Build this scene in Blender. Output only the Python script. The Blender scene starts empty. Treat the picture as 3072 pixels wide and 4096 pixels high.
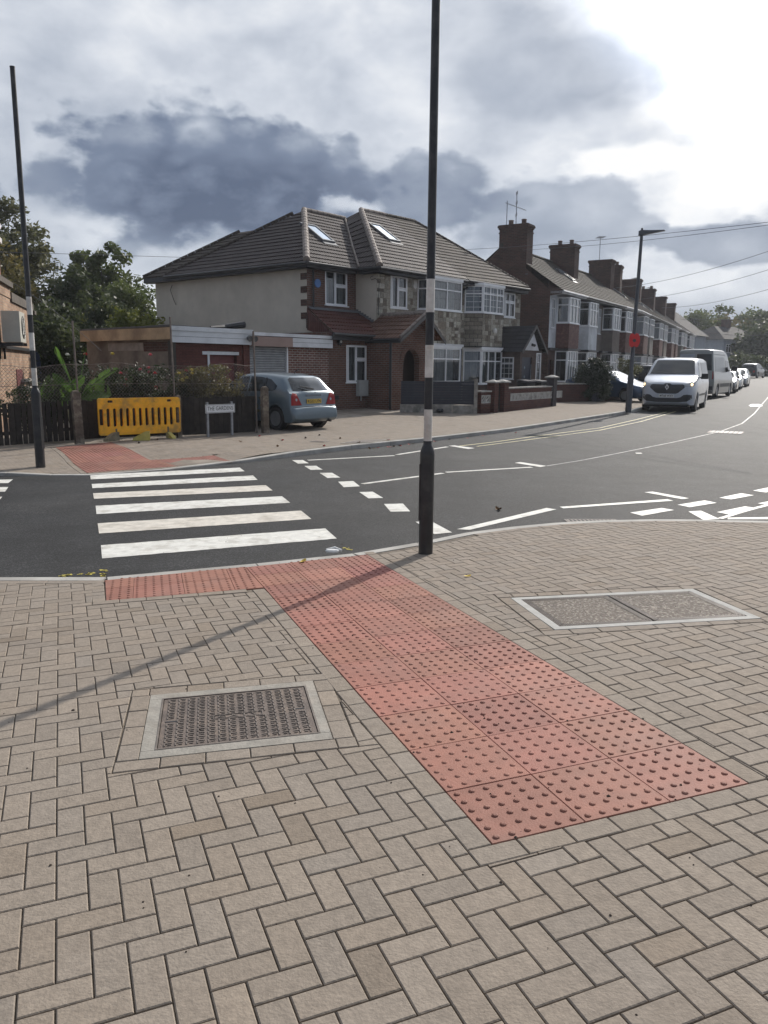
import bpy, bmesh, math, random
from math import sin, cos, tan, pi, radians, sqrt, atan2, degrees
from mathutils import Vector, Matrix
from mathutils.bvhtree import BVHTree
from mathutils.geometry import delaunay_2d_cdt

random.seed(7)
S = bpy.context.scene
COL = S.collection

# ------------------------------------------------------------------ camera
V = 1.8517; FPX = 3184.0; PITCH = .1797; ROLL = -.0066; CH = 1.72
cp, sp, cr, sr = cos(PITCH), sin(PITCH), cos(ROLL), sin(ROLL)
_f = Vector((0, cp, -sp)); _r = Vector((1, 0, 0)); _d = _f.cross(_r)
AX_R = cr*_r + sr*_d; AX_D = -sr*_r + cr*_d; AX_F = _f
cam = bpy.data.cameras.new('camera'); camo = bpy.data.objects.new('camera', cam); COL.objects.link(camo)
camo.matrix_world = Matrix(((AX_R.x, -AX_D.x, -AX_F.x, 0), (AX_R.y, -AX_D.y, -AX_F.y, 0), (AX_R.z, -AX_D.z, -AX_F.z, CH), (0, 0, 0, 1)))
cam.sensor_fit = 'VERTICAL'; cam.sensor_height = 24; cam.sensor_width = 18; cam.lens = 24*FPX/4096
cam.clip_start = .05; cam.clip_end = 3000
S.camera = camo
S.view_settings.view_transform = 'Standard'; S.view_settings.look = 'None'
S.view_settings.exposure = 0.0; S.view_settings.gamma = 1.0

# ------------------------------------------------------------------ node helper
class NT:
    def __init__(s, tree): s.t = tree
    def n(s, typ, **kw):
        nd = s.t.nodes.new(typ)
        for k, v in kw.items():
            if k.startswith('i_'):
                key = k[2:]
                key = int(key) if key.isdigit() else key.replace('_', ' ')
                if hasattr(v, 'is_linked') or isinstance(v, bpy.types.NodeSocket): s.t.links.new(v, nd.inputs[key])
                else: nd.inputs[key].default_value = v
            else: setattr(nd, k, v)
        return nd
    def m(s, op, a, b=0.0, c=0.0, clamp=False):
        nd = s.t.nodes.new('ShaderNodeMath'); nd.operation = op; nd.use_clamp = clamp
        for i, v in enumerate((a, b, c)):
            if isinstance(v, bpy.types.NodeSocket): s.t.links.new(v, nd.inputs[i])
            else: nd.inputs[i].default_value = v
        return nd.outputs[0]
    def mix(s, f, a, b, typ='MIX'):
        nd = s.t.nodes.new('ShaderNodeMix'); nd.data_type = 'RGBA'; nd.blend_type = typ; nd.clamp_factor = True
        for i, v in ((0, f), (6, a), (7, b)):
            if isinstance(v, bpy.types.NodeSocket): s.t.links.new(v, nd.inputs[i])
            else: nd.inputs[i].default_value = v if i == 0 else (tuple(v)+(1,) if len(v) == 3 else v)
        return nd.outputs[2]
    def smooth(s, v, a, b, lo=0.0, hi=1.0):
        nd = s.t.nodes.new('ShaderNodeMapRange'); nd.interpolation_type = 'SMOOTHSTEP'
        s.t.links.new(v, nd.inputs[0])
        for i, x in enumerate((a, b, lo, hi)): nd.inputs[i+1].default_value = x
        return nd.outputs[0]
    def l(s, a, b): s.t.links.new(a, b)

# ------------------------------------------------------------------ sky and sun
SUN_AZ, SUN_EL = 31.0, 32.0
world = bpy.data.worlds.new('World'); S.world = world; world.use_nodes = True
wt = world.node_tree; wt.nodes.clear(); W = NT(wt)
sky = W.n('ShaderNodeTexSky'); sky.sky_type = 'NISHITA'; sky.sun_disc = False
sky.sun_elevation = radians(SUN_EL); sky.sun_rotation = radians(SUN_AZ)
tc = W.n('ShaderNodeTexCoord'); sx = W.n('ShaderNodeSeparateXYZ', i_0=tc.outputs['Generated'])
X_, Y_, Z_ = sx.outputs
az = W.m('MULTIPLY', W.m('ARCTAN2', X_, Y_), 180/pi)
el = W.m('MULTIPLY', W.m('ARCSINE', Z_), 180/pi)
# cloud texture coordinate: azimuth / elevation in tens of degrees
cc = W.n('ShaderNodeCombineXYZ', i_0=W.m('MULTIPLY', az, .1), i_1=W.m('MULTIPLY', el, .16), i_2=0.0).outputs[0]
nA = W.n('ShaderNodeTexNoise', i_Vector=cc, i_Scale=1.1, i_Detail=6.0, i_Roughness=.52, i_Distortion=.2).outputs[0]
nB = W.n('ShaderNodeTexNoise', i_Vector=cc, i_Scale=2.6, i_Detail=7.0, i_Roughness=.58, i_Distortion=.15).outputs[0]
nC = W.n('ShaderNodeTexNoise', i_Vector=cc, i_Scale=.55, i_Detail=4.0, i_Roughness=.5).outputs[0]
# billow: rounded cauliflower edges
bil = W.n('ShaderNodeTexVoronoi', i_Vector=cc, i_Scale=3.4, feature='SMOOTH_F1', i_Smoothness=.5).outputs['Distance']
wq = W.n('ShaderNodeVectorMath', operation='ADD', i_0=cc, i_1=W.n('ShaderNodeVectorMath', operation='SCALE', i_0=W.n('ShaderNodeTexNoise', i_Vector=cc, i_Scale=3.0, i_Detail=5.0, i_Roughness=.6).outputs['Color'], i_Scale=.22).outputs[0]).outputs[0]
bil = W.n('ShaderNodeTexVoronoi', i_Vector=wq, i_Scale=2.6, feature='SMOOTH_F1', i_Smoothness=.35).outputs['Distance']
bil2 = W.n('ShaderNodeTexVoronoi', i_Vector=wq, i_Scale=6.5, feature='SMOOTH_F1', i_Smoothness=.4).outputs['Distance']
edge = W.m('ADD', W.m('ADD', W.m('MULTIPLY', W.m('SUBTRACT', nB, .5), .9), W.m('MULTIPLY', W.m('SUBTRACT', .42, bil), .75)), W.m('MULTIPLY', W.m('SUBTRACT', .4, bil2), .28))
def blob(a, e, ra, re, k=1.0, soft=.45, n=edge):
    dx = W.m('DIVIDE', W.m('SUBTRACT', az, a), ra); dy = W.m('DIVIDE', W.m('SUBTRACT', el, e), re)
    d = W.m('SQRT', W.m('ADD', W.m('MULTIPLY', dx, dx), W.m('MULTIPLY', dy, dy)))
    v = W.m('ADD', W.m('SUBTRACT', 1.0, d), W.m('MULTIPLY', n, k))
    return W.smooth(v, 0.0, soft)
# brightness field
base = W.m('ADD', .71, W.m('MULTIPLY', W.m('SUBTRACT', nA, .5), .8))
base = W.m('ADD', base, W.m('MULTIPLY', W.m('SUBTRACT', nC, .5), .3))
glow = blob(25, 16, 19, 15, .25, 1.2)
core = blob(24.5, 14.5, 7.5, 7.5, .6, .8)
b = W.m('ADD', base, W.m('MULTIPLY', glow, .42)); b = W.m('ADD', b, W.m('MULTIPLY', core, .55))
def sub(b, mask, target, amt):
    # pull brightness toward a target where the cloud is
    f = W.m('MULTIPLY', mask, amt)
    return W.m('ADD', W.m('MULTIPLY', b, W.m('SUBTRACT', 1.0, f)), W.m('MULTIPLY', f, target))
b = sub(b, blob(11.5, 18.0, 9.0, 3.9, .7, .5), .52, .88)
b = W.m('ADD', b, W.m('MULTIPLY', blob(15.5, 13.2, 5.5, 1.5, .6, .6), .35))
b = sub(b, blob(11.0, 9.4, 8.5, 3.8, .75, .25), .44, .8)
b = sub(b, blob(22.5, 8.0, 6.0, 1.9, .8, .25), .38, .85)
b = sub(b, blob(3.0, 11.2, 7.0, 3.2, .8, .35), .31, .85)
b = sub(b, blob(-11.5, 12.3, 15.0, 5.2, .95, .35), W.m('ADD', .33, W.m('MULTIPLY', W.m('SUBTRACT', .45, bil), .8)), .92)
b = sub(b, blob(-11.0, 10.7, 15.5, 4.3, .9, .55), W.m('ADD', .085, W.m('MULTIPLY', W.m('ADD', W.m('SUBTRACT', nB, .45), W.m('MULTIPLY', W.m('SUBTRACT', .45, bil2), .3)), .42)), .92)
b = sub(b, blob(-22.0, 10.5, 9.0, 4.5, .6, .9), .34, .55)
b = sub(b, blob(-17.0, 6.8, 12.0, 1.6, .8, .8), .46, .5)
b = sub(b, blob(24.0, 3.0, 14.0, 2.4, .5, .9), .28, .6)
rim = W.smooth(W.m('ABSOLUTE', W.m('SUBTRACT', az, 12.0)), 45.0, 110.0, 0.0, .26)  # unseen sky beside and behind the camera dimmed, so shadows and facades go darker
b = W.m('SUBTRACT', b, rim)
tex = W.m('ADD', W.m('MULTIPLY', W.m('SUBTRACT', nB, .5), .22), W.m('MULTIPLY', W.m('SUBTRACT', .42, bil), .14))
b = W.m('MAXIMUM', W.m('ADD', b, tex), .04)
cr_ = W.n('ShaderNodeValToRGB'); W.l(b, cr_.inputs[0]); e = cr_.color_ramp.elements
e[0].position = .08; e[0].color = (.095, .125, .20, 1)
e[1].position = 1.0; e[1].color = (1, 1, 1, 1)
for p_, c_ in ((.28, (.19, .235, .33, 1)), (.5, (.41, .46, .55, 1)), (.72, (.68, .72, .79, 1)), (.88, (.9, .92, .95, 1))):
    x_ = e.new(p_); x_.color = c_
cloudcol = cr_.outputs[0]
# brightening of the veil round the sun (out of frame)
cs, sn = cos(radians(SUN_EL)), sin(radians(SUN_EL))
dot = W.n('ShaderNodeVectorMath', operation='DOT_PRODUCT', i_0=tc.outputs['Generated'], i_1=(sin(radians(SUN_AZ))*cs, cos(radians(SUN_AZ))*cs, sn)).outputs['Value']
halo = W.smooth(dot, .93, .999, 0.0, 4.0)
cstr = W.m('ADD', 1.0, halo)
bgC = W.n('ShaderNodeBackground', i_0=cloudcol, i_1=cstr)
bgS = W.n('ShaderNodeBackground', i_0=sky.outputs[0], i_1=.09)
gaps = W.smooth(nC, .62, .8, .95, .75)
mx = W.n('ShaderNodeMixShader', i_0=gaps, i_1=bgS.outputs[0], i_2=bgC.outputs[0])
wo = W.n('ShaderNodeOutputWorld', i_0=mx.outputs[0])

sl = bpy.data.lights.new('sun', 'SUN'); sl.energy = 4.3; sl.angle = radians(.53); sl.color = (1.0, .93, .84)
so = bpy.data.objects.new('sun', sl); COL.objects.link(so)
so.rotation_euler = Vector((-sin(radians(SUN_AZ))*cs, -cos(radians(SUN_AZ))*cs, -sn)).to_track_quat('-Z', 'Y').to_euler()

# ------------------------------------------------------------------ ground heights
def sstep(t): t = min(max(t, 0), 1); return t*t*(3-2*t)
def G(x, y):   # road surface
    return -.12 + .22*sstep((y-8)/32) + .013*min(max(y-45, 0), 90)
def N(x, y):   # near pavement plane
    z = .046 + .0187*x - .0161*y; f = -.113
    return z if z > f+.02 else f+.02*math.exp((z-f-.02)/.02)
FK = [(-60, 4.5), (-30, 8.6), (-15, 11.6), (-9.5, 12.6), (-7.2, 12.95), (-6.3, 13.15), (-5.6, 13.24), (-4.94, 13.27), (-3.9, 14.0), (-2.74, 15.08), (-1.8, 16.19), (-.72, 17.56), (1.01, 19.31), (3.47, 22.18), (5.3, 24.77), (7.63, 28.1), (9.6, 31.0), (11.2, 34.2), (14.3, 40.5), (20, 51.6), (28, 66.2), (40, 90.5), (60, 131), (110, 232)]
def kdist(x, y, K=FK):
    b = 1e9
    for (ax, ay), (cx, cy) in zip(K[:-1], K[1:]):
        ex, ey = cx-ax, cy-ay; t = ((x-ax)*ex+(y-ay)*ey)/(ex*ex+ey*ey); t = min(max(t, 0), 1)
        b = min(b, math.hypot(x-ax-t*ex, y-ay-t*ey))
    return b
def upstand(x, y):
    # kerb is dropped flush at the crossing
    k = .1
    c = min(1, max(0, (math.hypot(x+4.2, y-13.6)-1.35)/1.6))
    return .012 + (k-.012)*sstep(c)
def Fz(x, y): return G(x, y) + upstand(x, y) + .02*min(kdist(x, y), 12)
def ray(px, py):
    return (px*V-1536)/FPX*AX_R + (py*V-2048)/FPX*AX_D + AX_F
def gp(px, py, fn=G, dz=0.0):
    d = ray(px, py); f = lambda t: CH+d.z*t-fn(d.x*t, d.y*t)
    t0 = .5; t1 = t0
    while t1 < 600 and f(t1) > 0: t0 = t1; t1 *= 1.12
    for _ in range(34):
        tm = (t0+t1)/2
        if f(tm) > 0: t0 = tm
        else: t1 = tm
    return Vector((d.x*t0, d.y*t0, fn(d.x*t0, d.y*t0)+dz))

# ------------------------------------------------------------------ materials
MATS = {}
def mat(name, col, rough=.7, var=.12, vscale=6.0, bump=0.0, bscale=40.0, metal=0.0, spec=.5, attr=False, col2=None, col2scale=1.5, col2lo=.45, col2hi=.65, coord='Object', emit=None, coat=0.0, detail=5.0):
    if name in MATS: return MATS[name]
    m = bpy.data.materials.new(name); m.use_nodes = True; MATS[name] = m
    t = NT(m.node_tree); bs = m.node_tree.nodes['Principled BSDF']
    c = t.n('ShaderNodeTexCoord').outputs[coord]
    out = col
    if attr:
        at = t.n('ShaderNodeAttribute', attribute_name='Col').outputs['Color']
        out = t.mix(1.0, col, at, 'MULTIPLY')
    if col2:
        nz = t.n('ShaderNodeTexNoise', i_Vector=c, i_Scale=col2scale, i_Detail=6.0, i_Roughness=.6).outputs[0]
        out = t.mix(t.smooth(nz, col2lo, col2hi), out, col2)
    if var:
        nz = t.n('ShaderNodeTexNoise', i_Vector=c, i_Scale=vscale, i_Detail=detail, i_Roughness=.65).outputs[0]
        k = t.smooth(nz, .25, .75, 1-var*1.4, 1+var*1.4)
        kk = t.n('ShaderNodeCombineXYZ', i_0=k, i_1=k, i_2=k).outputs[0]
        out = t.mix(1.0, out, kk, 'MULTIPLY')
    if isinstance(out, tuple): bs.inputs['Base Color'].default_value = out + (1,)
    else: t.l(out, bs.inputs['Base Color'])
    bs.inputs['Roughness'].default_value = rough; bs.inputs['Metallic'].default_value = metal
    bs.inputs['Specular IOR Level'].default_value = spec
    if coat: bs.inputs['Coat Weight'].default_value = coat; bs.inputs['Coat Roughness'].default_value = .05
    if bump:
        nz = t.n('ShaderNodeTexNoise', i_Vector=c, i_Scale=bscale, i_Detail=4.0).outputs[0]
        bp = t.n('ShaderNodeBump', i_Height=nz, i_Strength=bump, i_Distance=.01)
        t.l(bp.outputs[0], bs.inputs['Normal'])
    if emit:
        bs.inputs['Emission Color'].default_value = emit[:3]+(1,); bs.inputs['Emission Strength'].default_value = emit[3]
    return m
def brick_mat(name, c1, c2, mortar, bw=.225, bh=.075, ms=.008, dirt=.2, rough=.85, offs=.5, bias=0.0):
    if name in MATS: return MATS[name]
    m = bpy.data.materials.new(name); m.use_nodes = True; MATS[name] = m
    t = NT(m.node_tree); bs = m.node_tree.nodes['Principled BSDF']
    uv = t.n('ShaderNodeTexCoord').outputs['UV']
    b = t.n('ShaderNodeTexBrick', i_Vector=uv, i_Scale=1.0, i_Color1=c1+(1,), i_Color2=c2+(1,), i_Mortar=mortar+(1,), i_Mortar_Size=ms, i_Mortar_Smooth=.2, i_Bias=bias, i_Brick_Width=bw, i_Row_Height=bh)
    b.offset = offs
    nz = t.n('ShaderNodeTexNoise', i_Vector=uv, i_Scale=1.3, i_Detail=7.0, i_Roughness=.65).outputs[0]
    nf = t.n('ShaderNodeTexNoise', i_Vector=uv, i_Scale=22.0, i_Detail=4.0).outputs[0]
    k = t.m('MULTIPLY', t.smooth(nz, .3, .75, 1-dirt, 1+dirt), t.smooth(nf, .2, .8, .8, 1.2))
    kk = t.n('ShaderNodeCombineXYZ', i_0=k, i_1=k, i_2=k).outputs[0]
    t.l(t.mix(1.0, b.outputs[0], kk, 'MULTIPLY'), bs.inputs['Base Color'])
    bs.inputs['Roughness'].default_value = rough; bs.inputs['Specular IOR Level'].default_value = .25
    h = t.m('ADD', t.m('MULTIPLY', b.outputs['Fac'], -1.0), t.m('MULTIPLY', nf, .4))
    t.l(t.n('ShaderNodeBump', i_Height=h, i_Strength=.6, i_Distance=.008).outputs[0], bs.inputs['Normal'])
    return m
def tile_mat(name, c1, c2, rough=.75, wav=.28, amp=.03, moss=None, dirt=.25):
    # roof tiles: colour per tile, rounded rolls across the slope
    if name in MATS: return MATS[name]
    m = bpy.data.materials.new(name); m.use_nodes = True; MATS[name] = m
    t = NT(m.node_tree); bs = m.node_tree.nodes['Principled BSDF']
    uv = t.n('ShaderNodeTexCoord').outputs['UV']
    b = t.n('ShaderNodeTexBrick', i_Vector=uv, i_Scale=1.0, i_Color1=c1+(1,), i_Color2=c2+(1,), i_Mortar=tuple(x*.6 for x in c1)+(1,), i_Mortar_Size=.006, i_Brick_Width=wav, i_Row_Height=.3)
    b.offset = 0
    nz = t.n('ShaderNodeTexNoise', i_Vector=uv, i_Scale=1.1, i_Detail=7.0, i_Roughness=.7).outputs[0]
    k = t.smooth(nz, .3, .75, 1-dirt, 1+dirt)
    kk = t.n('ShaderNodeCombineXYZ', i_0=k, i_1=k, i_2=k).outputs[0]
    out = t.mix(1.0, b.outputs[0], kk, 'MULTIPLY')
    if moss:
        n2 = t.n('ShaderNodeTexNoise', i_Vector=uv, i_Scale=2.4, i_Detail=8.0, i_Roughness=.75).outputs[0]
        out = t.mix(t.smooth(n2, .52, .7, 0, .8), out, moss)
    t.l(out, bs.inputs['Base Color'])
    bs.inputs['Roughness'].default_value = rough; bs.inputs['Specular IOR Level'].default_value = .22
    u = t.n('ShaderNodeSeparateXYZ', i_0=uv).outputs[0]
    w_ = t.m('ABSOLUTE', t.m('SINE', t.m('MULTIPLY', u, pi/(wav/2))))
    t.l(t.n('ShaderNodeBump', i_Height=w_, i_Strength=.9, i_Distance=amp).outputs[0], bs.inputs['Normal'])
    return m
def glass_mat():
    if 'window_glass' in MATS: return MATS['window_glass']
    m = bpy.data.materials.new('window_glass'); m.use_nodes = True; MATS['window_glass'] = m
    t = NT(m.node_tree); nt = m.node_tree
    nt.nodes.remove(nt.nodes['Principled BSDF']); out = nt.nodes['Material Output']
    fr = t.n('ShaderNodeFresnel', i_IOR=1.5)
    f = t.m('ADD', fr.outputs[0], .06, clamp=True)
    gl = t.n('ShaderNodeBsdfGlossy', i_Color=(.95, .97, 1, 1), i_Roughness=.02)
    tr = t.n('ShaderNodeBsdfTransparent', i_Color=(.62, .68, .70, 1))
    mxs = t.n('ShaderNodeMixShader', i_0=f, i_1=tr.outputs[0], i_2=gl.outputs[0])
    t.l(mxs.outputs[0], out.inputs[0]); return m

PVC = mat('white_upvc', (.78, .79, .80), .35, .04, 3)
GLS = glass_mat()
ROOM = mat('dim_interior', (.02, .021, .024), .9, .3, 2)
CURT = mat('net_curtain', (.36, .37, .37), .9, .15, 3)
CURTD = mat('grey_curtain', (.16, .165, .175), .9, .2, 3)
KERB = mat('pale_concrete_kerb', (.40, .385, .355), .85, .15, 5, .4, 60, col2=(.28, .265, .24), col2scale=2.5)
CONC = mat('weathered_concrete', (.27, .25, .22), .9, .25, 4, .5, 50, col2=(.16, .15, .13), col2scale=3)
BLACKP = mat('black_paint', (.018, .018, .02), .38, .2, 8, .1, 30, col2=(.035, .034, .033), col2scale=5)
WHITEP = mat('white_pole_paint', (.62, .60, .56), .5, .12, 9, col2=(.48, .44, .38), col2scale=3)
STEEL = mat('galvanised_steel', (.30, .31, .33), .45, .15, 10, metal=.6)
DARKPL = mat('dark_plastic', (.02, .02, .022), .45, .1)
RUBBER = mat('tyre_rubber', (.022, .022, .022), .85, .2, 20)

# ------------------------------------------------------------------ mesh builder
def auto_uv(me):
    uvl = me.uv_layers.new(name='UVMap') if not me.uv_layers else me.uv_layers[0]
    for p in me.polygons:
        n = p.normal
        if abs(n.z) > .93: tx = Vector((1, 0, 0)); ty = Vector((0, 1, 0))
        else:
            tx = Vector((0, 0, 1)).cross(n).normalized(); ty = n.cross(tx).normalized()
        for li in p.loop_indices:
            co = me.vertices[me.loops[li].vertex_index].co
            uvl.data[li].uv = (co.dot(tx), co.dot(ty))
class MB:
    def __init__(s, dz=0.0): s.v = []; s.f = []; s.c = []; s.dz = dz; s.cur = (1, 1, 1)
    def poly(s, pts):
        i = len(s.v); s.v += [(p[0], p[1], p[2]-s.dz) for p in pts]; s.f.append(tuple(range(i, i+len(pts)))); s.c.append(s.cur)
    def box(s, x0, x1, y0, y1, z0, z1, M=None):
        P = [Vector(q) for q in ((x0, y0, z0), (x1, y0, z0), (x1, y1, z0), (x0, y1, z0), (x0, y0, z1), (x1, y0, z1), (x1, y1, z1), (x0, y1, z1))]
        if M is not None: P = [M @ q for q in P]
        i = len(s.v); s.v += [(q.x, q.y, q.z-s.dz) for q in P]
        for f in ((0, 3, 2, 1), (4, 5, 6, 7), (0, 1, 5, 4), (1, 2, 6, 5), (2, 3, 7, 6), (3, 0, 4, 7)):
            s.f.append(tuple(i+k for k in f)); s.c.append(s.cur)
        return s
    def tube(s, pts, r, n=8, cap=True):
        pts = [Vector(p) for p in pts]; rs = r if isinstance(r, (list, tuple)) else [r]*len(pts)
        i0 = len(s.v); up = Vector((0, 0, 1))
        prev = None
        for k, p in enumerate(pts):
            d = (pts[min(k+1, len(pts)-1)]-pts[max(k-1, 0)]).normalized()
            if prev is None:
                a = d.cross(up if abs(d.z) < .95 else Vector((1, 0, 0))).normalized()
            else:
                a = (prev - d*prev.dot(d)).normalized()
            prev = a; b = d.cross(a)
            for j in range(n):
                t = 2*pi*j/n; q = p + rs[k]*(cos(t)*a+sin(t)*b); s.v.append((q.x, q.y, q.z-s.dz))
        for k in range(len(pts)-1):
            for j in range(n):
                s.f.append((i0+k*n+j, i0+k*n+(j+1) % n, i0+(k+1)*n+(j+1) % n, i0+(k+1)*n+j)); s.c.append(s.cur)
        if cap:
            s.f.append(tuple(i0+j for j in range(n))[::-1]); s.c.append(s.cur)
            s.f.append(tuple(i0+(len(pts)-1)*n+j for j in range(n))); s.c.append(s.cur)
        return s
    def lathe(s, prof, o=(0, 0, 0), n=24, M=None, cap=True):
        i0 = len(s.v)
        for (r, z) in prof:
            for j in range(n):
                t = 2*pi*j/n; q = Vector((r*cos(t), r*sin(t), z))
                if M is not None: q = M @ q
                s.v.append((o[0]+q.x, o[1]+q.y, o[2]+q.z-s.dz))
        for k in range(len(prof)-1):
            for j in range(n):
                s.f.append((i0+k*n+j, i0+k*n+(j+1) % n, i0+(k+1)*n+(j+1) % n, i0+(k+1)*n+j)); s.c.append(s.cur)
        for k, rev in ((0, True), (len(prof)-1, False)):
            if prof[k][0] > 1e-4 and cap:
                f = tuple(i0+k*n+j for j in range(n)); s.f.append(f[::-1] if rev else f); s.c.append(s.cur)
        return s
    def prism(s, pts, ext):
        # pts: planar outline in 3-D, ext: extrusion vector
        e = Vector(ext); P = [Vector(p) for p in pts]; n = len(P); i = len(s.v)
        s.v += [(p.x, p.y, p.z-s.dz) for p in P] + [((p+e).x, (p+e).y, (p+e).z-s.dz) for p in P]
        s.f.append(tuple(range(i, i+n))); s.f.append(tuple(range(i+2*n-1, i+n-1, -1))); s.c += [s.cur]*2
        for k in range(n):
            s.f.append((i+k, i+n+k, i+n+(k+1) % n, i+(k+1) % n)); s.c.append(s.cur)
        return s
    def build(s, name, m, parent=None, smooth=False, uv=True, fix=True, edge=.6, loc=None):
        me = bpy.data.meshes.new(name); me.from_pydata(s.v, [], s.f); me.update()
        if fix or smooth:
            bm = bmesh.new(); bm.from_mesh(me)
            cl = bm.loops.layers.float_color.new('Col') if len(set(s.c)) > 1 else None
            if cl:
                bm.faces.ensure_lookup_table()
                for f in bm.faces:
                    cc_ = s.c[f.index]
                    for lp in f.loops: lp[cl] = (*cc_, 1)
            if fix:
                bmesh.ops.remove_doubles(bm, verts=bm.verts, dist=1e-5) if smooth else None
                bmesh.ops.recalc_face_normals(bm, faces=bm.faces)
            if smooth:
                for f in bm.faces: f.smooth = True
                for ed in bm.edges:
                    if len(ed.link_faces) == 2 and ed.calc_face_angle(0) > edge: ed.smooth = False
            bm.to_mesh(me); bm.free()
        elif len(set(s.c)) > 1:
            ca = me.color_attributes.new('Col', 'FLOAT_COLOR', 'CORNER')
            for p, cc_ in zip(me.polygons, s.c):
                for li in p.loop_indices: ca.data[li].color = (*cc_, 1)
        if uv: auto_uv(me)
        o = bpy.data.objects.new(name, me); COL.objects.link(o); me.materials.append(m)
        if parent is not None: o.parent = parent
        if loc is not None: o.location = loc
        return o
def tag(o, label=None, cat=None, group=None, kind=None):
    if label: o['label'] = label
    if cat: o['category'] = cat
    if group: o['group'] = group
    if kind: o['kind'] = kind
    return o
def thing(name, label, cat, loc=(0, 0, 0), rz=0.0, group=None):
    o = bpy.data.objects.new(name, None); COL.objects.link(o); o.location = loc; o.rotation_euler = (0, 0, rz)
    o.empty_display_size = .2
    return tag(o, label, cat, group)
def kids(o): return [c for c in bpy.data.objects if c.parent == o]
def copy_tree(o, parent=None, loc=None, rz=None):
    ch = kids(o); c = o.copy(); COL.objects.link(c)
    if parent is not None: c.parent = parent
    if loc is not None: c.location = loc
    if rz is not None: c.rotation_euler = (0, 0, rz)
    for k in ch: copy_tree(k, c)
    return c
def text_mesh(txt, size, ext=.003, bold=False):
    cu = bpy.data.curves.new('t', 'FONT'); cu.body = txt; cu.size = size; cu.extrude = ext; cu.align_x = 'CENTER'; cu.align_y = 'CENTER'
    if bold: cu.offset = size*.018
    o = bpy.data.objects.new('t', cu); COL.objects.link(o)
    dg = bpy.context.evaluated_depsgraph_get(); me = bpy.data.meshes.new_from_object(o.evaluated_get(dg))
    bpy.data.objects.remove(o); bpy.data.curves.remove(cu)
    return me
def text_obj(name, txt, size, m, parent, M, width=None, **k):
    me = text_mesh(txt, size, **k)
    if width:
        w = max(v.co.x for v in me.vertices)-min(v.co.x for v in me.vertices); sc = width/w
        for v in me.vertices: v.co.x *= sc
    me.transform(M); me.materials.clear(); me.materials.append(m)
    o = bpy.data.objects.new(name, me); COL.objects.link(o); o.parent = parent; return o
def frameM(o, x, y, z):   # local axes -> matrix
    return Matrix(((x[0], y[0], z[0], o[0]), (x[1], y[1], z[1], o[1]), (x[2], y[2], z[2], o[2]), (0, 0, 0, 1)))

# ------------------------------------------------------------------ 2-D polygon tools
def clip_half(poly, a, b, keep_left=True):
    out = []; n = len(poly)
    sgn = 1 if keep_left else -1
    def d(p): return sgn*((b[0]-a[0])*(p[1]-a[1])-(b[1]-a[1])*(p[0]-a[0]))
    for i in range(n):
        p, q = poly[i], poly[(i+1) % n]; dp, dq = d(p), d(q)
        if dp >= 0: out.append(p)
        if (dp > 0 and dq < 0) or (dp < 0 and dq > 0):
            t = dp/(dp-dq); out.append((p[0]+t*(q[0]-p[0]), p[1]+t*(q[1]-p[1])))
    return out
def area(p): return .5*sum(p[i][0]*p[(i+1) % len(p)][1]-p[(i+1) % len(p)][0]*p[i][1] for i in range(len(p)))
def subtract(poly, hole):   # convex minus convex (ccw)
    res = []; cur = poly
    for i in range(len(hole)):
        a, b = hole[i], hole[(i+1) % len(hole)]
        outp = clip_half(cur, a, b, False)
        if len(outp) > 2 and abs(area(outp)) > 1e-5: res.append(outp)
        cur = clip_half(cur, a, b, True)
        if len(cur) < 3: return [poly]
    return res if area(cur) > 1e-6 else [poly]
def inset(poly, g):
    if area(poly) < 0: poly = poly[::-1]
    n = len(poly); out = []
    # merge near-duplicate points
    q = [poly[0]]
    for p in poly[1:]:
        if math.hypot(p[0]-q[-1][0], p[1]-q[-1][1]) > 2e-3: q.append(p)
    if math.hypot(q[0][0]-q[-1][0], q[0][1]-q[-1][1]) < 2e-3: q.pop()
    n = len(q)
    if n < 3: return None
    cur = q
    for i in range(n):
        a, b = q[i], q[(i+1) % n]; L = math.hypot(b[0]-a[0], b[1]-a[1]); nx, ny = -(b[1]-a[1])/L, (b[0]-a[0])/L
        cur = clip_half(cur, (a[0]+nx*g, a[1]+ny*g), (b[0]+nx*g, b[1]+ny*g), True)
        if len(cur) < 3: return None
    return cur if area(cur) > 1e-5 else None
def inpoly(p, poly):
    c = False; n = len(poly)
    for i in range(n):
        a, b = poly[i], poly[(i+1) % n]
        if (a[1] > p[1]) != (b[1] > p[1]) and p[0] < (b[0]-a[0])*(p[1]-a[1])/(b[1]-a[1])+a[0]: c = not c
    return c
def rect(o, a, w, h):   # corner, angle, size -> ccw
    u = (cos(a), sin(a)); v = (-sin(a), cos(a))
    return [(o[0]+s_*u[0]*w+t_*v[0]*h, o[1]+s_*u[1]*w+t_*v[1]*h) for s_, t_ in ((0, 0), (1, 0), (1, 1), (0, 1))]
def grow(r, g):
    cx = sum(p[0] for p in r)/len(r); cy = sum(p[1] for p in r)/len(r)
    n = len(r); out = []
    for i in range(n):
        a, b, c = r[i-1], r[i], r[(i+1) % n]
        def nrm(p, q): L = math.hypot(q[0]-p[0], q[1]-p[1]); return ((q[1]-p[1])/L, -(q[0]-p[0])/L)
        n1, n2 = nrm(a, b), nrm(b, c); k = 1+n1[0]*n2[0]+n1[1]*n2[1]
        out.append((b[0]+g*(n1[0]+n2[0])/k, b[1]+g*(n1[1]+n2[1])/k))
    return out
def hexbox(h): return min(p[0] for p in h), max(p[0] for p in h), min(p[1] for p in h), max(p[1] for p in h)

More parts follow.
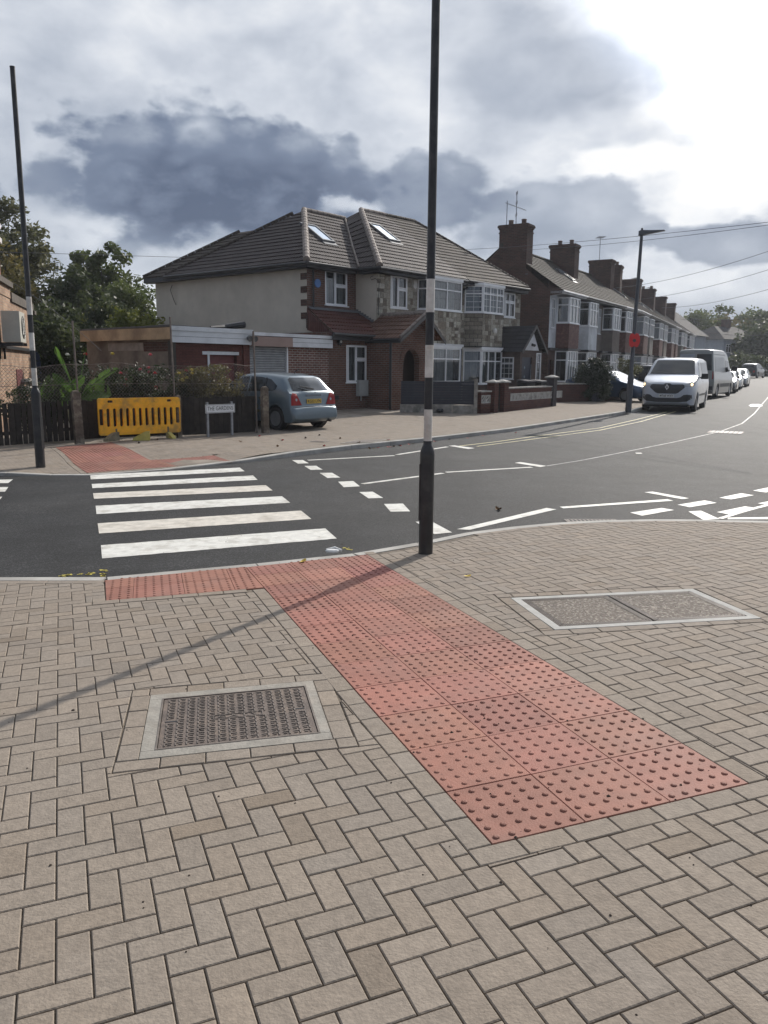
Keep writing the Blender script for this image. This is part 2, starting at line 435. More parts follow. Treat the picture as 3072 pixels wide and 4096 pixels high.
# ================================================================== GROUND
NK = [(-60, 8.5), (-30, 7.9), (-14, 7.2), (-6, 6.85), (-3.37, 6.76), (-2.43, 6.77), (-1.2, 7.25), (-.31, 7.64), (.34, 8.13), (.9, 8.65), (1.45, 8.97), (2.0, 9.2), (2.6, 9.33), (3.2, 9.36), (3.69, 9.31), (4.5, 9.15), (5.5, 8.75), (6.6, 8.0), (7.6, 6.8), (8.3, 5.2), (8.6, 3), (8.7, -2), (8.7, -40)]
def offset_line(L, d):
    out = []
    for i, p in enumerate(L):
        a = L[max(i-1, 0)]; b = L[min(i+1, len(L)-1)]; l_ = math.hypot(b[0]-a[0], b[1]-a[1])
        out.append((p[0]+(b[1]-a[1])/l_*d, p[1]-(b[0]-a[0])/l_*d))
    return out
def resample(L, step):
    out = [L[0]]
    for a, b in zip(L[:-1], L[1:]):
        l_ = math.hypot(b[0]-a[0], b[1]-a[1]); n = max(1, int(l_/step))
        out += [(a[0]+(b[0]-a[0])*k/n, a[1]+(b[1]-a[1])*k/n) for k in range(1, n+1)]
    return out
# --- road: one sheet to the horizon
def grid(xs, ys, fn, name, m):
    mb = MB(); n = len(xs)
    mb.v = [(x, y, fn(x, y)) for y in ys for x in xs]
    mb.f = [(j*n+i, j*n+i+1, (j+1)*n+i+1, (j+1)*n+i) for j in range(len(ys)-1) for i in range(n-1)]; mb.c = [(1, 1, 1)]*len(mb.f)
    return mb.build(name, m, fix=False)
ASPH = mat('asphalt', (.018, .0188, .020), .74, .24, 1.2, .9, 170, spec=.28, col2=(.028, .028, .028), col2scale=.35, col2lo=.4, col2hi=.7)
t = NT(ASPH.node_tree); bs = ASPH.node_tree.nodes['Principled BSDF']
src = bs.inputs['Base Color'].links[0].from_socket
gc = t.n('ShaderNodeTexCoord').outputs['Object']
chips = t.n('ShaderNodeTexVoronoi', i_Vector=gc, i_Scale=85.0).outputs['Color']
cs_ = t.n('ShaderNodeSeparateColor', i_0=chips).outputs[0]
kk = t.smooth(cs_, .55, 1.0, .75, 2.4)
o_ = t.mix(1.0, src, t.n('ShaderNodeCombineXYZ', i_0=kk, i_1=kk, i_2=kk).outputs[0], 'MULTIPLY')
sy = t.n('ShaderNodeSeparateXYZ', i_0=gc); wob = t.n('ShaderNodeTexNoise', i_Vector=gc, i_Scale=.25, i_Detail=5.0).outputs[0]
along_ = t.m('ADD', t.m('ADD', t.m('MULTIPLY', sy.outputs[0], .55), t.m('MULTIPLY', sy.outputs[1], .83)), t.m('MULTIPLY', wob, 3.0))
old = t.smooth(along_, 17.0, 24.0)
o_ = t.mix(t.m('MULTIPLY', old, .4), o_, (.05, .05, .049))
str_ = t.n('ShaderNodeMapping', i_0=gc); str_.inputs['Rotation'].default_value = (0, 0, radians(28)); str_.inputs['Scale'].default_value = (2.2, .12, 1)
ws = t.n('ShaderNodeTexNoise', i_Vector=str_.outputs[0], i_Scale=1.0, i_Detail=6.0, i_Roughness=.6).outputs[0]
o_ = t.mix(t.smooth(ws, .5, .75, 0, .45), o_, (.014, .014, .015))
t.l(o_, bs.inputs['Base Color'])
xs = sorted(set([-400, -200, -100, -60, -30, -15] + [x for x in range(-10, 31, 4)] + [40, 60, 80, 110, 150, 250, 400]))
ys = sorted(set([-60, -20, -5] + [y for y in range(0, 60, 3)] + list(range(60, 150, 10)) + [180, 260, 400, 700]))
road = tag(grid(xs, ys, G, 'road', ASPH), kind='structure')

# --- near pavement
A_T = .3586                                   # blister strip angle
TO = (.4037, 2.6424)
ut = (cos(A_T), sin(A_T)); vt = (-sin(A_T), cos(A_T))
def tp(u, v): return (TO[0]+.4*(u*ut[0]+v*vt[0]), TO[1]+.4*(u*ut[1]+v*vt[1]))
KA = radians(22.6); ku = (cos(KA), sin(KA)); kv = (-sin(KA), cos(KA))
# stem of the L ends on the kerb; the arm runs left along the kerb
stem = [tp(0, 0), tp(3, 0), tp(3, 12.9), tp(0, 12.9)]
AR0 = (-2.17, 6.02); ARang = radians(16.5)
arm = [(-2.17, 6.00), (-1.0, 6.36), (-.35, 7.75), (-2.42, 6.75)]
PAV = mat('grey_buff_block_paving', (1, 1, 1), .88, .10, 30, .35, 90, attr=True, spec=.3, col2=None)
t = NT(PAV.node_tree); bs = PAV.node_tree.nodes['Principled BSDF']
src = bs.inputs['Base Color'].links[0].from_socket; gc = t.n('ShaderNodeTexCoord').outputs['Object']
st = t.n('ShaderNodeTexNoise', i_Vector=gc, i_Scale=1.7, i_Detail=8.0, i_Roughness=.7).outputs[0]
o_ = t.mix(t.smooth(st, .54, .76, 0, .38), src, (.155, .122, .092))
sp_ = t.n('ShaderNodeTexVoronoi', i_Vector=gc, i_Scale=38.0).outputs['Distance']
o_ = t.mix(t.smooth(sp_, .05, .11, .5, 0), o_, (.075, .06, .045))
sp2 = t.n('ShaderNodeTexVoronoi', i_Vector=gc, i_Scale=140.0).outputs['Distance']
o_ = t.mix(t.smooth(sp2, .08, .2, .35, 0), o_, (.5, .47, .42))
t.l(o_, bs.inputs['Base Color'])
JOINT = mat('joint_sand', (.15, .122, .092), .95, .3, 20, .5, 120, col2=(.085, .068, .052), col2scale=9)
rng = random.Random(3)
def paver_col(r=rng, base=(.252, .212, .172), v=.045):
    k = 1 + r.gauss(0, v); w = r.gauss(0, .009)
    if r.random() < .035: k *= .86; w += .03
    return (base[0]*k*(1+w), base[1]*k, base[2]*k*(1-w*1.3))
def add_paver(mb, poly, zfn, joint=.0024, ch=.0035, tilt=0.0009, col=None, lod=0, drop=.014):
    p0 = inset(poly, joint)
    if not p0: return
    mb.cur = col or paver_col()
    dz = rng.gauss(0, .0007); sx_, sy_ = rng.gauss(0, tilt*4), rng.gauss(0, tilt*4)
    cx = sum(p[0] for p in p0)/len(p0); cy = sum(p[1] for p in p0)/len(p0)
    def z(p): return zfn(p[0], p[1])+dz+sx_*(p[0]-cx)+sy_*(p[1]-cy)
    if lod: mb.poly([(p[0], p[1], z(p)) for p in p0]); return
    p1 = inset(p0, ch)
    if not p1 or len(p1) != len(p0): p1 = None
    n = len(p0)
    if p1 is None:
        mb.poly([(p[0], p[1], z(p)) for p in p0])
    else:
        # match rings by order of direction
        i = len(mb.v)
        k0 = min(range(n), key=lambda k: math.hypot(p1[k][0]-p0[0][0], p1[k][1]-p0[0][1])); p1 = p1[k0:]+p1[:k0]
        mb.v += [(p[0], p[1], z(p)) for p in p1] + [(p[0], p[1], z(p)-.003) for p in p0]
        mb.f.append(tuple(range(i, i+n))); mb.c.append(mb.cur)
        for k in range(n):
            mb.f.append((i+n+k, i+n+(k+1) % n, i+(k+1) % n, i+k)); mb.c.append(mb.cur)
    for k in range(n):
        a, b = p0[k], p0[(k+1) % n]; dd = .003 if p1 else 0
        mb.poly([(a[0], a[1], z(a)-drop), (b[0], b[1], z(b)-drop), (b[0], b[1], z(b)-dd), (a[0], a[1], z(a)-dd)])
def herring(mb, x0, x1, y0, y1, ang, holes, inside, clipper, zfn, w=.1, lod=0, org=(0, 0)):
    c_, s_ = cos(ang), sin(ang)
    cx, cy = (x0+x1)/2, (y0+y1)/2; R = math.hypot(x1-x0, y1-y0)/2
    n = int(R/w)+2
    hb = [(h, hexbox(h)) for h in holes]
    for i in range(-n, n):
        for j in range(-n, n):
            m = (i+j) % 4
            if m == 0: r_ = ((i, j), (i+2, j), (i+2, j+1), (i, j+1))
            elif m == 2: r_ = ((i, j), (i+1, j), (i+1, j+2), (i, j+2))
            else: continue
            P = [(org[0]+cx+w*(a*c_-b*s_), org[1]+cy+w*(a*s_+b*c_)) for a, b in r_]
            mx_ = sum(p[0] for p in P)/4; my_ = sum(p[1] for p in P)/4
            if not (x0 < mx_ < x1 and y0 < my_ < y1) or not inside(mx_, my_): continue
            pieces = [P]
            pc = clipper(P, mx_, my_)
            pieces = [pc] if len(pc) > 2 and area(pc) > 2e-4 else []
            for h, bb in hb:
                if mx_ < bb[0]-.25 or mx_ > bb[1]+.25 or my_ < bb[2]-.25 or my_ > bb[3]+.25: continue
                nxt = []
                for q in pieces: nxt += subtract(q, h)
                pieces = [q for q in nxt if area(q) > 9e-4]
            col = paver_col()
            for q in pieces: add_paver(mb, q, zfn, col=col, lod=lod)
def line_clipper(L, keep_left):
    def f(P, mx_, my_):
        best = None
        for a, b in zip(L[:-1], L[1:]):
            ex, ey = b[0]-a[0], b[1]-a[1]; t_ = ((mx_-a[0])*ex+(my_-a[1])*ey)/(ex*ex+ey*ey)
            tc_ = min(max(t_, 0), 1); d_ = math.hypot(mx_-a[0]-tc_*ex, my_-a[1]-tc_*ey)
            if best is None or d_ < best[0]: best = (d_, a, b)
        if best[0] > .3:
            a, b = best[1], best[2]
            side = (b[0]-a[0])*(my_-a[1])-(b[1]-a[1])*(mx_-a[0])
            return P if (side > 0) == keep_left else []
        return clip_half(P, best[1], best[2], keep_left)
    return f
NKi = offset_line(NK, .125); NKb = offset_line(NK, .228)
# chamber covers
CV_A = radians(12.3); cv = rect((-1.099, 3.332), CV_A, .885, .765)
BC_A = radians(7.9); bc = rect((1.158, 5.143), BC_A, 1.495, .82)
bc = [(1.158, 5.143), (2.637, 5.375), (2.497, 6.16), (.99, 5.975)]
cvb = grow(cv, .105); bcb = grow(bc, .105)
stemb = [tp(-.26, -.26), tp(3.26, -.26), tp(3.26, 12.9), tp(-.26, 12.9)]
armb = [(-2.24, 5.88), (-.9, 6.26), (-.35, 7.75), (-2.52, 6.75)]
pole_near = (.41, 7.60)
ph = [(pole_near[0]+.10*cos(2*pi*k/8), pole_near[1]+.10*sin(2*pi*k/8)) for k in range(8)]
mb = MB()
def in_near(x, y): return True
herring(mb, -5.2, 8.8, -1.5, 9.6, radians(22.0), [stemb, armb, cvb, bcb], in_near, line_clipper(NKb, False), N)
# border courses
def course(a, b, w, L, zfn=N, side=1, mb=mb):
    # pavers laid end to end from a to b, width w to the left (side=1) or right
    l_ = math.hypot(b[0]-a[0], b[1]-a[1]); u = ((b[0]-a[0])/l_, (b[1]-a[1])/l_); nv = (-u[1]*side, u[0]*side)
    s_ = 0
    while s_ < l_-.02:
        e_ = min(s_+L, l_)
        P = [(a[0]+u[0]*s_, a[1]+u[1]*s_), (a[0]+u[0]*e_, a[1]+u[1]*e_), (a[0]+u[0]*e_+nv[0]*w, a[1]+u[1]*e_+nv[1]*w), (a[0]+u[0]*s_+nv[0]*w, a[1]+u[1]*s_+nv[1]*w)]
        if area(P) < 0: P = P[::-1]
        add_paver(mb, P, zfn); s_ = e_
course(tp(-.26, -.26), tp(3.26, -.26), .104, .2)
course(tp(3, 0), tp(3, 12.3), .104, .2, side=-1)
course(tp(0, 0), tp(0, 9.85), .104, .2)
course((-2.24, 5.885), (-1.10, 6.226), .104, .2)
course((-2.17, 5.99), (-2.42, 6.66), .1, .104)
for r_ in (cv, bc):
    g_ = grow(r_, .105)
    for k in range(4):
        a, b = r_[k], r_[(k+1) % 4]; l_ = math.hypot(b[0]-a[0], b[1]-a[1]); u = ((b[0]-a[0])/l_, (b[1]-a[1])/l_)
        course((a[0]-u[0]*(.105 if k % 2 == 0 else 0), a[1]-u[1]*(.105 if k % 2 == 0 else 0)), (b[0]+u[0]*(.105 if k % 2 == 0 else 0), b[1]+u[1]*(.105 if k % 2 == 0 else 0)), .1, .2, side=-1)
# soldier course behind the kerb
for (i0, i1) in ((3, 5), (8, 18)):
    Ls = resample(NKi[i0:i1+1], .2); Lb = offset_line(Ls, .1)
    if i0 == 8: Ls = Ls[3:]; Lb = Lb[3:]
    for a, b, c, d in zip(Ls[:-1], Ls[1:], Lb[1:], Lb[:-1]):
        P = [a, d, c, b]
        if area(P) < 0: P = P[::-1]
        add_paver(mb, P, N)
pave = mb.build('near_pavement', PAV, fix=False, uv=False); tag(pave, kind='structure')
# bedding sand under the near pavement, and plain paving outside the part in view
def fan(name, L, depth_fn, zfn, m, dz=0.0):
    pass
mb = MB()
Lk = resample(NKi, 1.0)
for a, b in zip(Lk[:-1], Lk[1:]):
    if a[0] < -40: continue
    ys_a = [a[1]-k*max(.02, (a[1]+12)/10) for k in range(11)]; ys_b = [b[1]-k*max(.02, (b[1]+12)/10) for k in range(11)]
    if b[0]-a[0] < .05: continue
    for k in range(10):
        q = [(a[0], ys_a[k]), (b[0], ys_b[k]), (b[0], ys_b[k+1]), (a[0], ys_a[k+1])]
        mb.poly([(p[0], p[1], N(*p)-.009) for p in q])
tag(mb.build('pavement_bedding', JOINT, fix=False), kind='structure')
PAVP = brick_mat('plain_block_paving', (.31, .265, .215), (.26, .225, .185), (.08, .065, .05), .2, .1, .006, .15)
mb = MB()
for (x0, x1) in ((-20, -5.3),):
    for k in range(8):
        xa, xb = x0+(x1-x0)*k/8, x0+(x1-x0)*(k+1)/8
        for j in range(6):
            ya, yb = -10+16.8*j/6, -10+16.8*(j+1)/6
            mb.poly([(xa, ya, N(xa, ya)), (xb, ya, N(xb, ya)), (xb, yb, N(xb, yb)), (xa, yb, N(xa, yb))])
tag(mb.build('pavement', PAVP, fix=False), kind='structure')
# kerb stones
def kerb(name, L, width, top, base, step=.914, gap=.004, side=1, m=KERB):
    mb = MB(); P = resample(L, step)
    for a, b in zip(P[:-1], P[1:]):
        l_ = math.hypot(b[0]-a[0], b[1]-a[1])
        if l_ < .02: continue
        u = ((b[0]-a[0])/l_, (b[1]-a[1])/l_); nv = (u[1]*side, -u[0]*side); g_ = min(gap, l_/4)
        q = [(a[0]+u[0]*g_, a[1]+u[1]*g_), (b[0]-u[0]*g_, b[1]-u[1]*g_)]
        def row(off, z_): return [(p[0]+nv[0]*off, p[1]+nv[1]*off, z_(*p)) for p in q]
        r0 = row(0, lambda x, y: base(x, y)-.15); r1 = row(.004, lambda x, y: top(x, y)-.012); r2 = row(.014, top); r3 = row(width, top); r4 = row(width, lambda x, y: base(x, y)-.15)
        for s_, t_ in ((r0, r1), (r1, r2), (r2, r3), (r3, r4)): mb.poly([s_[0], s_[1], t_[1], t_[0]])
        for e_ in (0, 1): mb.poly([r0[e_], r1[e_], r2[e_], r3[e_], r4[e_]])
    o = mb.build(name, m); return tag(o, kind='structure')
kerb('near_kerb', NK, .122, lambda x, y: N(x, y)+.001, G)

# blister tactile paving: red tiles with six by six studs each
RED = mat('red_tactile_concrete', (1, 1, 1), .72, .10, 7, .25, 120, attr=True, spec=.35)
t = NT(RED.node_tree); bs = RED.node_tree.nodes['Principled BSDF']
src = bs.inputs['Base Color'].links[0].from_socket; gc = t.n('ShaderNodeTexCoord').outputs['Object']
n1 = t.n('ShaderNodeTexNoise', i_Vector=gc, i_Scale=2.1, i_Detail=7.0, i_Roughness=.62).outputs[0]
o_ = t.mix(t.smooth(n1, .45, .75, 0, .5), src, (.26, .145, .115))
n2 = t.n('ShaderNodeTexVoronoi', i_Vector=gc, i_Scale=16.0).outputs['Distance']
o_ = t.mix(t.smooth(n2, .04, .09, .6, 0), o_, (.10, .04, .035))
n3 = t.n('ShaderNodeTexNoise', i_Vector=gc, i_Scale=3.3, i_Detail=8.0, i_Roughness=.7).outputs[0]
o_ = t.mix(t.smooth(n3, .56, .75, 0, .45), o_, (.24, .10, .08))
t.l(o_, bs.inputs['Base Color'])
def dome(mb, c, zf, r=.0138, h=.0062, n=10):
    i = len(mb.v); rings = ((1.0, 0), (.86, .55), (.55, .92))
    for rr, hh in rings:
        for k in range(n):
            a = 2*pi*k/n; x, y = c[0]+rr*r*cos(a), c[1]+rr*r*sin(a); mb.v.append((x, y, zf(x, y)+hh*h))
    for q in range(2):
        for k in range(n): mb.f.append((i+q*n+k, i+q*n+(k+1) % n, i+(q+1)*n+(k+1) % n, i+(q+1)*n+k)); mb.c.append(mb.cur)
    mb.f.append(tuple(i+2*n+k for k in range(n))); mb.c.append(mb.cur)
def red_col(): k = 1+rng.gauss(0, .07); return (.290*k, .122*k*(1+rng.gauss(0, .03)), .088*k)
mb = MB()
ZT = lambda x, y: N(x, y)+.0015
ck = line_clipper(NKi, False)
clipA = lambda P: clip_half(P, arm[3], arm[2], False)
for i in range(3):
    for j in range(13):
        P = [tp(i, j), tp(i+1, j), tp(i+1, j+1), tp(i, j+1)]
        mx_, my_ = sum(p[0] for p in P)/4, sum(p[1] for p in P)/4
        P = ck(P, mx_, my_)
        if len(P) < 3 or area(P) < 4e-4: continue
        c_ = red_col(); add_paver(mb, P, ZT, joint=.0012, ch=.002, tilt=.0002, col=c_)
        for a in range(6):
            for b in range(6):
                q = tp(i+(a+.5)/6, j+(b+.5)/6)
                if inpoly(q, P): mb.cur = tuple(x*.93 for x in c_); dome(mb, q, ZT)
au = (cos(ARang), sin(ARang)); av = (-sin(ARang), cos(ARang))
L0 = (-2.17, 6.0)
stem_left = (tp(0, 0), tp(0, 13))
for i in range(6):
    for j in range(3):
        P = [(L0[0]+.4*(a*au[0]+b*av[0]), L0[1]+.4*(a*au[1]+b*av[1])) for a, b in ((i-.5, j), (i+.5, j), (i+.5, j+1), (i-.5, j+1))]
        P = clip_half(P, (-2.17, 6.0), (-2.44, 6.75), False)
        if len(P) < 3: continue
        P = clip_half(P, stem_left[0], stem_left[1], True)
        if len(P) < 3: continue
        P = clip_half(P, NKi[5], NKi[7], False)
        if len(P) < 3 or area(P) < 4e-4: continue
        c_ = red_col(); add_paver(mb, P, ZT, joint=.0012, ch=.002, tilt=.0002, col=c_)
        for a in range(6):
            for b in range(6):
                q = (L0[0]+.4*((i-.5+(a+.5)/6)*au[0]+(j+(b+.5)/6)*av[0]), L0[1]+.4*((i-.5+(a+.5)/6)*au[1]+(j+(b+.5)/6)*av[1]))
                if inpoly(q, P): mb.cur = tuple(x*.93 for x in c_); dome(mb, q, ZT)
tac = mb.build('tactile_paving', RED, fix=False, uv=False); tag(tac, kind='structure')

# --- far footway
FKi = offset_line(FK, -.15)
fz_top = lambda x, y: G(x, y)+upstand(x, y)
kerb('far_kerb', [p for p in FK if -35 < p[0] < 62], .145, fz_top, G, side=-1)
tri = [gp(120, 966.6, Fz), gp(240, 956, Fz), gp(324, 994, Fz), gp(461.5, 984, Fz), gp(499, 996.5, Fz), gp(187.5, 1022, Fz)]
T2 = [(p.x, p.y) for p in tri]
farstem = [T2[5], (T2[5][0]+(T2[2][0]-T2[1][0])*0+1.25, T2[5][1]+.28), T2[1], T2[0]]
# convex pieces of the far blister area: stem quad and arm quad
def lerp2(a, b, t_): return (a[0]+(b[0]-a[0])*t_, a[1]+(b[1]-a[1])*t_)
K0 = T2[5]; K1 = T2[4]; cross = T2[2]
sd = (T2[2][0]-T2[1][0], T2[2][1]-T2[1][1])
tt = 1.0
def line_x(p, d, a, b):
    e_ = (b[0]-a[0], b[1]-a[1]); den = d[0]*e_[1]-d[1]*e_[0]
    s_ = ((a[0]-p[0])*e_[1]-(a[1]-p[1])*e_[0])/den; return (p[0]+d[0]*s_, p[1]+d[1]*s_)
K2 = line_x(cross, sd, K0, K1)
st_q = [K0, K2, T2[1], T2[0]]; ar_q = [K2, K1, T2[3], cross]
if area(st_q) < 0: st_q = st_q[::-1]
if area(ar_q) < 0: ar_q = ar_q[::-1]
mb = MB()
clf = line_clipper(FKi, True)
herring(mb, -12, 13.5, 12.5, 37.0, radians(38), [grow(st_q, .1), grow(ar_q, .1)], lambda x, y: kdist(x, y) < (3.6 if x < -2.9 else (5.0 if x < 1 else 3.4)), clf, Fz, lod=1)
for q_ in (st_q, ar_q):
    for k in range(4):
        a, b = q_[k], q_[(k+1) % 4]
        course(a, b, .1, .2, zfn=lambda x, y: Fz(x, y)+.002, side=-1, mb=mb)
tag(mb.build('far_footway_paving', PAV, fix=False, uv=False), kind='structure')
mb = MB()
for q_ in (st_q, ar_q):
    bb = hexbox(q_)
    a_ = atan2(K1[1]-K0[1], K1[0]-K0[0]); u = (cos(a_), sin(a_)); v_ = (-sin(a_), cos(a_))
    for i in range(-12, 14):
        for j in range(-12, 14):
            P = [(K0[0]+.4*(x*u[0]+y*v_[0]), K0[1]+.4*(x*u[1]+y*v_[1])) for x, y in ((i, j), (i+1, j), (i+1, j+1), (i, j+1))]
            for k in range(4):
                P = clip_half(P, q_[k], q_[(k+1) % 4], True)
                if len(P) < 3: break
            if len(P) < 3 or area(P) < 2e-4: continue
            zf = lambda x, y: Fz(x, y)+.004
            c_ = red_col(); add_paver(mb, P, zf, joint=.0015, lod=1, col=tuple(x*.92 for x in c_))
            for a in range(6):
                for b in range(6):
                    q = (K0[0]+.4*((i+(a+.5)/6)*u[0]+(j+(b+.5)/6)*v_[0]), K0[1]+.4*((i+(a+.5)/6)*u[1]+(j+(b+.5)/6)*v_[1]))
                    if inpoly(q, P): mb.cur = tuple(x*.85 for x in c_); dome(mb, q, zf, n=6)
tag(mb.build('far_tactile_paving', RED, fix=False, uv=False), kind='structure')
# ground behind the far kerb: footway strip then yards and gardens
FOOT = mat('footway_ground', (.25, .215, .175), .92, .2, 3, .3, 30, col2=(.17, .14, .11), col2scale=.6)
P = resample([p for p in FK if p[0] > -50], 1.2); offs = [.14, .6, 1.2, 2, 3, 4, 5, 6.5, 8, 10, 12.5, 16, 24, 40, 80]
mb = MB(); rows = []
def nrm_at(i):
    a, b = P[max(i-3, 0)], P[min(i+3, len(P)-1)]; l_ = math.hypot(b[0]-a[0], b[1]-a[1]); return (-(b[1]-a[1])/l_, (b[0]-a[0])/l_)
# far offsets use one common direction so the strip never folds over itself
for i, p in enumerate(P):
    n_ = nrm_at(i); row = []
    for o_2 in offs:
        k = min(1, o_2/6); d_ = (n_[0]*(1-k)+(-.72)*k, n_[1]*(1-k)+.69*k); l_ = math.hypot(*d_)
        x, y = p[0]+d_[0]/l_*o_2, p[1]+d_[1]/l_*o_2
        row.append((x, y, G(x, y)+upstand(p[0], p[1])+.02*min(o_2, 12)-.006))
    rows.append(row)
for r0, r1 in zip(rows[:-1], rows[1:]):
    for k in range(len(offs)-1): mb.poly([r0[k], r1[k], r1[k+1], r0[k+1]])
tag(mb.build('far_ground', FOOT, fix=False), kind='structure')

# --- road markings
MARK = mat('road_marking_paint', (.66, .65, .60), .6, .1, 9, .5, 60, col2=(.50, .48, .43), col2scale=5.5, col2lo=.47, col2hi=.66)
MARKB = mat('buff_worn_marking', (.60, .56, .49), .65, .12, 9, .5, 60, col2=(.40, .36, .30), col2scale=4.2, col2lo=.45, col2hi=.75)
FAINT = mat('faint_marking_paint', (.25, .25, .24), .6, .2, 9, col2=(.10, .10, .10), col2scale=3.2)
YEL = mat('yellow_line_paint', (.58, .53, .30), .65, .1, 9, .3, 60, col2=(.40, .37, .24), col2scale=2)
def mk(mb, pts, dz=.004):
    mb.poly([tuple(gp(x, y, G, dz)) for x, y in pts])
def mkline(mb, pts, w, dz=.004):
    W_ = [gp(x, y, G, dz) for x, y in pts]; W2 = [(p.x, p.y) for p in W_]; W2 = resample(W2, 1.0)
    a = offset_line(W2, w/2); b = offset_line(W2, -w/2)
    for i in range(len(a)-1):
        mb.poly([(q[0], q[1], G(*q)+dz) for q in (a[i], a[i+1], b[i+1], b[i])])
def h1(*p): return [(x*.5, 918+y*.5) for x, y in p]
def h2(*p): return [(829.5+x*.5, 918+y*.5) for x, y in p]
stripes = [((436, 521), (1405, 448), (1455, 492), (441, 578)), ((422, 426), (1300, 371), (1345, 407), (428, 470)), ((413, 350), (1218, 309), (1254, 337), (417, 386)),
           ((402, 296), (1148, 261), (1178, 284), (406, 320)), ((396, 256), (1093, 219), (1113, 238), (399, 274)), ((390, 217), (1036, 185), (1057, 201), (392, 236))]
zb = [MB(), MB()]
for i, s_ in enumerate(stripes):
    # ragged-edged thermoplastic bars
    q = h1(*s_); m_ = zb[i % 2 if i < 5 else 0]
    A, B, C, D = [gp(x, y, G) for x, y in q]
    n_ = 40; top = []; bot = []
    for k in range(n_+1):
        t_ = k/n_; e_ = .006 if 0 < k < n_ else 0
        a = A.lerp(B, t_); b = D.lerp(C, t_); nn = (a-b).normalized()
        top.append(a+nn*rng.uniform(-e_, e_)); bot.append(b+nn*rng.uniform(-e_, e_))
    for k in range(n_): m_.poly([(p.x, p.y, G(p.x, p.y)+.004) for p in (bot[k], bot[k+1], top[k+1], top[k])])
tag(zb[0].build('zebra_crossing_stripes', MARK, fix=False), kind='structure'); tag(zb[1].build('worn_crossing_stripes', MARKB, fix=False), kind='structure')
mb = MB()
for s_ in [((1262, 153), (1308, 152), (1334, 166), (1288, 168)), ((1315, 178), (1366, 177), (1394, 194), (1342, 195)), ((1381, 208), (1434, 207), (1470, 228), (1415, 230)),
           ((1461, 246), (1526, 243), (1555, 266), (1485, 270)), ((1552, 291), (1610, 289), (1655, 316), (1592, 318)),
           ((-60, 238), (56, 236), (36, 252), (-80, 253)), ((-80, 270), (36, 269), (22, 289), (-100, 291)), ((-110, 312), (10, 311), (-8, 331), (-130, 333))]: mk(mb, h1(*s_))
for s_ in [((0, 343), (82, 341), (113, 375), (28, 376)), ((136, 420), (205, 418), (294, 466), (218, 474)), ((565, 165), (588, 161), (700, 178), (676, 183)), ((278, 91), (304, 89), (392, 101), (365, 105)),
           ((315, 452), (370, 455), (745, 366), (702, 360)), ((758, 355), (775, 362), (1250, 329), (1225, 322)), ((1125, 292), (1160, 289), (1318, 318), (1288, 322)),
           ((1063, 380), (1200, 360), (1253, 369), (1115, 394)), ((1268, 346), (1385, 327), (1438, 338), (1320, 357)), ((1448, 316), (1543, 296), (1598, 305), (1500, 323)), ((1594, 285), (1680, 267), (1730, 275), (1650, 293)),
           ((1437, 378), (1560, 353), (1612, 361), (1490, 388)), ((1615, 340), (1730, 318), (1780, 327), (1660, 348)), ((1315, 375), (1370, 372), (1450, 408), (1380, 412)), ((1485, 402), (1485, 409), (1700, 409), (1700, 399)),
           ((1085, 121), (1110, 121), (1117, 125), (1090, 125))]: mk(mb, h2(*s_), .0055)
mkline(mb, [(783, 1045.5), (957, 1022.5)], .1); mkline(mb, [(963.5, 1020.5), (1149, 1009.5)], .1)
mkline(mb, [(665, 994.5), (852, 984.5)], .1); mkline(mb, [(857, 982.5), (966, 965.5)], .1)
mkline(mb, h2((1452, 405), (1560, 372), (1700, 335)), .07)
mk(mb, [(1617, 876), (1624, 873), (1640, 873), (1648, 877), (1640, 878.5), (1622, 878.5)])
tag(mb.build('road_markings', MARK, fix=False), kind='structure')
mb = MB(); mkline(mb, [(1180, 1007), (1255, 995), (1330, 980.5), (1454, 955.5), (1554, 933), (1603, 915), (1630, 893), (1659, 858)], .05)
tag(mb.build('faint_centre_joint', FAINT, fix=False), kind='structure')
mb = MB(); mkline(mb, [(985, 964.5), (1068, 955), (1150, 943.5), (1230, 933), (1296, 924.5), (1373, 907), (1440, 890)], .06); mkline(mb, [(1030, 964.5), (1120, 953), (1240, 937), (1296, 929.5), (1384, 911), (1460, 889)], .06)
tag(mb.build('double_yellow_lines', YEL, fix=False), kind='structure')

# ================================================================== COVERS AND SMALL THINGS ON THE NEAR PAVEMENT
IRON = mat('rusted_cast_iron', (.135, .105, .088), .65, .2, 12, .4, 90, metal=.1, col2=(.15, .115, .09), col2scale=6)
IRON2 = mat('worn_iron_tread', (.165, .138, .118), .55, .2, 12, metal=.1)
SURR = mat('concrete_surround', (.29, .27, .235), .9, .15, 8, .4, 60, col2=(.30, .27, .23), col2scale=5)
def nm(o, a):   # matrix lying in the near pavement plane
    x = Vector((cos(a), sin(a), .0187*cos(a)-.0161*sin(a))).normalized(); y0 = Vector((-sin(a), cos(a), -.0187*sin(a)-.0161*cos(a)))
    z = x.cross(y0).normalized(); y = z.cross(x)
    return frameM((o[0], o[1], N(*o)), x, y, z)
M0 = nm((-1.099, 3.332), CV_A)
tv = thing('manhole_cover', 'rusty brown rectangular iron cover lettered CATV in a concrete surround', 'manhole cover', (-1.099, 3.332, N(-1.099, 3.332)))
L = Matrix.Translation((1.099, -3.332, -N(-1.099, 3.332))) @ M0
mb = MB()
lx0, lx1, ly0, ly1 = .065, .835, .075, .695
for (a, b, c, d) in ((0, .885, 0, ly0), (0, .885, ly1, .765), (0, lx0, ly0, ly1), (lx1, .885, ly0, ly1)): mb.box(a+.001, b-.001, c+.001, d-.001, -.03, .002+.0004*(a > .1), L)
mb.build('concrete_surround', SURR, tv)
mb = MB()
